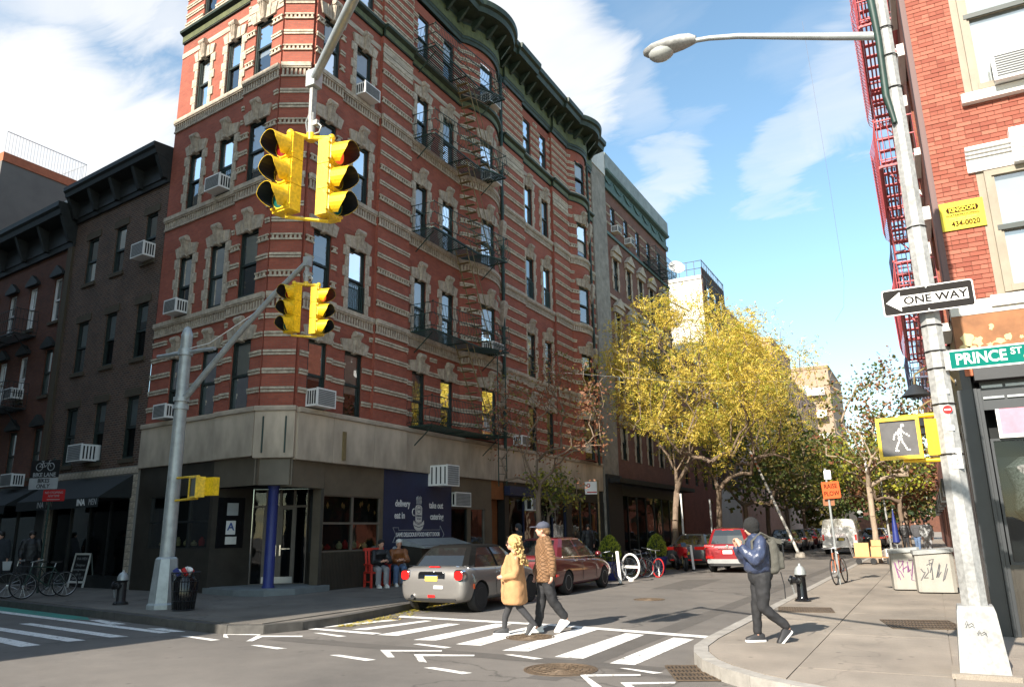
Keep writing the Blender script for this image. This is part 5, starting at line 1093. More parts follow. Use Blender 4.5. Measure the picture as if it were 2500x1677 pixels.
# ------------------------------------------------------------------ signals, poles and signs
def octo(mb, x, y, prof, n=8, rot=PI/8):
    mb.loft([[(x+r*math.cos(rot+2*PI*k/n), y+r*math.sin(rot+2*PI*k/n), z) for k in range(n)] for r, z in prof]); return mb
def signal_head(parent, c, f, lit):   # c: centre of the housing back, f: facing direction
    f = Vector(f).normalized(); r = Vector((0, 0, 1)).cross(f).normalized(); u = Vector((0, 0, 1)); c = Vector(c)
    def P(a, b, d): return c+r*a+u*b+f*d
    hd = MB()
    for k in range(3):
        z = .41*(1-k); w = .185
        hd.hexa([P(-w, z-.2, -.1), P(w, z-.2, -.1), P(w, z-.2, .1), P(-w, z-.2, .1), P(-w, z+.2, -.1), P(w, z+.2, -.1), P(w, z+.2, .1), P(-w, z+.2, .1)])
        hd.hexa([P(-w*.9, z-.18, .1), P(w*.9, z-.18, .1), P(w*.88, z-.17, .125), P(-w*.88, z-.17, .125), P(-w*.9, z+.18, .1), P(w*.9, z+.18, .1), P(w*.88, z+.17, .125), P(-w*.88, z+.17, .125)])
        for sg in (-1, 1):
            for zz in (-.13, .13): hd.cyl(P(sg*w, z+zz, .1), P(sg*(w+.025), z+zz, .1), .02, n=6)
    ho = hd.build('housing', 'signal_yellow', parent)
    for k in range(3):
        z = .41*(1-k); n = 18; vis = MB(); R0 = .172; a0, a1 = rad(-62), rad(242)
        ring = []
        for i in range(n+1):
            a = a0+(a1-a0)*i/n; ln = .29 if 0 <= math.degrees(a) <= 180 else .29-.18*min(1, (abs(math.degrees(a)-90)-90)/62)
            ring.append((a, ln))
        for i in range(n):
            (a, la), (b, lb) = ring[i], ring[i+1]
            for rr, m_ in ((R0, 0), (R0-.006, 1)):
                p = [P(rr*math.cos(a), z+rr*math.sin(a), .12), P(rr*math.cos(b), z+rr*math.sin(b), .12), P(rr*math.cos(b)*.99, z+rr*math.sin(b)*.99-.02, .12+lb), P(rr*math.cos(a)*.99, z+rr*math.sin(a)*.99-.02, .12+la)]
                vis.quad(*(p if m_ == 0 else p[::-1]), m_)
            vis.quad(P(R0*math.cos(a)*.99, z+R0*math.sin(a)*.99-.02, .12+la), P(R0*math.cos(b)*.99, z+R0*math.sin(b)*.99-.02, .12+lb), P((R0-.006)*math.cos(b)*.99, z+(R0-.006)*math.sin(b)*.99-.02, .12+lb), P((R0-.006)*math.cos(a)*.99, z+(R0-.006)*math.sin(a)*.99-.02, .12+la), 0)
        vis.build('visor', ['signal_yellow', 'black'], parent, 50, fix=False)
        ln = MB(); rr = [P(.155*math.cos(2*PI*i/20), z+.155*math.sin(2*PI*i/20), .127) for i in range(20)]; r2 = [P(.1*math.cos(2*PI*i/20), z+.1*math.sin(2*PI*i/20), .15) for i in range(20)]
        ln.loft([rr, r2, [P(.001*math.cos(2*PI*i/20), z+.001*math.sin(2*PI*i/20), .16) for i in range(20)]]); ln.build('lens', (('lens_red_lit' if lit else 'lens_red'), 'lens_amber', 'lens_green')[k], parent, 60)
def signal(label, cx, cy, zc, sc=1., drop=0.):   # zc: centre height
    t = thing('traffic_signal', label, 'traffic light', (cx, cy, zc), group='yellow traffic signals on mast arms'); t.scale = (sc, sc, sc)
    signal_head(t, (-.13, -.29, 0), (-.08, -1, 0), False); signal_head(t, (.3, .13, -.02), (1, .1, 0), True)
    mb = MB(); mb.cyl((0, 0, .66), (0, 0, .78), .07, n=10); mb.tube([(-.13, -.29, .6), (-.13, -.29, .68), (0, 0, .7), (.3, .13, .68), (.3, .13, .58)], .045, 8); mb.ball((-.13, -.29, .69), .06, n=8, k=6); mb.ball((.3, .13, .69), .06, n=8, k=6)
    mb.tube([(-.13, -.29, -.6), (-.13, -.29, -.67), (.3, .13, -.68), (.3, .13, -.6)], .03, 6); mb.build('bracket', 'signal_yellow', t, 50)
    mb = MB(); mb.cyl((0, 0, .78), (0, 0, 1.12), .055, n=10); mb.box(-.03, .03, -.05, .05, 1.0, 1.25+drop); mb.box(-.05, .13, -.03, .03, .9, .98); mb.build('hanger', 'pole_paint', t, 50)
    mb = MB(); mb.tube([(-.03, 0, 1.2), (-.12, 0, 1.0), (-.1, .03, .8), (.02, .04, .72)], .012, 5); mb.tube([(.1, 0, .95), (.2, 0, .85), (.16, 0, .76), (.02, 0, .76)], .012, 5); mb.build('cable', 'galvanized', t)
    return t
def mast(label, base, tip, zj, ztop, cross=True, wide=.16, base_h=1.15):
    bx, by = base; t = thing('signal_pole', label, 'signal pole', (bx, by, .15), world=True)
    mb = octo(MB(), bx, by, [(.34, .15), (.34, .24), (.31, .28), (.25, 1.1), (.24, 1.2), (.2, 1.24)]); mb.build('base', 'galvanized', t)
    mb = octo(MB(), bx, by, [(wide, 1.24), (wide*.8, ztop-.1), (wide*.85, ztop-.05), (wide*.5, ztop+.12), (.02, ztop+.17)], 12); mb.build('shaft', 'galvanized', t, 50)
    mb = MB(); mb.cyl((bx, by, zj-.16), (bx, by, zj-.06), wide*1.12, n=12); mb.cyl((bx, by, zj+.02), (bx, by, zj+.12), wide*1.12, n=12); mb.cyl((bx, by, ztop-.55), (bx, by, ztop-.4), wide*1.05, n=12); mb.build('collar', 'galvanized', t, 40)
    a = Vector((bx, by, zj)); b = Vector(tip); mid = a.lerp(b, .5)+Vector((0, 0, .12)); mb = MB(); mb.tube([a, a.lerp(mid, .5)+Vector((0, 0, .02)), mid, mid.lerp(b, .5)+Vector((0, 0, .05)), b], [.075, .07, .064, .058, .052], 12); mb.box(b.x-.07, b.x+.07, b.y-.07, b.y+.07, b.z-.12, b.z+.1); mb.build('mast_arm', 'galvanized', t, 50)
    if cross:
        d = (b-a).normalized(); d.z = 0; d.normalize(); mb = MB(); mb.tube([Vector((bx, by, ztop-.45))-d*1.0, Vector((bx, by, ztop-.47)), Vector((bx, by, ztop-.5))+d*1.0], .045, 8); mb.build('crossarm', 'galvanized', t, 40)
        mb = MB(); q = b.lerp(a, .32); mb.tube([Vector((bx, by, ztop-.45))-d*1.0, Vector((bx, by, ztop-.1))+d*.8-Vector((0, 0, .25)), q+Vector((0, 0, .06))], .012, 4); mb.build('guy_wire', 'white', t)
    return t
mast('grey signal pole with rising mast arm before the cafe corner', (-15.12, 11.74), (-11.38, 11.74, 7.52), 4.72, 6.4)
signal('smaller yellow traffic signal hanging over the cafe corner', -11.38, 11.74, 6.37, .86)
tp = (-6.08, 6.22, 7.18); ang = rad(-34)
mast('signal pole on the near corner carrying the long overhead arm', (-6.08+9*math.cos(ang), 6.22+9*math.sin(ang)), tp, 6.3, 7.1, cross=False)
signal('large near yellow traffic signal in front of the red facade', -6.08, 6.22, 5.8, .8, .3)
mat('lamp_glass', (.35, .36, .34), .2, var=.2)
def ped_signal(label, c, f, polexy, parts2=True, flip=1):
    f = Vector(f).normalized(); r = Vector((0, 0, 1)).cross(f).normalized(); u = Vector((0, 0, 1)); c = Vector(c); t = thing('pedestrian_signal', label, 'walk signal', tuple(c), world=True)
    def P(a, b, d): return c+r*a+u*b+f*d
    def bx(mb, a0, a1, b0, b1, d0, d1): mb.hexa([P(a0, b0, d0), P(a1, b0, d0), P(a1, b0, d1), P(a0, b0, d1), P(a0, b1, d0), P(a1, b1, d0), P(a1, b1, d1), P(a0, b1, d1)])
    mb = MB(); bx(mb, -.2, .2, -.22, .22, -.18, 0)
    for a0, a1, b0, b1 in ((-.22, .22, .195, .235), (-.22, .22, -.235, -.195), (-.22, -.185, -.195, .195), (.185, .22, -.195, .195)): bx(mb, a0, a1, b0, b1, -.03, .03)
    mb.build('housing', 'signal_yellow', t)
    mb = MB(); bx(mb, -.185, .185, -.195, .195, .0, .008); fc = mb.build('face', 'charcoal' if flip < 0 else 'ped_face', t)
    if flip > 0:
        dots = MB(); man_ = [(.06, .145), (.055, .13), (.075, .135), (.07, .15), (.03, .1), (.05, .1), (.02, .08), (.045, .085), (.0, .065), (.03, .065), (.06, .075), (-.02, .045), (.01, .045), (.04, .05), (.075, .055), (.1, .04), (-.03, .02), (.02, .02), (.045, .025), (.12, .02), (-.035, -.005), (.015, .0), (.04, .0), (.02, -.02), (.045, -.02), (.01, -.045), (.05, -.045), (.0, -.065), (.06, -.065), (-.01, -.085), (.07, -.085), (-.02, -.11), (.08, -.11), (-.025, -.135), (.09, -.13), (-.005, -.137), (.11, -.132)]
        for x, z in man_: dots.cyl(P(x-.02, z, .008), P(x-.02, z, .012), .0105, n=8)
        dots.build('walking_man', 'white', fc)
    p = Vector((*polexy, c.z))
    for z in (.24, -.24): MB().tube([c+u*z-f*.1, c+u*z-f*.1+r*.02, p+u*z*1.05], .026, 8).build('mounting_arm', 'signal_yellow', t, 50)
    if parts2:
        d = (p-c).normalized(); mb = MB(); k = c+d*.36-f*.16
        for a0, a1, b0, b1, d0, d1 in ((-.08, .08, -.2, .2, -.2, .2),): mb.hexa([k+d*a+Vector((0, 0, b))+f*e for a, b, e in ((a0, b0, d0), (a1, b0, d0), (a1, b0, d1), (a0, b0, d1), (a0, b1, d0), (a1, b1, d0), (a1, b1, d1), (a0, b1, d1))])
        mb.build('second_housing', 'signal_yellow', t)
mat('ped_face', (.11, .107, .107), .8, var=.15, scale=9, spec=.1)
ped_signal('yellow walk signal showing a white walking man on the right lamp post', (-.2, 9.5, 2.6), (-.12, -1, 0), (.27, 9.62))
ped_signal('unlit yellow pedestrian signal on the left grey pole', (-14.1, 11.45, 2.72), (-.35, -1, 0), (-15.12, 11.74), False, -1)
mb = MB(); mb.hexa([(-13.88, 11.55, 2.53), (-13.6, 11.55, 2.53), (-13.58, 11.7, 2.53), (-13.86, 11.75, 2.53), (-13.88, 11.55, 2.92), (-13.6, 11.55, 2.92), (-13.58, 11.7, 2.92), (-13.86, 11.75, 2.92)]); tag(mb.build('signal_housing', 'signal_yellow'), 'second yellow pedestrian signal housing beside the left grey pole', 'walk signal')
# ---- street lamp with its signs
lampx, lampy = .28, 9.62
lp = thing('street_lamp', 'tall silver street lamp post at the right corner with curved arm', 'street lamp', (lampx, lampy, .15), world=True)
MB().box(lampx-.3, lampx+.3, lampy-.3, lampy+.3, .15, .2).build('plinth', 'sidewalk', lp)
mb = MB()
for (w0, z0), (w1, z1) in (((.225, .2), (.22, .26)), ((.22, .26), (.175, .78)), ((.175, .78), (.16, .84))):
    mb.hexa([(lampx-w0, lampy-w0, z0), (lampx+w0, lampy-w0, z0), (lampx+w0, lampy+w0, z0), (lampx-w0, lampy+w0, z0), (lampx-w1, lampy-w1, z1), (lampx+w1, lampy-w1, z1), (lampx+w1, lampy+w1, z1), (lampx-w1, lampy+w1, z1)])
mb.build('base', 'pole_paint', lp)
octo(MB(), lampx, lampy, [(.128, .84), (.126, 1.0), (.105, 5.0), (.08, 7.4), (.07, 8.6), (.03, 8.7)]).build('shaft', 'pole_paint', lp)
mb = MB()
for z in (2.95, 3.35, 3.55, 3.85, 2.4, 5.05, 6.9, 7.35, 7.75): r_ = .132-.0062*z; mb.torus((lampx, lampy, z), r_+.004, .009, 'z', 20, 4)
mb.build('strap', 'black', lp)
mb = MB(); mb.tube([(lampx-.05, lampy-.1, 6.4), (lampx-.1, lampy-.05, 6.8), (lampx-.09, lampy-.08, 7.6), (lampx-.12, lampy-.06, 8.4)], [.03, .045, .04, .05], 8); mb.build('cable_sleeve', 'iron_green', lp, 50)
mb = MB(); mb.tube([(lampx, lampy, 7.66), (-.3, lampy, 7.86), (-.9, lampy, 8.08), (-1.5, lampy, 8.3), (-1.9, lampy, 8.41), (-2.15, lampy, 8.45)], [.055, .05, .045, .04, .036, .034], 10); mb.build('arm', 'galvanized', lp, 50)
mb = MB(); st = []
for k, (x, wy, zt, zb) in enumerate(((-2.08, .05, .05, -.05), (-2.16, .1, .1, -.06), (-2.3, .14, .12, -.08), (-2.5, .17, .11, -.09), (-2.7, .16, .07, -.09), (-2.82, .1, .02, -.07), (-2.86, .04, -.02, -.05))):
    zc = 8.46+.04*(k/6); st.append([(x, lampy+wy*math.cos(a), zc+((zt if math.sin(a) > 0 else -zb)*math.sin(a))) for a in [2*PI*i/14 for i in range(14)]])
mb.loft(st); mb.build('lamp_head', 'pole_paint', lp, 40)
MB().ball((-2.6, lampy, 8.41), .19, .15, .12, 14, 8).build('lamp_glass', 'lamp_glass', lp, 60)
def sgn(name, label, cat, c, mt=None, ex=(1, 0, 0), ey=(0, 0, 1), ez=(0, -1, 0), **k):
    t = thing(name, label, cat, c, **k); t.matrix_basis = frame(Vector(c), Vector(ex), Vector(ey), Vector(ez)); return t
def plate(t, w, h, m, z=0., th=.004, r=.02, name='panel', cx=0, cy=0):
    pts = []
    for sx, sy, a in ((1, 1, 0), (-1, 1, 90), (-1, -1, 180), (1, -1, 270)):
        for k in range(4): b = rad(a+30*k); pts.append((cx+sx*(w/2-r)+r*math.cos(b), cy+sy*(h/2-r)+r*math.sin(b)))
    return MB().poly(pts, z, z+th).build(name, m, t)
ow = sgn('one_way_sign', 'black and white ONE WAY arrow sign on the street lamp', 'sign', (.28, 9.43, 4.14))
plate(ow, .915, .31, 'white', 0, .004, .03); plate(ow, .89, .285, 'sign_black', .0045, .0015, .025, 'face')
MB().prism([(x, y, .0062) for x, y in ((-.42, 0), (-.27, .115), (-.27, .062), (.40, .062), (.40, -.062), (-.27, -.062), (-.27, -.115))], (0, 0, 0), (0, 0, .001)).build('arrow', 'white', ow)
text('ONE WAY', .125, 'sign_black', ow, Matrix.Translation((.075, -.003, .0078)), ext=.0006, bold=.0035, sx=1.08)
for x in (-.2, .1): MB().cyl((x*0, .13 if x > 0 else -.13, .006), (x*0, .13 if x > 0 else -.13, .012), .009, n=8).build('bolt', 'galvanized', ow)
ps = sgn('street_name_sign', 'green PRINCE ST street name sign on the lamp post', 'sign', (.78, 9.52, 3.42))
plate(ps, .78, .225, 'white', 0, .006, .01); plate(ps, .745, .19, 'green_sign', .0065, .001, .008, 'face')
text('PRINCE', .17, 'white', ps, Matrix.Translation((-.08, -.004, .0085)), ext=.0006, bold=.0035, sx=.85); text('ST', .1, 'white', ps, Matrix.Translation((.25, .032, .0085)), ext=.0006, bold=.002)
MB().box(-.43, -.385, -.11, .11, -.02, .02).build('mount', 'pole_paint', ps); MB().cyl((.335, -.035, .007), (.335, -.035, .009), .028, n=14).build('seal', 'peeling_cream', ps)
for nm, x, z, w, h, m_, tx, lb in (('sticker', .3, 3.08, .1, .05, 'white', 'LOLA', 'white LOLA sticker on the lamp post'), ('sticker', .31, 2.88, .09, .09, 'red_sign', '', 'round red and white sticker on the lamp post'), ('sticker', .33, 2.35, .09, .22, 'offwhite', 'KRSK', 'worn vertical black and white sticker on the lamp post'), ('sticker', .31, 2.68, .07, .06, 'white', '', 'small white torn sticker on the lamp post')):
    r_ = (.132-.0055*z)*.93
    s_ = sgn(nm, lb, 'sticker', (x, lampy-r_-.004, z)); 
    if 'round' in lb: MB().cyl((0, 0, 0), (0, 0, .002), .045, n=16).build('paper', 'red_sign', s_); MB().box(-.03, .03, -.008, .008, .002, .003).build('stripe', 'white', s_)
    else: plate(s_, w, h, m_, 0, .002, .006, 'paper')
    if tx: text(tx, .034 if tx == 'LOLA' else .06, 'charcoal', s_, Matrix.Translation((0, 0, .0025)) @ (Matrix.Rotation(PI/2, 4, 'Z') if tx != 'LOLA' else Matrix.Identity(4)), ext=.0004)
for k, (x, z) in enumerate(((.16, .66), (.26, .58))):
    MB().tube([(x, lampy-.2+.06*(.84-z)-.06*.8, z), (x+.02, lampy-.255+.05*(z-.3), z+.04), (x+.03, lampy-.252+.05*(z-.3), z), (x+.06, lampy-.252+.05*(z-.3), z+.02), (x+.08, lampy-.252+.05*(z-.3), z)], .004, 4).build('graffiti_mark', 'charcoal', lp)
MB().box(lampx-.06, lampx+.06, lampy-.205, lampy-.195, .36, .6).build('access_door', 'pole_paint', lp)
# ---- hydrants
def hydrant(label, loc, rz, body, cap, s=1.):
    t = thing('fire_hydrant', label, 'hydrant', loc, rz, group='fire hydrants'); t.scale = (s, s, s)
    mb = MB().lathe([(.17, 0), (.17, .03), (.13, .045), (.115, .07), (.105, .1), (.1, .5), (.12, .52), (.125, .55)], 18); 
    for k in range(8): a = 2*PI*k/8; mb.cyl((.145*math.cos(a), .145*math.sin(a), .03), (.145*math.cos(a), .145*math.sin(a), .055), .016, n=6)
    mb.build('barrel', body, t, 40)
    MB().lathe([(.125, .55), (.12, .6), (.105, .66), (.07, .71), (.03, .735), (.025, .78), (.02, .78)], 18).build('bonnet', cap, t, 50)
    mb = MB().lathe([(.07, .08), (.07, .17), (.095, .18), (.1, .22), (.06, .235), (.03, .24), (.03, .27)], 14, (0, 0, .43), 'x'); 
    mb.build('steamer_nozzle', body, t, 40); mb = MB().lathe([(.05, .08), (.05, .16), (.065, .165), (.065, .2), (.025, .21), (.025, .24)], 12, (0, 0, .43), 'y'); mb.build('hose_nozzle', body, t, 40)
    mb = MB()
    for k in range(9): mb.torus((.2-.005*k, .02, .36-.024*k), .014, .0045, 'x' if k % 2 else 'y', 8, 4)
    mb.build('chain', 'galvanized', t)
hydrant('black fire hydrant with silver top on the sunlit sidewalk', (-2.6, 17.62, .15), rad(170), 'black_gloss', 'galvanized', .98)
hydrant('dark fire hydrant in the shade left of the signal pole', (-17.08, 12.1, .15), rad(-160), 'black', 'galvanized', 1.0)
# ---- wire basket
tb = thing('litter_basket', 'wire mesh litter basket stuffed with rubbish beside the signal pole', 'trash can', (-14.28, 11.6, .15))
mb = MB(); n = 26
for k in range(n): a = 2*PI*k/n; mb.tube([(.22*math.cos(a), .22*math.sin(a), .02), (.29*math.cos(a), .29*math.sin(a), .78)], .006, 4)
for z in (.02, .2, .4, .6, .78): r_ = .22+.07*z/.78; mb.torus((0, 0, z), r_, .012 if z in (.02, .78) else .007, 'z', 28, 4)
mb.build('wire_cage', 'black', tb)
MB().lathe([(.2, .03), (.215, .1), (.255, .6), (.2, .7), (.01, .72)], 18).build('bin_bag', 'black_gloss', tb, 40)
random.seed(17)
for i, (m_, nm) in enumerate((('white', 'paper_cup'), ('red_sign', 'drink_carton'), ('blue_column', 'paper_cup'), ('offwhite', 'paper_bag'), ('white', 'crumpled_paper'), ('red_sign', 'paper_cup'), ('offwhite', 'crumpled_paper'), ('blind_grey', 'newspaper'))):
    a = i*2.4; r_ = .05+.13*(i % 3)/2; mb = MB().lathe([(.04, 0), (.055, .12), (.05, .13)], 7); o = mb.build(nm, m_); o.location = (-14.28+r_*math.cos(a), 11.6+r_*math.sin(a), .15+.72); o.rotation_euler = (random.uniform(-1, 1), random.uniform(-1, 1), a); o.scale = (1.3, .9, 1.3)
    tag(o, ('white cup on the rubbish in the basket', 'red carton on the rubbish in the basket', 'blue cup on the rubbish in the basket', 'cream bag on the rubbish in the basket', 'crumpled white paper on the rubbish in the basket', 'small red cup on the rubbish in the basket', 'crumpled cream paper on the rubbish in the basket', 'grey newspaper on the rubbish in the basket')[i], 'rubbish', 'rubbish in the litter basket')
# ---- bike lane sign, chalk board
bl = sgn('bike_lane_sign', 'black and white BIKE LANE BIKES ONLY sign with red no stopping plate', 'sign', (-23.55, 13.7, .15), ex=(.95, .31, 0), ez=(.31, -.95, 0))
MB().cyl((.25, 0, -.04), (.25, 3.9, -.04), .03, n=8).build('post', 'iron_green', bl)
plate(bl, 1.0, .52, 'black', 0, .006, .03, 'panel', 0, 3.6); plate(bl, 1.0, .34, 'blind_grey', 0, .006, .03, 'panel', 0, 3.16); plate(bl, .75, .34, 'red_sign', .0, .006, .02, 'panel', .42, 2.8)
text('BIKE LANE', .17, 'blind_grey', bl, Matrix.Translation((0, 3.42, .008)), ext=.001, bold=.004); text('BIKES', .17, 'black', bl, Matrix.Translation((0, 3.24, .008)), ext=.001, bold=.004); text('ONLY', .17, 'black', bl, Matrix.Translation((0, 3.08, .008)), ext=.001, bold=.004)
text('NO STOPPING', .095, 'blind_grey', bl, Matrix.Translation((.42, 2.88, .008)), ext=.001); text('ANYTIME', .095, 'blind_grey', bl, Matrix.Translation((.42, 2.78, .008)), ext=.001); MB().box(.2, .64, 2.67, 2.69, .007, .009).build('arrow', 'blind_grey', bl)
mb = MB(); 
for x in (-.2, .2): mb.torus((x, 3.66, .008), .11, .011, 'z', 20, 4)
mb.tube([(-.2, 3.66, .008), (-.08, 3.78, .008), (.13, 3.78, .008), (.2, 3.66, .008)], .011, 4); mb.tube([(-.2, 3.66, .008), (.0, 3.66, .008), (.13, 3.8, .008)], .011, 4); mb.tube([(0, 3.66, .008), (-.1, 3.82, .008)], .011, 4); mb.tube([(-.14, 3.83, .008), (-.05, 3.83, .008)], .012, 4); mb.tube([(.13, 3.78, .008), (.12, 3.84, .008), (.18, 3.85, .008)], .01, 4); mb.build('bicycle_symbol', 'blind_grey', bl)
ab = sgn('sandwich_board', 'white framed chalkboard sandwich board in front of the INA shop', 'sandwich board', (-24.6, 15.75, .15), ex=(.99, .12, 0), ey=(.0, .17, .985), ez=(.12, -.98, .17))
for x0, x1, y0, y1 in ((-.36, -.31, 0, 1.08), (.31, .36, 0, 1.08), (-.31, .31, 1.02, 1.08), (-.31, .31, .14, .2)): MB().box(x0, x1, y0, y1, -.02, .02).build('frame_rail', 'offwhite', ab)
MB().box(-.31, .31, .2, 1.02, -.01, .005).build('chalkboard', 'black', ab)
for i, (w, yy) in enumerate((('INA MEN', .9), ('Designer', .7), ('consignment', .56), ('up to', .42), ('open 12-8', .3))): text(w, .12, 'blind_grey', ab, Matrix.Translation((0, yy, .007)), ext=.0006)
for x in (-.33, .33): MB().cyl((x, 1.05, -.03), (x, .02, -.42), .022, n=6).build('rear_leg', 'offwhite', ab)
# ---- flexible posts, sign posts
for i, (x, y, lb) in enumerate(((-8.86, 23.5, 'white flexible post right of the red sedan'), (-8.9, 32.2, 'white flexible post beside the red motorcycle'))):
    t = thing('flexible_post', lb, 'bollard', (x, y, 0), group='white lane delineator posts'); MB().lathe([(.1, 0), (.1, .03), (.05, .05)], 12).build('foot', 'black', t, 40); o = MB().loft([[(-.045, -.02, z), (.045, -.02, z), (.05, .02, z), (-.05, .02, z)] for z in (.04, .5, 1.02)]).build('blade', 'white', t); o.rotation_euler = (0, rad(-4), 0)
sp = thing('parking_sign', 'white parking regulation sign on a thin post before the dark shops', 'sign', (-10.7, 26.0, .15)); MB().cyl((.2, 0, 0), (.2, 0, 3.3), .035, n=8).build('post', 'iron_rust', sp)
o = plate(sp, .5, .45, 'white', 0, .006, .03); o.matrix_basis = frame((-.02, -.05, 3.02), (.9, .43, 0), (0, 0, 1), (.43, -.9, 0)); q = MB().torus((-.12, .09, .008), .055, .016, 'z', 14, 4); k_ = q.build('red_ring', 'red_sign', sp); k_.matrix_basis = o.matrix_basis.copy(); q = MB().box(-.18, .18, -.17, -.13, .007, .009).build('red_stripe', 'red_sign', sp); q.matrix_basis = o.matrix_basis.copy()
rp = thing('plow_sign', 'orange RAISE PLOW sign on a thin post beside the leaning bicycle', 'sign', (-2.45, 23.0, .15)); MB().cyl((.05, .03, 0), (.0, .03, 3.1), .03, n=8).build('post', 'galvanized', rp)
o = plate(rp, .46, .46, 'orange_sign', 0, .006, .03); o.matrix_basis = frame((.1, -.02, 2.5), (.98, .18, .06), (-.06, 0, 1), (.18, -.98, 0)); 
for w, dy in (('RAISE', .1), ('PLOW', -.1)): k_ = text(w, .17, 'brown_ink', rp, o.matrix_basis @ Matrix.Translation((0, dy, .008)), ext=.001, bold=.003, sx=.82)
plate(rp, .18, .25, 'white', 0, .006, .02, 'top_plate').matrix_basis = frame((.05, -.01, 2.92), (1, 0, 0), (0, 0, 1), (0, -1, 0)); plate(rp, .3, .2, 'orange_wood', 0, .004, .02, 'lower_plate').matrix_basis = frame((.0, .05, 2.18), (1, 0, 0), (0, 0, 1), (0, -1, 0))
# bare poles up the street and the leaning pole
for x, y, h, tx, lb, m_ in ((-10.6, 36.9, 3.2, 0, 'white bare sign post beside the yellow tree trunk', 'white'), (-10.6, 42.5, 3.1, 0, 'thin white post between the two golden trees', 'blind_grey'), (-2.55, 57, 8.8, -.25, 'tall pale lamp pole above the white van', 'pole_paint'), (-2.3, 40, 7.5, -.2, 'white painted pole behind the thin crowned tree', 'white')):
    t = thing('pole', lb, 'pole', (x, y, .15)); MB().cyl((0, 0, 0), (tx, 0, h), .075 if h > 5 else .05, .05, n=8).build('shaft', m_, t, 50); MB().lathe([(.12, 0), (.12, .1), (.08, .14)], 10).build('base', m_, t)
lt = thing('leaning_pole', 'leaning weathered pole with peeling stickers behind the red car', 'pole', (-6.9, 47.5, 0)); MB().cyl((0, 0, 0), (-2.3, .2, 6.2), .09, .065, n=10).build('shaft', 'offwhite', lt, 50); MB().lathe([(.3, 0), (.28, .2), (.16, .3)], 12).build('foot', 'concrete_pier', lt)
random.seed(2)
for i in range(14):
    z = 2.5+.26*i; k = z/6.2; MB().cyl((-2.3*k+.0, .2*k, z), (-2.3*(k+.03), .2*k, z+.14), .094-.026*k+.003, .0935-.026*k+.003, n=10, cap=False).build('sticker_wrap', random.choice(('blind_grey', 'charcoal', 'white', 'terracotta')), lt, 50)
MB().cyl((-1.9, .1, 5.5), (-1.2, .1, 6.3), .09, .07, n=8).build('cut_limb', 'bark', lt, 50)
# ---- cream graffiti boxes, hand cart
mat('cream', (.3, .285, .25), .6, var=.1, scale=4); mat('grey_lid', (.30, .31, .3), .7, var=.2, scale=5); mat('graffiti', (.17, .05, .16), .7, var=.1); mat('graffiti_grey', (.1, .1, .11), .7, var=.1)
for i, (x, y, rz, w, lb, m_) in enumerate(((-.72, 21.45, rad(8), .62, 'cream street box with purple graffiti, left of the pair', 'graffiti'), (-.1, 20.7, rad(6), .78, 'cream street box with grey graffiti nearest the lamp post', 'graffiti_grey'))):
    t = thing('street_box', lb, 'box', (x, y, .15), rz, group='graffitied street boxes'); 
    MB().loft([[(a*w/2, b, z) for a, b in ((-1, -.25), (-.8, -.3), (.8, -.3), (1, -.25), (1, .3), (-1, .3))] for z in (.03, .88)]).build('body', 'cream', t)
    MB().loft([[(a*w/2*1.06, b, z+.03*a) for a, b in ((-1, -.28), (-.8, -.34), (.8, -.34), (1, -.28), (1, .34), (-1, .34))] for z in (.88, .97)]).build('lid', 'grey_lid', t)
    MB().box(-w*.45, w*.45, -.24, .28, 0, .03).build('plinth', 'black', t)
    random.seed(40+i)
    for k in range(7):
        x0 = -w*.36+w*.1*k; z0 = random.uniform(.3, .6); pts = [(x0+random.uniform(-.08, .08), -.303, z0+random.uniform(-.2, .25)) for _ in range(4)]; MB().tube(pts, .012, 4).build('graffiti_stroke', m_, t)
hc = thing('hand_cart', 'flat hand cart with small grey wheels on the right sidewalk', 'cart', (-2.3, 35.5, .15)); MB().box(-.75, .85, -.3, .3, .26, .3).build('deck', 'wood', hc)
for x in (-.55, .0, .6): MB().lathe([(.12, -.03), (.12, .03)], 12, (x, -.28, .13), 'y').build('wheel', 'rubber', hc, 40)
mb = MB(); mb.tube([(-.75, -.25, .3), (-.95, -.25, 1.1), (-.95, .25, 1.1), (-.75, .25, .3)], .02, 6); mb.build('handle', 'alloy', hc)
mat('cardboard', (.5, .31, .14), .85, var=.12, scale=6)
for i, (x, y, z, sx, sy, sz, lb) in enumerate(((-.4, 0, .3, .55, .5, .55, 'large open cardboard box on the hand cart'), (.12, .05, .3, .4, .4, .4, 'middle cardboard box on the hand cart'), (.14, .0, .71, .36, .36, .25, 'small cardboard box on top of the middle box'), (.6, 0, .3, .3, .4, .3, 'pale parcel at the right end of the hand cart'))):
    t = thing('cardboard_box', lb, 'box', (-2.3+x, 35.5+y, .15+z+.002), rad(4*i), group='boxes on the hand cart'); MB().box(-sx/2, sx/2, -sy/2, sy/2, 0, sz).build('carton', 'cardboard' if i < 3 else 'offwhite', t); MB().box(-.03, .03, -sy/2-.002, sy/2+.002, sz, sz+.002).build('tape', 'iron_rust', t)
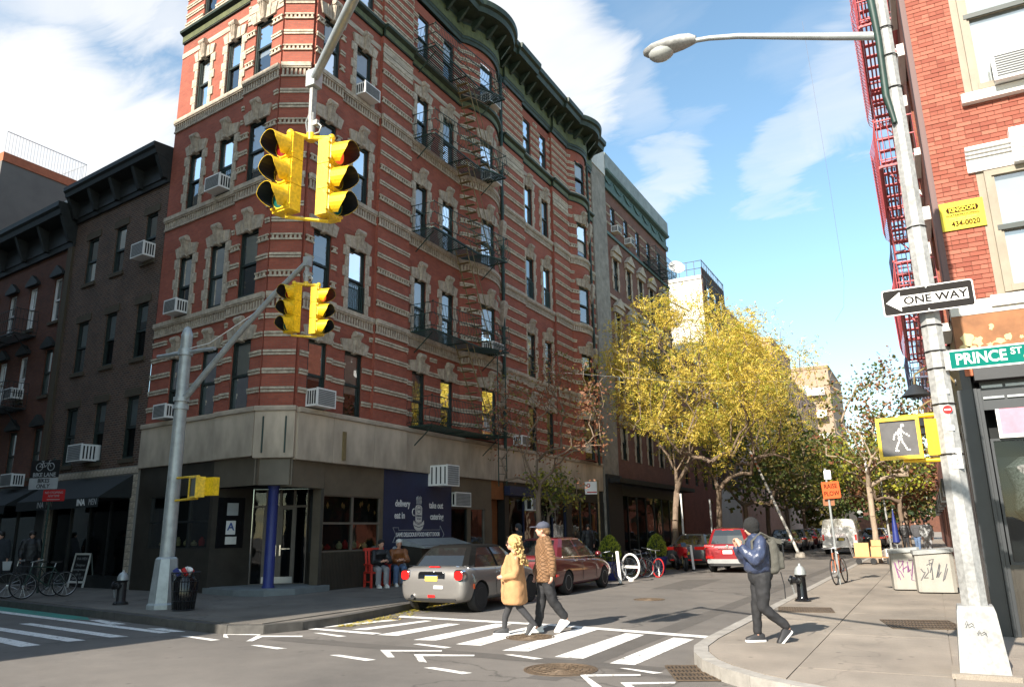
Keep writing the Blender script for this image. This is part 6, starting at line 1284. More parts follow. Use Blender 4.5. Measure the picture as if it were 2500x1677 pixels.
# ---- planters with conifers
def planter(x, y, lb, seed):
    t = thing('planter', lb, 'planter', (x, y, .0)); MB().lathe([(.26, 0), (.28, .05), (.37, .5), (.4, .52), (.4, .62), (.36, .62), (.35, .55), (.01, .55)], 20).build('pot', 'blue_column', t, 40)
    rnd = random.Random(seed); lb_ = MB()
    for i in range(1500):
        z = rnd.random()**.8; a = rnd.uniform(0, 6.28); r_ = .36*math.sin(PI*min(1, .25+z*.75))**.7*rnd.uniform(.75, 1.05); c = Vector((r_*math.cos(a), r_*math.sin(a), .6+z*.85)); d = Vector((math.cos(a)*.6, math.sin(a)*.6, 1)).normalized()*rnd.uniform(.06, .11); s = d.orthogonal().normalized()*.018; lb_.add([c, c+d*.5+s, c+d, c+d*.5-s], [(0, 1, 2, 3)], rnd.randrange(2))
    MB().lathe([(.1, .55), (.28, .7), (.3, 1.0), (.18, 1.3), (.01, 1.45)], 12).build('inner_foliage', 'leaf_deep', t, 60); lb_.build('foliage', ['leaf_green', 'leaf_bright'], t, fix=False)
planter(-9.85, 30.4, 'blue tub planter with a cone shaped shrub beside the motorcycle', 1); planter(-10.0, 25.6, 'cone shaped green shrub in a tub behind the red sedan', 2)
# ---- bench-like red chair, leaning boards
mat('chair_red', (.50, .035, .02), .5, var=.1)
rc = thing('red_chair', 'red painted wooden armchair outside the cafe', 'chair', (-14.62, 18.6, .15), rad(60))
MB().box(-.3, .3, -.26, .28, .4, .45).build('seat', 'chair_red', rc)
for x in (-.28, .28):
    for y in (-.25, .27): MB().box(x-.03, x+.03, y-.03, y+.03, 0, .42 if y < 0 else .42).build('leg', 'chair_red', rc)
    MB().box(x-.045, x+.045, -.3, .27, .63, .67).build('armrest', 'chair_red', rc); MB().box(x-.03, x+.03, -.27, -.21, .45, .63).build('arm_post', 'chair_red', rc)
    MB().box(x-.02, x+.02, -.22, .24, .14, .18).build('stretcher', 'chair_red', rc)
for k in range(6): x = -.24+.096*k; MB().hexa([(x-.03, .24, .45), (x+.03, .24, .45), (x+.03, .27, .45), (x-.03, .27, .45), (x-.03, .34, 1.05), (x+.03, .34, 1.05), (x+.03, .37, 1.05), (x-.03, .37, 1.05)]).build('back_slat', 'chair_red', rc)
MB().box(-.32, .32, .33, .39, 1.03, 1.12).build('top_rail', 'chair_red', rc)
for k, (x, y, h) in enumerate(((-14.95, 20.1, 1.15), (-14.9, 20.5, .75))):
    t = thing('leaning_board', ('tall' if k == 0 else 'short')+' round topped grey board leaning on the mural wall', 'board', (x, y, .15)); o = MB().prism([(0, a, b) for a, b in [(-.12, 0), (.12, 0), (.12, h-.12)]+[(.12*math.cos(rad(q)), h-.12+.12*math.sin(rad(q))) for q in (30, 60, 90, 120, 150)]+[(-.12, h-.12)]], (0, 0, 0), (.03, 0, 0)).build('board', 'blind_grey', t); o.rotation_euler = (0, rad(-10), 0)
dc = thing('storage_cabinet', 'low dark cabinet with sloping metal lid under the mural', 'cabinet', (-14.75, 22.0, .15)); MB().box(-.4, .4, -1.5, 1.5, 0, 1.15).build('body', 'store_granite', dc); MB().hexa([(-.42, -1.55, 1.16), (.55, -1.55, 1.05), (.55, 1.55, 1.05), (-.42, 1.55, 1.16), (-.42, -1.55, 1.36), (.55, -1.55, 1.1), (.55, 1.55, 1.1), (-.42, 1.55, 1.36)]).build('lid', 'galvanized', dc)
# gooseneck lamps over the right shops
for i, (y, z) in enumerate(((15.0, 4.05), (17.2, 3.75), (19.2, 3.8))):
    t = thing('gooseneck_lamp', ('nearest', 'middle', 'farthest')[i]+' dark gooseneck shop lamp on the right hand building', 'wall lamp', (.66, y, z), group='gooseneck shop lamps'); MB().tube([(0, 0, 0), (-.15, 0, .25), (-.4, 0, .32), (-.6, 0, .2), (-.62, 0, .02)], .02, 6).build('neck', 'iron_rust', t, 50); MB().lathe([(.04, .05), (.08, .02), (.24, -.16), (.23, -.16), (.05, -.01)], 16, (-.62, 0, -.02)).build('shade', 'charcoal', t, 40); MB().lathe([(.07, 0), (.07, .02)], 10, (0, 0, 0), 'x').build('wall_plate', 'charcoal', t)
# overhead cable on the right
mb = MB(); mb.tube([(-1.45, 21, 16), (-1.3, 21.3, 11), (-1.25, 21.5, 8.2), (-1.35, 21.5, 7.4), (-1.6, 21.5, 7.05)], .005, 4); tag(mb.build('loose_cable', 'iron_blue'), 'thin loose cable dangling left of the red fire escape', 'cable')
mb = MB(); mb.tube([(-14.8, 27.2, 8.3), (-8, 33, 7.9), (.6, 41, 8.6)], .005, 4); tag(mb.build('overhead_wire', 'blind_grey'), 'thin overhead wire crossing the side street', 'cable')
# ------------------------------------------------------------------ vehicles (front towards +Y, origin at the rear bumper on the ground)
def paint(name, c, metal=.35): mat(name, c, .38, metal, var=.03, scale=30, coat=1.)
paint('paint_silver', (.19, .18, .17), .35); paint('paint_maroon', (.12, .01, .012), .2); paint('paint_red', (.24, .012, .016), .3); paint('paint_black', (.012, .012, .014), .2); paint('paint_white_van', (.72, .71, .69), 0); paint('paint_grey', (.1, .105, .11), .4); paint('paint_blue', (.03, .05, .1), .4); paint('paint_moto', (.55, .015, .02), .1)
mat('tail_red', (.55, .012, .012), .12, var=0, coat=1, emit=((1, .05, .03), .06)); mat('soft_top', (.01, .0098, .0095), .95, var=.3, scale=20, spec=.05); mat('car_glass', (.012, .014, .014), .04, var=0, coat=.5, spec=.9); mat('plate_yellow', (.75, .55, .08), .5, var=.05); mat('underbody', (.008, .008, .008), .9, var=0)
def wheel(t, x, y, r, w, side, rim='alloy', spokes=5, hub=True):
    wt = MB().lathe([(r*.62, -w/2), (r*.93, -w/2), (r, -w*.32), (r, w*.32), (r*.93, w/2), (r*.62, w/2)], 26, (x, y, r), 'x').build('wheel', 'rubber', t, 35); sx = side*w*.5
    mb = MB().lathe([(r*.63, x*0+side*.01), (r*.6, side*.02), (r*.3, side*.01), (.03, side*.015)], 20, (x+sx*.55, y, r), 'x'); mb.build('rim', 'black' if rim == 'black' else 'charcoal', wt, 40)
    mb = MB(); mb.torus((x+sx*.92, y, r), r*.61, r*.035, 'x', 24, 5)
    for k in range(spokes):
        a = 2*PI*k/spokes+.3; c, s = math.cos(a), math.sin(a)
        p = Vector((x+sx*.85, y+c*r*.1, r+s*r*.1)); q = Vector((x+sx*.92, y+c*r*.6, r+s*r*.6)); n = Vector((0, -s, c)); mb.hexa([p-n*.03-Vector((side*.02, 0, 0)), p+n*.03-Vector((side*.02, 0, 0)), p+n*.03, p-n*.03, q-n*.045-Vector((side*.02, 0, 0)), q+n*.045-Vector((side*.02, 0, 0)), q+n*.045, q-n*.045])
    mb.cyl((x+sx*.7, y, r), (x+sx*.97, y, r), r*.14, n=10); mb.build('spokes', rim, wt, 40)
def car(name, label, cat, loc, rz, L, W, H, zbelt, paintm, st, cab, roofm, wheels, r, ww=.2, rim='alloy', group=None, lod=2, spokes=5, glassm='car_glass', pillar=None, subs=2):
    t = thing(name, label, cat, loc, rz, group); w = W/2; mb = MB(); rings = []
    for y, zb, zt, ws, tum in st:   # station: y, bottom, top of body, width factor, deck roundness
        h = [(.0, zb), (w*ws*.8, zb), (w*ws*.95, zb+.06), (w*ws*1.0, zb+(zt-zb)*.35), (w*ws*.995, zb+(zt-zb)*.62), (w*ws*.95, zb+(zt-zb)*.88), (w*ws*.86*tum, zt-.012), (w*ws*.5*tum, zt), (0, zt+.006)]
        rings.append([(x, y, z) for x, z in h]+[(-x, y, z) for x, z in h[-2:0:-1]])
    mb.loft(rings); b = mb.build('body', [paintm, 'underbody'], t, 60)
    sm = b.modifiers.new('s', 'SUBSURF'); sm.levels = sm.render_levels = subs
    cut = MB()
    for wy in wheels:
        for sx in (-1, 1): cut.lathe([(r*1.13, -.17), (r*1.13, .3)] if sx > 0 else [(r*1.13, -.3), (r*1.13, .17)], 28, (sx*(w-.12), wy, r*.98), 'x', 0)
    co = cut.build('cutter', ['underbody']); co.location = loc; co.rotation_euler = (0, 0, rz); bo = b.modifiers.new('b', 'BOOLEAN'); bo.operation = 'DIFFERENCE'; bo.solver = 'EXACT'; bo.object = co; bo.material_mode = 'TRANSFER'
    applied(b); bpy.data.objects.remove(co)
    b.data.polygons.foreach_set('use_smooth', [True]*len(b.data.polygons)); b.data.set_sharp_from_angle(angle=rad(40))
    if cab:
        # cabin outline from rear centre to front centre: (x factor, y) at belt and roof
        (b0, b1, r0, r1, wb, wr, zr) = cab; ym = b0+(b1-b0)*.5; yr = r0+(r1-r0)*.5; n0 = Vector((0, 0, 0))
        bel = [(0, b0), (.78, b0+.02), (.93, b0+.1), (1, b0+.32), (1, ym-.05), (1, ym+.05), (1, b1-.62), (.96, b1-.3), (.84, b1-.1), (0, b1)]
        rof = [(0, r0), (.76, r0+.02), (.92, r0+.08), (1, r0+.22), (1, yr-.05), (1, yr+.05), (1, r1-.22), (.96, r1-.1), (.84, r1-.02), (0, r1+.03)]
        pil = {1, 2, 4, 7}
        def ring(o, wd, z, cr=0): return [(x*wd, y, z+cr*(1-x*x)) for x, y in o]+[(-x*wd, y, z+cr*(1-x*x)) for x, y in o[-2:0:-1]]
        lv = [ring(bel, wb, zbelt-.03), ring([(a[0], a[1]*.45+c[1]*.55) for a, c in zip(bel, rof)], wb*.42+wr*.58, zbelt+(zr-zbelt)*.55), ring(rof, wr, zr-.045), ring([(x*.94, y*.97+yr*.03) for x, y in rof], wr, zr-.012), ring([(x*.7, y*.8+yr*.2) for x, y in rof], wr, zr+.012, .01), ring([(x*.05, yr) for x, y in rof], wr, zr+.025)]
        N_ = len(lv[0]); G_ = {}; gl = MB(); rf = MB()
        for i in range(len(lv)-1):
            for k in range(N_):
                q = (lv[i][k], lv[i][(k+1) % N_], lv[i+1][(k+1) % N_], lv[i+1][k]); kk = k if k < len(bel)-1 else N_-1-k
                (rf if i >= 2 else (G_.setdefault((kk if kk != 2 else 1, k < len(bel)-1), MB()) if kk in pil else gl)).quad(*q)
        gl.build('window_glass', glassm, t, 50); [g.build('pillar', pillar or roofm, t, 50) for g in G_.values()]; rf.build('roof', roofm, t, 50)
    for wy in wheels:
        for sx in (-1, 1): wheel(t, sx*(w-ww*.5-.02), wy, r, ww, sx, rim, spokes)
    return t
def rlamp(t, x0, x1, y, z0, z1, m='tail_red', nm='tail_light', dep=.03, r=.04):
    pts = []
    cx, cz, hw, hh = (x0+x1)/2, (z0+z1)/2, abs(x1-x0)/2, (z1-z0)/2; r = min(r, hw*.9, hh*.9)
    for sx, sz, a in ((1, 1, 0), (-1, 1, 90), (-1, -1, 180), (1, -1, 270)):
        for k in range(4): b = rad(a+30*k); pts.append((cx+sx*(hw-r)+r*math.cos(b), y, cz+sz*(hh-r)+r*math.sin(b)))
    return MB().prism(pts, (0, dep, 0), (0, -.012, 0)).build(nm, m, t, 30)
# silver two door hatchback with a folding black top
mini = car('silver_convertible', 'silver small convertible with black soft top parked at the corner', 'car', (-9.62, 14.1, 0), rad(1), 3.85, 1.73, 1.41, .93, 'paint_silver',
 [(-.01, .36, .66, .74, .9), (.015, .28, .82, .88, .93), (.08, .22, .94, .95, .96), (.25, .2, .975, .99, 1), (.7, .2, .97, 1, 1), (1.5, .2, .955, 1, 1), (2.5, .2, .955, 1, 1), (2.85, .2, .94, .99, .98), (3.4, .22, .86, .97, .95), (3.7, .26, .74, .92, .9), (3.83, .32, .6, .82, .9)],
 (.24, 2.95, .72, 2.2, .76, .58, 1.38), 'soft_top', (.68, 3.15), .315, .2, 'black', pillar='soft_top')
for sx in (-1, 1):
    rlamp(mini, sx*.56, sx*.8, .02, .66, .9, 'chrome', 'lamp_surround', .1, .08); rlamp(mini, sx*.585, sx*.775, .0, .69, .875, r=.06, dep=.1)
    MB().box(sx*.868, sx*.873, .32, .37, .5, .6).build('side_marker', 'orange_sign', mini); rlamp(mini, sx*.45, sx*.83, .36, .955, .975, 'chrome', 'belt_trim', .02)
    o = MB().ball((0, 0, 0), .07, .1, .07, 10, 8).build('mirror', 'paint_silver', mini, 60); o.location = (sx*.93, 2.55, 1.0)
rlamp(mini, -.34, .34, .012, .655, .86, 'chrome', 'plate_surround', .1, .07); rlamp(mini, -.31, .31, .0, .79, .845, 'black_gloss', 'boot_handle', .1, .03); rlamp(mini, -.155, .155, -.004, .665, .785, 'plate_yellow', 'number_plate', .1, .01); rlamp(mini, -.155, .155, -.0055, .765, .785, 'ink_blue', 'plate_band', .1, .005)
rlamp(mini, -.12, .16, .1, .945, .965, 'tail_red', 'brake_light', .05, .008); rlamp(mini, .07, .3, -.012, .51, .575, 'white', 'bumper_sticker', .1, .005); rlamp(mini, -.08, .1, -.005, .33, .385, 'tail_red', 'fog_light', .1, .015); rlamp(mini, -.6, .6, .02, .27, .31, 'black', 'diffuser', .12, .015)
MB().lathe([(.045, -.08), (.05, -.08), (.05, .1), (.045, .1)], 14, (-.45, .03, .34), 'y').build('exhaust', 'chrome', mini, 40)
rlamp(mini, -.06, .06, -.006, .835, .86, 'chrome', 'badge', .1, .012)
mb = MB(); mb.tube([(-.6, .165, .955), (-.55, .12, .96), (.55, .12, .96), (.6, .165, .955)], .012, 5); mb.build('boot_trim', 'chrome', mini)
for sx in (-1, 1):
    mb = MB(); mb.tube([(sx*.868, 1.35, .32), (sx*.87, 1.33, .65), (sx*.83, 1.33, .93)], .005, 4); mb.tube([(sx*.868, 2.55, .32), (sx*.87, 2.6, .65), (sx*.83, 2.6, .93)], .005, 4); mb.build('door_seam', 'black', mini); rlamp(mini, sx*.85, sx*.885, 1.5, .8, .83, 'chrome', 'door_handle', .14, .01)
mb = MB(); mb.tube([(-.62, .03, .615), (.62, .03, .615)], .006, 4); mb.build('boot_seam', 'black', mini)
# maroon sedan
sed = car('maroon_sedan', 'maroon four door sedan parked ahead of the silver car', 'car', (-9.72, 18.55, 0), rad(.5), 4.6, 1.78, 1.47, .95, 'paint_maroon',
 [(0, .4, .8, .85, .9), (.05, .3, .98, .94, .95), (.15, .23, 1.04, .98, .97), (.45, .2, 1.05, 1, .97), (1.0, .19, 1.0, 1, 1), (2.0, .19, .96, 1, 1), (3.0, .19, .95, 1, 1), (3.5, .2, .93, .99, .96), (4.1, .22, .84, .96, .93), (4.45, .27, .7, .9, .9), (4.58, .34, .55, .8, .9)],
 (.42, 3.55, 1.05, 2.65, .8, .58, 1.47), 'paint_maroon', (1.0, 3.7), .315, .2, 'alloy', spokes=9)
for sx in (-1, 1):
    rlamp(sed, sx*.45, sx*.82, .02, .78, .95, r=.05, dep=.12); MB().box(sx*.89, sx*.9, .16, .32, .5, .56).build('side_reflector', 'tail_red', sed)
    for y in (1.45, 2.4): rlamp(sed, sx*.87, sx*.9, y, .86, .89, 'chrome', 'door_handle', .14, .01)
    o = MB().ball((0, 0, 0), .09, .1, .07, 10, 8).build('mirror', 'paint_maroon', sed, 60); o.location = (sx*.98, 2.95, 1.02)
    mb = MB(); mb.tube([(sx*.893, 2.0, .35), (sx*.896, 1.98, .7), (sx*.86, 1.98, .93)], .005, 4); mb.tube([(sx*.893, 3.0, .35), (sx*.896, 3.0, .7), (sx*.86, 2.98, .93)], .005, 4); mb.build('door_seam', 'black', sed)
    mb = MB(); mb.tube([(sx*.81, .75, .985), (sx*.815, 1.8, .97), (sx*.81, 3.1, .96)], .01, 4); mb.build('window_trim', 'chrome', sed)
rlamp(sed, -.45, .45, .01, .9, .94, 'chrome', 'boot_trim', .1, .015); rlamp(sed, -.16, .16, 0, .68, .8, 'plate_yellow', 'number_plate', .12, .01); MB().cyl((0, .03, .985), (0, -.005, .985), .045, n=14).build('badge', 'chrome', sed)
# red crossover driving away
suv = car('red_suv', 'red sport utility vehicle seen from behind in the side street', 'car', (-7.1, 30.6, 0), rad(1.5), 4.45, 1.84, 1.67, 1.08, 'paint_red',
 [(0, .42, .95, .86, .92), (.05, .34, 1.05, .95, .95), (.15, .28, 1.1, .99, .97), (.5, .25, 1.12, 1, .98), (1.5, .25, 1.1, 1, 1), (3.0, .25, 1.08, 1, 1), (3.5, .26, 1.06, .99, .97), (4.05, .28, .97, .96, .95), (4.35, .33, .8, .9, .9), (4.44, .4, .65, .82, .9)],
 (.12, 3.4, .35, 2.5, .84, .64, 1.66), 'paint_red', (.9, 3.55), .35, .23, 'alloy')
for sx in (-1, 1): rlamp(suv, sx*.5, sx*.88, .0, .97, 1.06, r=.03, dep=.15); rlamp(suv, sx*.55, sx*.85, -.005, .55, .63, r=.03, dep=.12); mb = MB(); mb.tube([(sx*.58, .7, 1.68), (sx*.6, 1.2, 1.72), (sx*.6, 2.2, 1.72), (sx*.56, 2.5, 1.68)], .02, 5); mb.build('roof_rail', 'chrome', suv)
rlamp(suv, -.26, .26, -.006, .7, .86, 'tail_red', 'plate_recess', .12, .02); rlamp(suv, -.18, .18, -.014, .715, .845, 'white', 'number_plate', .12, .01); rlamp(suv, -.8, .8, -.01, .36, .52, 'alloy', 'bumper_guard', .12, .05); rlamp(suv, -.7, .7, .0, .27, .35, 'black', 'diffuser', .14, .03); rlamp(suv, -.22, .22, .36, 1.56, 1.62, 'tail_red', 'brake_light', .06, .02); rlamp(suv, -.35, .35, -.012, .9, .925, 'chrome', 'trim', .1, .01); MB().cyl((0, .03, 1.0), (0, -.01, 1.0), .06, n=14).build('badge', 'chrome', suv)
# dark sedan behind the motorcycle
dk = car('dark_sedan', 'dark charcoal sedan parked behind the red motorcycle', 'car', (-9.55, 33.4, 0), 0, 4.7, 1.82, 1.44, .95, 'paint_grey', [(0, .4, .8, .85, .9), (.05, .3, .98, .94, .95), (.15, .23, 1.03, .98, .97), (.5, .2, 1.03, 1, .97), (1.0, .19, .98, 1, 1), (2.0, .19, .95, 1, 1), (3.0, .19, .94, 1, 1), (3.6, .2, .92, .99, .96), (4.2, .22, .82, .96, .93), (4.55, .28, .68, .88, .9), (4.68, .36, .55, .8, .9)],
 (.4, 3.6, 1.1, 2.7, .8, .58, 1.44), 'paint_grey', (1.0, 3.75), .32)
for sx in (-1, 1): rlamp(dk, sx*.4, sx*.84, .01, .8, .93, r=.04, dep=.12)
rlamp(dk, -.18, .18, -.002, .6, .72, 'plate_yellow', 'number_plate', .12, .01); rlamp(dk, -.7, .7, 0, .36, .4, 'tail_red', 'bumper_reflector', .1, .01)
# row of parked cars beyond, and cars past the van on the right
for i, (y, m_, lb) in enumerate(((56.0, 'paint_black', 'black car first in the distant parked row'), (62.0, 'paint_grey', 'grey car second in the distant parked row'), (68.2, 'paint_maroon', 'dark red car third in the distant parked row'), (74.3, 'paint_blue', 'dark blue car fourth in the distant parked row'), (80.5, 'paint_black', 'black car last in the distant parked row'))):
    c = car('parked_car', lb, 'car', (-9.3, y, 0), 0, 4.6, 1.82, 1.55, .98, m_, [(0, .4, .85, .86, .92), (.05, .3, 1.0, .95, .95), (.3, .22, 1.05, 1, .97), (1.5, .2, 1.0, 1, 1), (3.2, .2, .98, 1, 1), (4.1, .24, .86, .95, .93), (4.5, .36, .6, .82, .9)], (.3, 3.5, .8, 2.6, .81, .6, 1.54), m_, (.9, 3.6), .33, group='cars parked beyond the red vehicle', subs=1)
    for sx in (-1, 1): rlamp(c, sx*.5, sx*.85, .0, .8, .93, r=.03, dep=.12)
    rlamp(c, -.18, .18, -.002, .62, .74, 'white', 'number_plate', .12, .01)
for i, (x, y, m_, lb) in enumerate(((-3.95, 62, 'paint_black', 'dark car parked past the white van on the right'), (-3.95, 69, 'paint_white_van', 'white car parked far along the right kerb'))):
    c = car('parked_car', lb, 'car', (x, y, 0), 0, 4.6, 1.82, 1.5, .98, m_, [(0, .4, .85, .86, .92), (.05, .3, 1.0, .95, .95), (.3, .22, 1.05, 1, .97), (1.5, .2, 1.0, 1, 1), (3.2, .2, .98, 1, 1), (4.1, .24, .86, .95, .93), (4.5, .36, .6, .82, .9)], (.3, 3.5, .8, 2.6, .81, .6, 1.5), m_, (.9, 3.6), .33, group='cars parked along the right kerb', subs=1)
    for sx in (-1, 1): rlamp(c, sx*.5, sx*.85, .0, .8, .93, r=.03, dep=.12)
# white van
van = thing('white_van', 'white panel van seen from behind in the side street', 'van', (-5.2, 52.5, 0)); mb = MB(); rings = []
for y, k in ((0, .97), (.06, 1), (.5, 1.01), (3.6, 1.01), (4.3, .98)):
    h = [(0, .42), (.98, .42), (1.03, .55), (1.05, 1.0), (1.02, 1.45), (.9, 2.0), (.8, 2.12), (0, 2.17)]; rings.append([(x*k, y, z if y < 4 or z < 1.2 else 1.3+(z-1.2)*.1) for x, z in h]+[(-x*k, y, z if y < 4 or z < 1.2 else 1.3+(z-1.2)*.1) for x, z in h[-2:0:-1]])
mb.loft(rings); mb.box(-.9, .9, 4.3, 5.2, .5, 1.25); mb.build('body', 'paint_white_van', van, 40)
for sx in (-1, 1):
    rlamp(van, sx*.08, sx*.8, .015, 1.42, 1.95, 'car_glass', 'rear_window', .02, .06); rlamp(van, sx*.88, sx*1.0, .0, .85, 1.2, r=.02, dep=.05)
    for wy in (.9, 4.2): wheel(van, sx*.88, wy, .36, .24, sx, 'alloy')
rlamp(van, -.16, .3, -.004, .82, 1.0, 'black', 'plate_frame', .02, .01); rlamp(van, -.05, .24, -.01, .84, .98, 'plate_yellow', 'number_plate', .02, .01); MB().box(-1.02, 1.02, -.1, .05, .42, .58).build('bumper', 'white', van); MB().box(-.9, .9, .0, 4.6, .3, .42).build('underbody', 'black', van)
mb = MB(); mb.tube([(0, -.012, .6), (0, -.012, 2.05)], .008, 4); mb.build('door_seam', 'black', van)
for z in (1.68,): MB().box(-.82, .82, -.014, -.004, z-.02, z+.02).build('window_bar', 'paint_white_van', van)
# ------------------------------------------------------------------ bicycles
def bicycle(label, loc, rz, lean, fm, wheelm='rubber', seatm='black', rimm='alloy', group='bicycles', basket=False, s=1.):
    t = thing('bicycle', label, 'bicycle', loc, 0, group); t.rotation_euler = Matrix.Rotation(rz, 3, 'Z').to_4x4().to_euler(); t.rotation_euler = (Matrix.Rotation(rz, 3, 'Z') @ Matrix.Rotation(lean, 3, 'Y')).to_euler(); t.scale = (s, s, s)
    R = .335
    for y, nm in ((-.5, 'rear_wheel'), (.53, 'front_wheel')):
        w = MB().torus((0, y, R), R-.016, .018, 'x', 30, 6).build(nm, wheelm, t, 60); MB().torus((0, y, R), R-.035, .009, 'x', 28, 4).build('rim', rimm, w); mb = MB()
        for k in range(14): a = 2*PI*k/14; mb.cyl((.02*(-1)**k, y, R), (0, y+(R-.035)*math.cos(a), R+(R-.035)*math.sin(a)), .0022, n=3, cap=False)
        mb.cyl((-.05, y, R), (.05, y, R), .02, n=8); mb.build('spokes', 'alloy', w)
    bb = (0, -.06, .29); st_ = (0, -.2, .78); hd = (0, .36, .82); hl = (0, .4, .66); mb = MB()
    for a, b, r_ in ((bb, st_, .016), (st_, hd, .015), (bb, hl, .018), (hd, hl, .019)): mb.cyl(a, b, r_, n=8)
    for x in (-.05, .05): mb.cyl((x*.4, -.06, .29), (x, -.5, R), .01, n=6); mb.cyl((x*.3, -.2, .76), (x, -.5, R), .009, n=6); mb.tube([(x*.8, .41, .62), (x, .47, .5), (x, .53, R)], .012, 6)
    mb.build('frame', fm, t, 60)
    mb = MB(); mb.cyl(st_, (0, -.235, .9), .013, n=8); mb.cyl(hd, (0, .345, .93), .013, n=8); mb.tube([(-.28, .2, .97), (-.2, .32, .95), (0, .36, .94), (.2, .32, .95), (.28, .2, .97)], .012, 6); mb.build('handlebar', 'alloy', t, 60)
    MB().loft([[(-.015*k, y, z), (.015*k, y, z), (.018*k, y, z+.04), (-.018*k, y, z+.04)] for y, k, z in ((-.1, .8, .9), (-.2, 1.6, .895), (-.32, 4.6, .9), (-.37, 3.5, .905))]).build('saddle', seatm, t, 60)
    mb = MB(); mb.torus((.05, -.06, .29), .085, .008, 'x', 20, 4); mb.tube([(.05, -.06, .29), (.09, .07, .18)], .009, 5); mb.tube([(-.05, -.06, .29), (-.09, -.19, .4)], .009, 5); mb.box(.06, .16, .05, .1, .17, .19); mb.box(-.16, -.06, -.21, -.16, .39, .41); mb.build('crankset', 'black', t)
    if basket: MB().loft([[(a*.15*k, .6+b*.1*k, z) for a, b in ((-1, -1), (1, -1), (1, 1), (-1, 1))] for z, k in ((.72, .8), (.95, 1.1))]).build('basket', 'blind_grey', t)
    return t
bicycle('brown bicycle with curled handlebars leaning at the plow sign post', (-2.38, 23.25, .15), rad(172), rad(5), 'terracotta', seatm='orange_wood', rimm='alloy')
bicycle('black bicycle with a front basket parked at the far left kerb', (-21.9, 12.75, .15), rad(150), rad(4), 'black', basket=True); bicycle('dark bicycle beside the basket bicycle at the far left kerb', (-21.2, 12.75, .15), rad(170), rad(6), 'iron_green')
bicycle('black bicycle just ahead of the red sedan', (-9.6, 24.6, 0), rad(160), rad(6), 'black'); bicycle('grey bicycle in the middle of the bike corral', (-9.75, 27.0, 0), rad(-55), rad(5), 'galvanized'); bicycle('bicycle with a red front wheel in the bike corral', (-9.3, 27.6, 0), rad(-125), rad(-6), 'black', wheelm='red_sign', rimm='red_sign'); bicycle('dark bicycle closest to the blue planter', (-9.9, 28.6, 0), rad(-60), rad(4), 'iron_blue', rimm='white'); bicycle('white rimmed bicycle at the back of the bike corral', (-10.2, 29.2, 0), rad(-50), rad(5), 'black_gloss', rimm='white')
rk = thing('bike_rack', 'round white hoop bicycle rack beside the flexible post', 'bike rack', (-9.15, 25.3, 0), rad(-25)); MB().torus((0, 0, .47), .4, .035, 'y', 30, 8).build('hoop', 'white', rk, 60); MB().box(-.4, .4, -.03, .03, .42, .5).build('crossbar', 'white', rk); MB().lathe([(.1, 0), (.1, .05), (.04, .09)], 12).build('foot', 'white', rk)
# motorcycle
mo = thing('motorcycle', 'red faired sport motorcycle parked between planter and dark sedan', 'motorcycle', (-9.45, 32.3, 0), rad(-150))
for y, nm in ((-.68, 'rear_wheel'), (.7, 'front_wheel')):
    w = MB().torus((0, y, .31), .245, .07, 'x', 28, 8).build(nm, 'rubber', mo, 60); MB().lathe([(.17, -.02), (.18, -.05), (.18, .05), (.17, .02)], 20, (0, y, .31), 'x').build('rim', 'charcoal', w, 40); MB().lathe([(.14, .055), (.14, .062), (.02, .062)], 18, (0, y, .31), 'x').build('brake_disc', 'alloy', w, 40)
MB().loft([[(x*k, y, z+dz*zz) for x, dz in ((-.13, -1), (.13, -1), (.2, 0), (.13, 1), (-.13, 1), (-.2, 0))] for y, k, z, zz in ((-.2, .6, .75, .1), (.0, .9, .72, .2), (.35, 1.05, .72, .26), (.6, .9, .78, .2), (.85, .4, .82, .08))]).build('fairing', 'paint_moto', mo, 40)
MB().loft([[(x*k, y, z+dz*.1*k) for x, dz in ((-.13, -1), (.13, -1), (.13, 1), (-.13, 1))] for y, k, z in ((-1.0, .4, 1.02), (-.8, .8, .97), (-.5, 1, .88), (-.15, .9, .82))]).build('tail', 'paint_moto', mo, 40); MB().loft([[(x, y, z), (-x, y, z), (-x*.8, y, z+.05), (x*.8, y, z+.05)] for y, x, z in ((-.75, .1, 1.03), (-.45, .14, .95), (-.15, .1, .9))]).build('seat', 'black', mo, 40); MB().ball((0, .12, .95), .15, .25, .13, 12, 8).build('fuel_tank', 'paint_moto', mo, 60)
MB().box(-.15, .15, -.3, .35, .3, .62).build('engine', 'charcoal', mo); mb = MB(); mb.tube([(0, -.68, .31), (0, -.15, .45)], .04, 6); mb.tube([(-.1, .7, .31), (-.1, .5, .95)], .028, 6); mb.tube([(.1, .7, .31), (.1, .5, .95)], .028, 6); mb.tube([(-.33, .35, .98), (-.1, .48, 1.0), (.1, .48, 1.0), (.33, .35, .98)], .016, 6); mb.build('forks', 'iron_rust', mo, 50); MB().cyl((.16, -.1, .4), (.2, -.8, .6), .05, .065, n=10).build('exhaust', 'alloy', mo, 50); MB().loft([[(-.12, .62, .92), (.12, .62, .92), (.1, .7, .9), (-.1, .7, .9)], [(-.1, .5, 1.14), (.1, .5, 1.14), (.1, .52, 1.13), (-.1, .52, 1.13)]]).build('windscreen', 'car_glass', mo)
MB().loft([[(-.07, y, z), (.07, y, z), (.06, y, z+.03), (-.06, y, z+.03)] for y, z in ((.45, .58), (.7, .63), (.92, .55))]).build('mudguard', 'paint_moto', mo, 40)
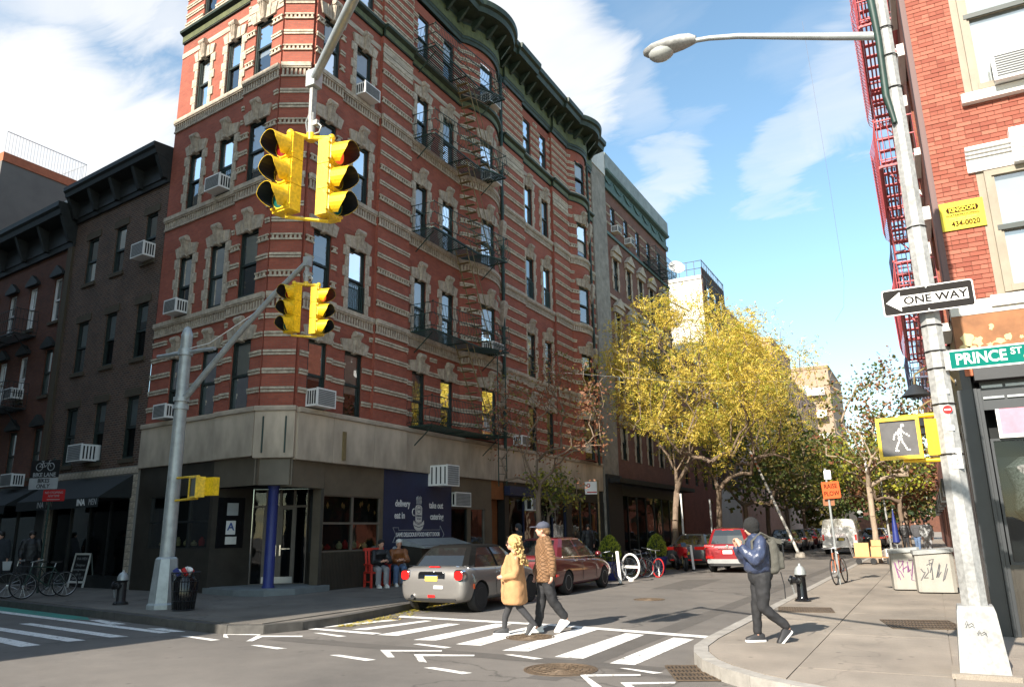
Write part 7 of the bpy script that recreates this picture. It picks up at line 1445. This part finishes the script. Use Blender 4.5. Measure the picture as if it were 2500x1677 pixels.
# ------------------------------------------------------------------ people
mat('coat_tan', (.42, .225, .1), .9, var=.1, scale=6, bump=.4, bscale=60); mat('hair_blonde', (.50, .33, .13), .6, var=.35, scale=30, bump=1, bscale=60); mat('leggings', (.035, .035, .038), .85, var=.2); mat('jacket_brown', (.21, .11, .05), .75, var=.15, scale=8); mat('jeans_black', (.016, .016, .018), .8, var=.3); mat('cap_navy', (.055, .06, .085), .8, var=.15); mat('hair_brown', (.2, .11, .05), .6, var=.3, scale=30, bump=.6); mat('bomber_navy', (.03, .042, .085), .35, var=.25, scale=7, bump=.7, bscale=9, col2=(.05, .065, .12)); mat('canvas_grey', (.075, .072, .06), .85, var=.15, scale=6, bump=.2); mat('beanie', (.012, .012, .012), .95, var=.3, scale=40, bump=.4); mat('denim', (.09, .14, .24), .85, var=.2); mat('sweat_grey', (.26, .26, .27), .9, var=.1); mat('hoodie_dark', (.03, .034, .04), .9, var=.2); mat('shoe_white', (.62, .6, .56), .6, var=.08); mat('shoe_black', (.02, .02, .022), .6, var=.1); mat('hair_dark', (.015, .012, .01), .5, var=.2); mat('coat_grey', (.06, .06, .065), .9, var=.15)
FOLD = bpy.data.textures.new('folds', 'CLOUDS'); FOLD.noise_scale = .085; FOLD.noise_depth = 1
def chain(mb, pts, k=8):   # capsule chain: (x, y, z, r)
    for i, (x, y, z, r) in enumerate(pts):
        mb.ball((x, y, z), r, n=k+2, k=k)
        if i:
            a = pts[i-1]; p0, p1 = Vector(a[:3]), Vector((x, y, z))
            if (p1-p0).length > 1e-3: mb.cyl(p0, p1, a[3], r, n=k+2)
def oval(mb, rings, n=18):   # (cx, cy, z, rx, ry)
    mb.loft([[(cx+rx*math.cos(2*PI*i/n), cy+ry*math.sin(2*PI*i/n), z) for i in range(n)] for cx, cy, z, rx, ry in rings])
def skin(mb, name, m, parent, vox=.014, sm=6, fac=.5):
    o = mb.build(name, m, parent, fix=True); r = o.modifiers.new('r', 'REMESH'); r.mode = 'VOXEL'; r.voxel_size = vox
    if name not in ('body', 'leggings', 'hair', 'cap', 'beanie', 'hat', 'hood'):
        d = o.modifiers.new('d', 'DISPLACE'); d.texture = FOLD; d.strength = .03; d.mid_level = .2; d.texture_coords = 'LOCAL'
    s = o.modifiers.new('s', 'SMOOTH'); s.iterations = sm; s.factor = fac; applied(o)
    o.data.polygons.foreach_set('use_smooth', [True]*len(o.data.polygons)); return o
def head(mb, c, r=.1, yaw=0., pitch=0.):
    # head facing -Y at yaw 0
    R = Matrix.Rotation(yaw, 3, 'Z') @ Matrix.Rotation(pitch, 3, 'X'); c = Vector(c)
    def B(p, rx, ry=None, rz=None): q = c+R @ Vector(p); mb.ball(q, rx*1.0, ry or rx, rz or rx, 14, 10)
    B((0, .012, .03), .078, .095, .09); B((0, -.02, -.05), .06, .07, .065); B((0, -.045, -.085), .03, .03, .028); B((0, -.098, -.02), .013, .02, .02); B((0, -.088, .0), .01, .014, .03); B((.078, .01, -.015), .01, .02, .03); B((-.078, .01, -.015), .01, .02, .03); B((0, -.083, -.058), .022, .012, .009)
    return R, c
def hand(mb, p, d, curl, side, s=1.):   # p wrist, d direction of the hand, curl direction towards the palm
    d = Vector(d).normalized(); c = Vector(curl).normalized(); w = d.cross(c).normalized()*side; p = Vector(p)
    chain(mb, [(*(p), .026*s), (*(p+d*.05*s), .03*s), (*(p+d*.085*s), .03*s)], 6)
    for k, ln in enumerate((.06, .07, .065, .05)):
        q = p+d*.085*s+w*(.028-.019*k)*s; chain(mb, [(*q, .0095*s), (*(q+d*ln*.5*s+c*.008*s), .009*s), (*(q+d*ln*.8*s+c*.03*s), .0085*s), (*(q+d*ln*.85*s+c*.055*s), .0075*s)], 5)
    q = p+d*.03*s+w*.03*s; chain(mb, [(*q, .012*s), (*(q+w*.025*s+d*.03*s+c*.01*s), .011*s), (*(q+w*.025*s+d*.06*s+c*.025*s), .009*s)], 5)
def shoe(t, a, toe, m, sole='white', s=1., pitch=0.):
    # a: ankle point on ground (heel), toe: unit dir; pitch lifts the heel
    d = Vector((*toe, 0)).normalized(); n = Vector((-d.y, d.x, 0)); a = Vector(a); up = Vector((0, 0, 1)); R = Matrix.Rotation(pitch, 3, n); d2 = R @ d; u2 = R @ up
    mb = MB(); rg = []
    for y, w, h in ((-.06, .03, .075), (-.03, .04, .095), (.03, .042, .1), (.09, .044, .075), (.15, .047, .055), (.19, .04, .045), (.215, .022, .03)):
        rg.append([a+d2*y*s+n*w*s*cx+u2*(.022+h*hz)*s for cx, hz in ((-1, 0), (1, 0), (1, .5), (.6, 1), (-.6, 1), (-1, .5))])
    mb.loft(rg); o = mb.build('shoe', m, t, 50)
    mb = MB(); mb.loft([[a+d2*y*s-n*w*s, a+d2*y*s+n*w*s, a+d2*y*s+n*w*s+u2*.026*s, a+d2*y*s-n*w*s+u2*.026*s] for y, w in ((-.07, .03), (-.04, .043), (.05, .045), (.15, .051), (.2, .04), (.222, .022))]); mb.build('sole', sole, o, 40)
# --- woman in the tan coat: walks to the left along the crosswalk, seen from behind right
wo = thing('person', 'woman with curly blond hair in a long tan coat on the crosswalk', 'person', (-6.33, 11.75, 0), rad(-62), group='people crossing the side street'); wo.scale = (.94, .94, .94)
b = MB(); chain(b, [(0, .0, .86, .12), (0, -.01, 1.05, .11), (0, 0, 1.25, .12), (0, .02, 1.36, .07), (0, .0, 1.44, .048), (0, -.01, 1.5, .05)])
LA, RA = (-.07, -.2), (.07, .32)
chain(b, [(-.08, 0, .85, .085), (-.075, -.09, .48, .058), (-.07, -.17, .3, .052), (-.065, -.19, .1, .036)]); chain(b, [(.08, 0, .85, .085), (.08, .08, .48, .06), (.075, .26, .28, .05), (.07, .37, .14, .037)])
chain(b, [(-.17, .02, 1.3, .055), (-.23, .02, 1.08, .045), (-.18, -.16, .98, .038)]); chain(b, [(.17, .02, 1.3, .055), (.23, .03, 1.08, .045), (.17, -.17, .98, .038)])
hand(b, (-.17, -.18, .98), (.4, -.9, 0), (1, .2, 0), 1, .95); hand(b, (.16, -.19, .98), (-.4, -.9, 0), (-1, .2, 0), -1, .95)
head(b, (0, -.03, 1.56), yaw=rad(-10)); skin(b, 'body', 'skin', wo, .013, 3)
b = MB(); chain(b, [(-.08, 0, .85, .1), (-.075, -.09, .48, .066), (-.07, -.17, .3, .06), (-.065, -.19, .12, .045)]); chain(b, [(.08, 0, .85, .1), (.08, .08, .48, .068), (.075, .26, .28, .058), (.07, .36, .15, .045)]); skin(b, 'leggings', 'leggings', wo, .016, 4)
b = MB(); oval(b, [(0, 0, .52, .235, .2), (0, .0, .7, .245, .205), (0, .0, .95, .215, .175), (0, 0, 1.1, .19, .155), (0, .0, 1.26, .185, .13), (0, .0, 1.35, .14, .095), (0, 0, 1.4, .07, .07)])
for sx in (-1, 1): chain(b, [(sx*.15, .01, 1.29, .075), (sx*.225, .03, 1.08, .07), (sx*.22, .0, 1.02, .068), (sx*.175, -.16, .985, .056)])
chain(b, [(-.08, -.12, 1.34, .03), (-.09, -.2, 1.1, .04), (-.08, -.2, .58, .04)]); chain(b, [(0, .15, 1.2, .02), (0, .18, .9, .03), (.02, .2, .57, .035)]); skin(b, 'coat', 'coat_tan', wo, .016, 14)
rnd = random.Random(6); b = MB(); b.ball((0, .02, 1.6), .12, .13, .13)
for i in range(520):
    a = rnd.uniform(0, 6.28); z = rnd.uniform(0, 1); rr = (.095+.11*z)*rnd.uniform(.9, 1.12)
    if math.sin(a) < -.45 and z > .06: continue
    x, y, zz = rr*math.cos(a), .03+rr*.95*math.sin(a), 1.68-.5*z; b.ball((x+rnd.gauss(0, .012), y+rnd.gauss(0, .012), zz), rnd.uniform(.012, .026), n=5, k=4)
skin(b, 'hair', 'hair_blonde', wo, .009, 2)
mb = MB(); mb.torus((.045, -.135, 1.575), .028, .008, 'y', 12, 5); mb.torus((-.045, -.135, 1.575), .028, .008, 'y', 12, 5); mb.box(-.075, .075, -.14, -.132, 1.56, 1.59); mb.build('sunglasses', 'black_gloss', wo)
shoe(wo, (-.065, -.17, 0.0), (0, -1), 'shoe_black', 'white', 1.); shoe(wo, (.07, .34, .115), (.1, -1), 'shoe_black', 'white', 1., rad(52))
# --- man with cap and quilted jacket
ma = thing('person', 'man in a navy cap and brown quilted jacket on the crosswalk', 'person', (-6.0, 12.25, 0), rad(-50), group='people crossing the side street')
b = MB(); chain(b, [(0, .0, .95, .13), (0, 0, 1.2, .13), (0, .01, 1.4, .13), (0, .01, 1.52, .07), (0, -.01, 1.6, .055)])
chain(b, [(-.09, 0, .92, .095), (-.085, -.05, .5, .062), (-.08, -.12, .1, .042)]); chain(b, [(.09, 0, .92, .095), (.09, .1, .52, .064), (.085, .33, .22, .044)])
for sx, yy in ((-1, -.1), (1, .06)): chain(b, [(sx*.21, .01, 1.46, .06), (sx*.27, .04+yy*.3, 1.18, .05), (sx*.27, .0+yy, .95, .038)]); hand(b, (sx*.27, yy, .94), (0, -.15, -1), (-sx*.7, -.5, 0), sx, 1.)
head(b, (0, -.03, 1.68), yaw=rad(-18), pitch=rad(-6)); skin(b, 'body', 'skin', ma, .014, 3)
b = MB(); chain(b, [(-.09, 0, .95, .115), (-.085, -.05, .5, .078), (-.08, -.12, .12, .062)]); chain(b, [(.09, 0, .95, .115), (.09, .1, .52, .08), (.087, .3, .26, .066)]); skin(b, 'trousers', 'jeans_black', ma, .017, 4)
b = MB(); oval(b, [(0, .0, .82, .2, .16), (0, .0, .95, .205, .165), (0, 0, 1.15, .205, .15), (0, 0, 1.38, .235, .145), (0, .01, 1.5, .19, .11), (0, .01, 1.57, .085, .08)])
for sx, yy in ((-1, -.1), (1, .06)): chain(b, [(sx*.2, .01, 1.47, .085), (sx*.275, .04+yy*.3, 1.18, .078), (sx*.272, .01+yy*.95, .97, .062)])
jk = skin(b, 'jacket', 'jacket_brown', ma, .016, 4)
mt_ = M['jacket_brown']; N = mt_.node_tree.nodes; Lk = mt_.node_tree.links
tcn = N.new('ShaderNodeTexCoord'); mp = N.new('ShaderNodeMapping'); mp.inputs['Rotation'].default_value = (0, rad(45), 0); Lk.new(tcn.outputs['Object'], mp.inputs[0]); ck = N.new('ShaderNodeTexBrick'); ck.offset = 0; sep = N.new('ShaderNodeSeparateXYZ'); cmb = N.new('ShaderNodeCombineXYZ'); Lk.new(mp.outputs[0], sep.inputs[0]); Lk.new(sep.outputs[0], cmb.inputs[0]); Lk.new(sep.outputs[2], cmb.inputs[1]); Lk.new(cmb.outputs[0], ck.inputs[0])
for k_, v in (('Scale', 1), ('Mortar Size', .006), ('Brick Width', .045), ('Row Height', .045), ('Mortar Smooth', 1)): ck.inputs[k_].default_value = v
bpn = N.new('ShaderNodeBump'); bpn.invert = True; bpn.inputs['Strength'].default_value = 1; bpn.inputs['Distance'].default_value = .02; Lk.new(ck.outputs['Fac'], bpn.inputs['Height']); Lk.new(bpn.outputs[0], N['Principled BSDF'].inputs['Normal'])
b = MB(); b.ball((0, .0, 1.71), .1, .115, .085); b.ball((0, .045, 1.65), .09, .075, .06); skin(b, 'hair', 'hair_brown', ma, .014, 2)
b = MB(); R_ = Matrix.Rotation(rad(-18), 3, 'Z'); b.ball((0, -.005, 1.745), .107, .122, .085, 16, 10); q = R_ @ Vector((0, -.17, 0)); b.ball((q.x, q.y, 1.735), .075, .09, .012, 14, 6); b.ball((0, .0, 1.83), .012, n=6, k=5); skin(b, 'cap', 'cap_navy', ma, .01, 2)
shoe(ma, (-.08, -.1, 0), (0, -1), 'shoe_white', 'white', 1.08); shoe(ma, (.086, .33, .11), (.05, -1), 'shoe_white', 'white', 1.08, rad(38))
# --- person with the grey backpack, stepping off the right sidewalk
bp = thing('person', 'person in black beanie and navy bomber jacket wearing a grey backpack', 'person', (-2.2, 11.25, .15), rad(-60)); bp.scale = (.9, .9, .915)
b = MB(); chain(b, [(0, .02, .93, .13), (0, .0, 1.15, .13), (0, .0, 1.38, .13), (0, -.01, 1.5, .07), (0, -.03, 1.56, .055)])
chain(b, [(-.09, .02, .9, .1), (-.085, -.06, .5, .066), (-.08, -.08, .1, .042)]); chain(b, [(.09, .02, .9, .1), (.09, -.02, .5, .068), (.085, .33, .2, .044)])
for sx in (-1, 1): chain(b, [(sx*.2, 0, 1.44, .06), (sx*.26, -.12, 1.2, .05), (sx*.12, -.28, 1.36, .038)]); hand(b, (sx*.11, -.29, 1.37), (-sx*.3, -.3, .9), (-sx, .1, 0), -sx, 1.)
head(b, (0, -.06, 1.64), pitch=rad(8)); skin(b, 'body', 'skin', bp, .014, 3)
b = MB(); chain(b, [(-.09, .02, .93, .125), (-.085, -.06, .5, .075), (-.08, -.08, .14, .055)]); chain(b, [(.09, .02, .93, .125), (.09, -.02, .5, .078), (.086, .31, .23, .056)]); b.ball((0, .06, .95), .15, .13, .12); b.ball((0, -.02, .94), .17, .15, .13); skin(b, 'trousers', 'jeans_black', bp, .017, 4)
b = MB(); oval(b, [(0, 0, .98, .17, .14), (0, -.02, 1.04, .22, .19), (0, -.02, 1.2, .235, .19), (0, 0, 1.4, .22, .165), (0, 0, 1.5, .15, .11), (0, -.02, 1.56, .08, .08)])
for sx in (-1, 1): chain(b, [(sx*.18, 0, 1.44, .09), (sx*.27, -.08, 1.24, .09), (sx*.26, -.13, 1.19, .088), (sx*.14, -.27, 1.34, .06)])
skin(b, 'jacket', 'bomber_navy', bp, .016, 3)
mat('rib_stripe', (.03, .03, .03), .8, var=0); mat('stripe_gold', (.6, .4, .1), .7, var=0)
for z, r0, m_ in ((.985, .185, 'black'), (1.005, .19, 'stripe_gold'), (1.02, .193, 'white'), (1.548, .095, 'stripe_gold'), (1.56, .092, 'black')): oval_ = MB(); oval_.lathe([(r0, -.008), (r0+.004, 0), (r0, .008)], 20, (0, -.01, z)); oo = oval_.build('rib_knit', m_, bp, 50); oo.scale = (1, .85, 1)
b = MB(); b.ball((0, -.055, 1.69), .115, .125, .125, 16, 12); b.ball((0, -.04, 1.62), .105, .11, .08); skin(b, 'beanie', 'beanie', bp, .013, 2)
b = MB(); oval(b, [(0, .2, .98, .13, .07), (0, .21, 1.02, .155, .1), (0, .22, 1.25, .16, .115), (0, .21, 1.42, .15, .1), (0, .2, 1.5, .12, .07)], 14); b.box(-.12, .12, .28, .36, 1.05, 1.28); pk = skin(b, 'backpack', 'canvas_grey', bp, .016, 4)
MB().loft([[(-.14, .14, z), (.14, .14, z), (.13, .345, z-.05), (-.13, .345, z-.05)] for z in (1.45, 1.52)]).build('flap', 'canvas_grey', bp, 50)
for sx in (-1, 1):
    MB().tube([(sx*.09, .33, 1.49), (sx*.09, .37, 1.38), (sx*.09, .37, 1.22)], .014, 4).build('buckle_strap', 'black', bp); MB().tube([(sx*.13, .16, 1.5), (sx*.16, .02, 1.57), (sx*.17, -.13, 1.45), (sx*.17, -.13, 1.2), (sx*.14, .1, 1.05)], .022, 5).build('shoulder_strap', 'canvas_grey', bp, 50)
MB().tube([(.1, .3, 1.0), (.12, .33, .8), (.14, .32, .62)], .008, 4).build('hanging_strap', 'black', bp)
shoe(bp, (-.08, -.04, 0), (0, -1), 'shoe_black', 'white', 1.05); shoe(bp, (.085, .34, .1), (.1, -1), 'shoe_black', 'white', 1.05, rad(42))
# --- two people sitting by the red chair
def seated(label, loc, rz, top, legs, hat, seat=.45, lean=.1, hairm='hair_dark'):
    t = thing('person', label, 'person', loc, rz); s = seat
    b = MB(); chain(b, [(0, .05, s+.1, .13), (0, .03-lean*.5, s+.3, .13), (0, .02-lean, s+.5, .13), (0, -lean-.02, s+.62, .06), (0, -lean-.05, s+.68, .055)])
    for sx in (-1, 1): chain(b, [(sx*.1, .05, s+.08, .09), (sx*.12, -.38, s+.06, .065), (sx*.12, -.36, .1, .045)]); chain(b, [(sx*.2, -lean, s+.52, .06), (sx*.24, -.12-lean, s+.26, .05), (sx*.1, -.34-lean, s+.28, .038)]); hand(b, (sx*.09, -.35-lean, s+.28), (-sx*.4, -.7, .2), (-sx, 0, .3), -sx)
    head(b, (0, -lean-.07, s+.77), pitch=rad(25)); skin(b, 'body', 'skin', t, .016, 3)
    b = MB(); 
    for sx in (-1, 1): chain(b, [(sx*.1, .05, s+.09, .11), (sx*.12, -.38, s+.06, .085), (sx*.12, -.36, .12, .07)])
    skin(b, 'trousers', legs, t, .02, 4)
    b = MB(); oval(b, [(0, .05, s+.02, .17, .15), (0, .03-lean*.4, s+.25, .19, .16), (0, -lean, s+.5, .21, .15), (0, -lean, s+.62, .1, .09)])
    for sx in (-1, 1): chain(b, [(sx*.19, -lean, s+.54, .085), (sx*.25, -.12-lean, s+.27, .075), (sx*.13, -.3-lean, s+.28, .055)])
    skin(b, 'top', top, t, .018, 4)
    b = MB(); b.ball((0, -lean-.05, s+.83), .105, .115, .095); b.ball((0, -lean-.01, s+.77), .09, .08, .09); skin(b, 'hat' if hat else 'hair', hat or hairm, t, .016, 2)
    for sx in (-1, 1): shoe(t, (sx*.12, -.36, 0), (0, -1), 'shoe_white', 'white')
seated('seated person in black beanie and black top sitting in the red chair', (-14.6, 18.6, .15), rad(60), 'black', 'sweat_grey', 'beanie', lean=.16); seated('seated person in pale cap and jeans beside the man in black', (-14.45, 19.35, .15), rad(50), 'orange_wood', 'denim', 'offwhite', lean=.12)
st_ = thing('cafe_stool', 'low wooden stool under the seated person in jeans', 'stool', (-14.45, 19.4, .15)); MB().lathe([(.17, .4), (.18, .42), (.17, .44)], 14).build('seat', 'wood', st_)
for k in range(4): a = PI/4+k*PI/2; MB().cyl((.12*math.cos(a), .12*math.sin(a), .4), (.16*math.cos(a), .16*math.sin(a), 0), .018, n=6).build('leg', 'wood', st_)
# --- standing passers-by
def standing(label, loc, rz, top, legs, hairm, hood=False, walk=.1, phone=False, group=None, hat=None, sk='skin', s=1.):
    t = thing('person', label, 'person', loc, rz, group); t.scale = (s, s, s)
    b = MB(); chain(b, [(0, 0, .95, .13), (0, 0, 1.2, .13), (0, 0, 1.4, .13), (0, 0, 1.53, .06), (0, -.02, 1.58, .055)])
    for sx in (-1, 1): chain(b, [(sx*.09, 0, .92, .095), (sx*.09, -sx*walk*.4, .5, .062), (sx*.085, -sx*walk, .1, .042)])
    for sx in (-1, 1):
        if phone and sx > 0: chain(b, [(.2, 0, 1.45, .06), (.25, -.05, 1.18, .05), (.1, -.3, 1.25, .038)]); hand(b, (.09, -.31, 1.26), (-.3, -.5, .6), (-1, 0, 0), -1)
        else: chain(b, [(sx*.2, 0, 1.45, .06), (sx*.25, .02, 1.18, .05), (sx*.25, -.05+sx*walk*.4, .95, .038)]); hand(b, (sx*.25, -.05+sx*walk*.4, .94), (0, -.1, -1), (-sx, -.3, 0), sx)
    head(b, (0, -.04, 1.66), pitch=rad(20 if phone else 0)); skin(b, 'body', sk, t, .018, 3)
    b = MB()
    for sx in (-1, 1): chain(b, [(sx*.09, 0, .95, .115), (sx*.09, -sx*walk*.4, .5, .08), (sx*.085, -sx*walk, .12, .066)])
    skin(b, 'trousers', legs, t, .022, 3)
    b = MB(); oval(b, [(0, 0, .85, .2, .16), (0, 0, 1.1, .2, .16), (0, 0, 1.38, .225, .145), (0, 0, 1.5, .17, .1), (0, 0, 1.57, .08, .075)])
    for sx in (-1, 1): chain(b, [(sx*.2, 0, 1.46, .08), (sx*.26, -.02, 1.18, .072), ((.12, -.27, 1.24, .055) if phone and sx > 0 else (sx*.255, -.04+sx*walk*.4, .99, .055))])
    skin(b, 'top', top, t, .02, 3)
    b = MB(); b.ball((0, -.02, 1.71), .108, .118, .1); b.ball((0, .03, 1.65), .1, .085, .11)
    skin(b, 'hood' if hood else 'hair', (top if hood else hairm), t, .018, 2)
    for sx in (-1, 1): shoe(t, (sx*.085, -sx*walk-.0, 0), (0, -1), 'shoe_black', 'black')
    if phone: MB().box(.02, .09, -.42, -.41, 1.28, 1.42).build('phone', 'black_gloss', t)
standing('hooded person looking at a phone near the young tree', (-12.5, 23.6, .15), rad(-70), 'hoodie_dark', 'jeans_black', 'hair_dark', True, .05, True)
standing('dark haired woman in black facing the street by the shop window', (-13.2, 31.3, .15), rad(30), 'black', 'jeans_black', 'hair_dark')
for i, (x, y, rz, tp, lb) in enumerate(((-25.3, 14.6, 60, 'black', 'person in black nearest the chalkboard at the left'), (-26.3, 14.2, 40, 'hoodie_dark', 'dark haired passer-by second from the chalkboard'), (-27.6, 14.7, -60, 'coat_grey', 'grey haired passer-by in a dark coat at the left'), (-29.6, 14.6, 50, 'coat_grey', 'passer-by cut off by the left edge of the view'))):
    standing(lb, (x, y, .15), rad(rz), tp, 'jeans_black', 'hair_dark' if i != 2 else 'blind_grey', walk=.16, group='passers-by under the black awnings')
for i, (x, y, rz, tp, lg, lb) in enumerate(((-1.5, 52.0, 10, 'black', 'jeans_black', 'distant person in black on the right sidewalk'), (-.9, 52.6, -10, 'coat_grey', 'denim', 'distant person in grey beside the one in black'), (-.3, 43.0, 20, 'blind_grey', 'sweat_grey', 'distant person in pale clothes near the shop fronts'))):
    standing(lb, (x, y, .15), rad(rz), tp, lg, 'hair_dark', walk=.14, group='distant people on the right sidewalk')
um = thing('closed_umbrella', 'closed blue market umbrella far along the right sidewalk', 'umbrella', (-1.95, 50.5, .15)); MB().lathe([(.03, .5), (.2, .6), (.14, 1.5), (.04, 2.3), (.02, 2.45)], 10).build('canopy', 'blue_column', um, 50); MB().cyl((0, 0, 0), (0, 0, 2.5), .025, n=6).build('mast', 'galvanized', um); MB().lathe([(.25, 0), (.22, .08)], 12).build('foot', 'black', um)
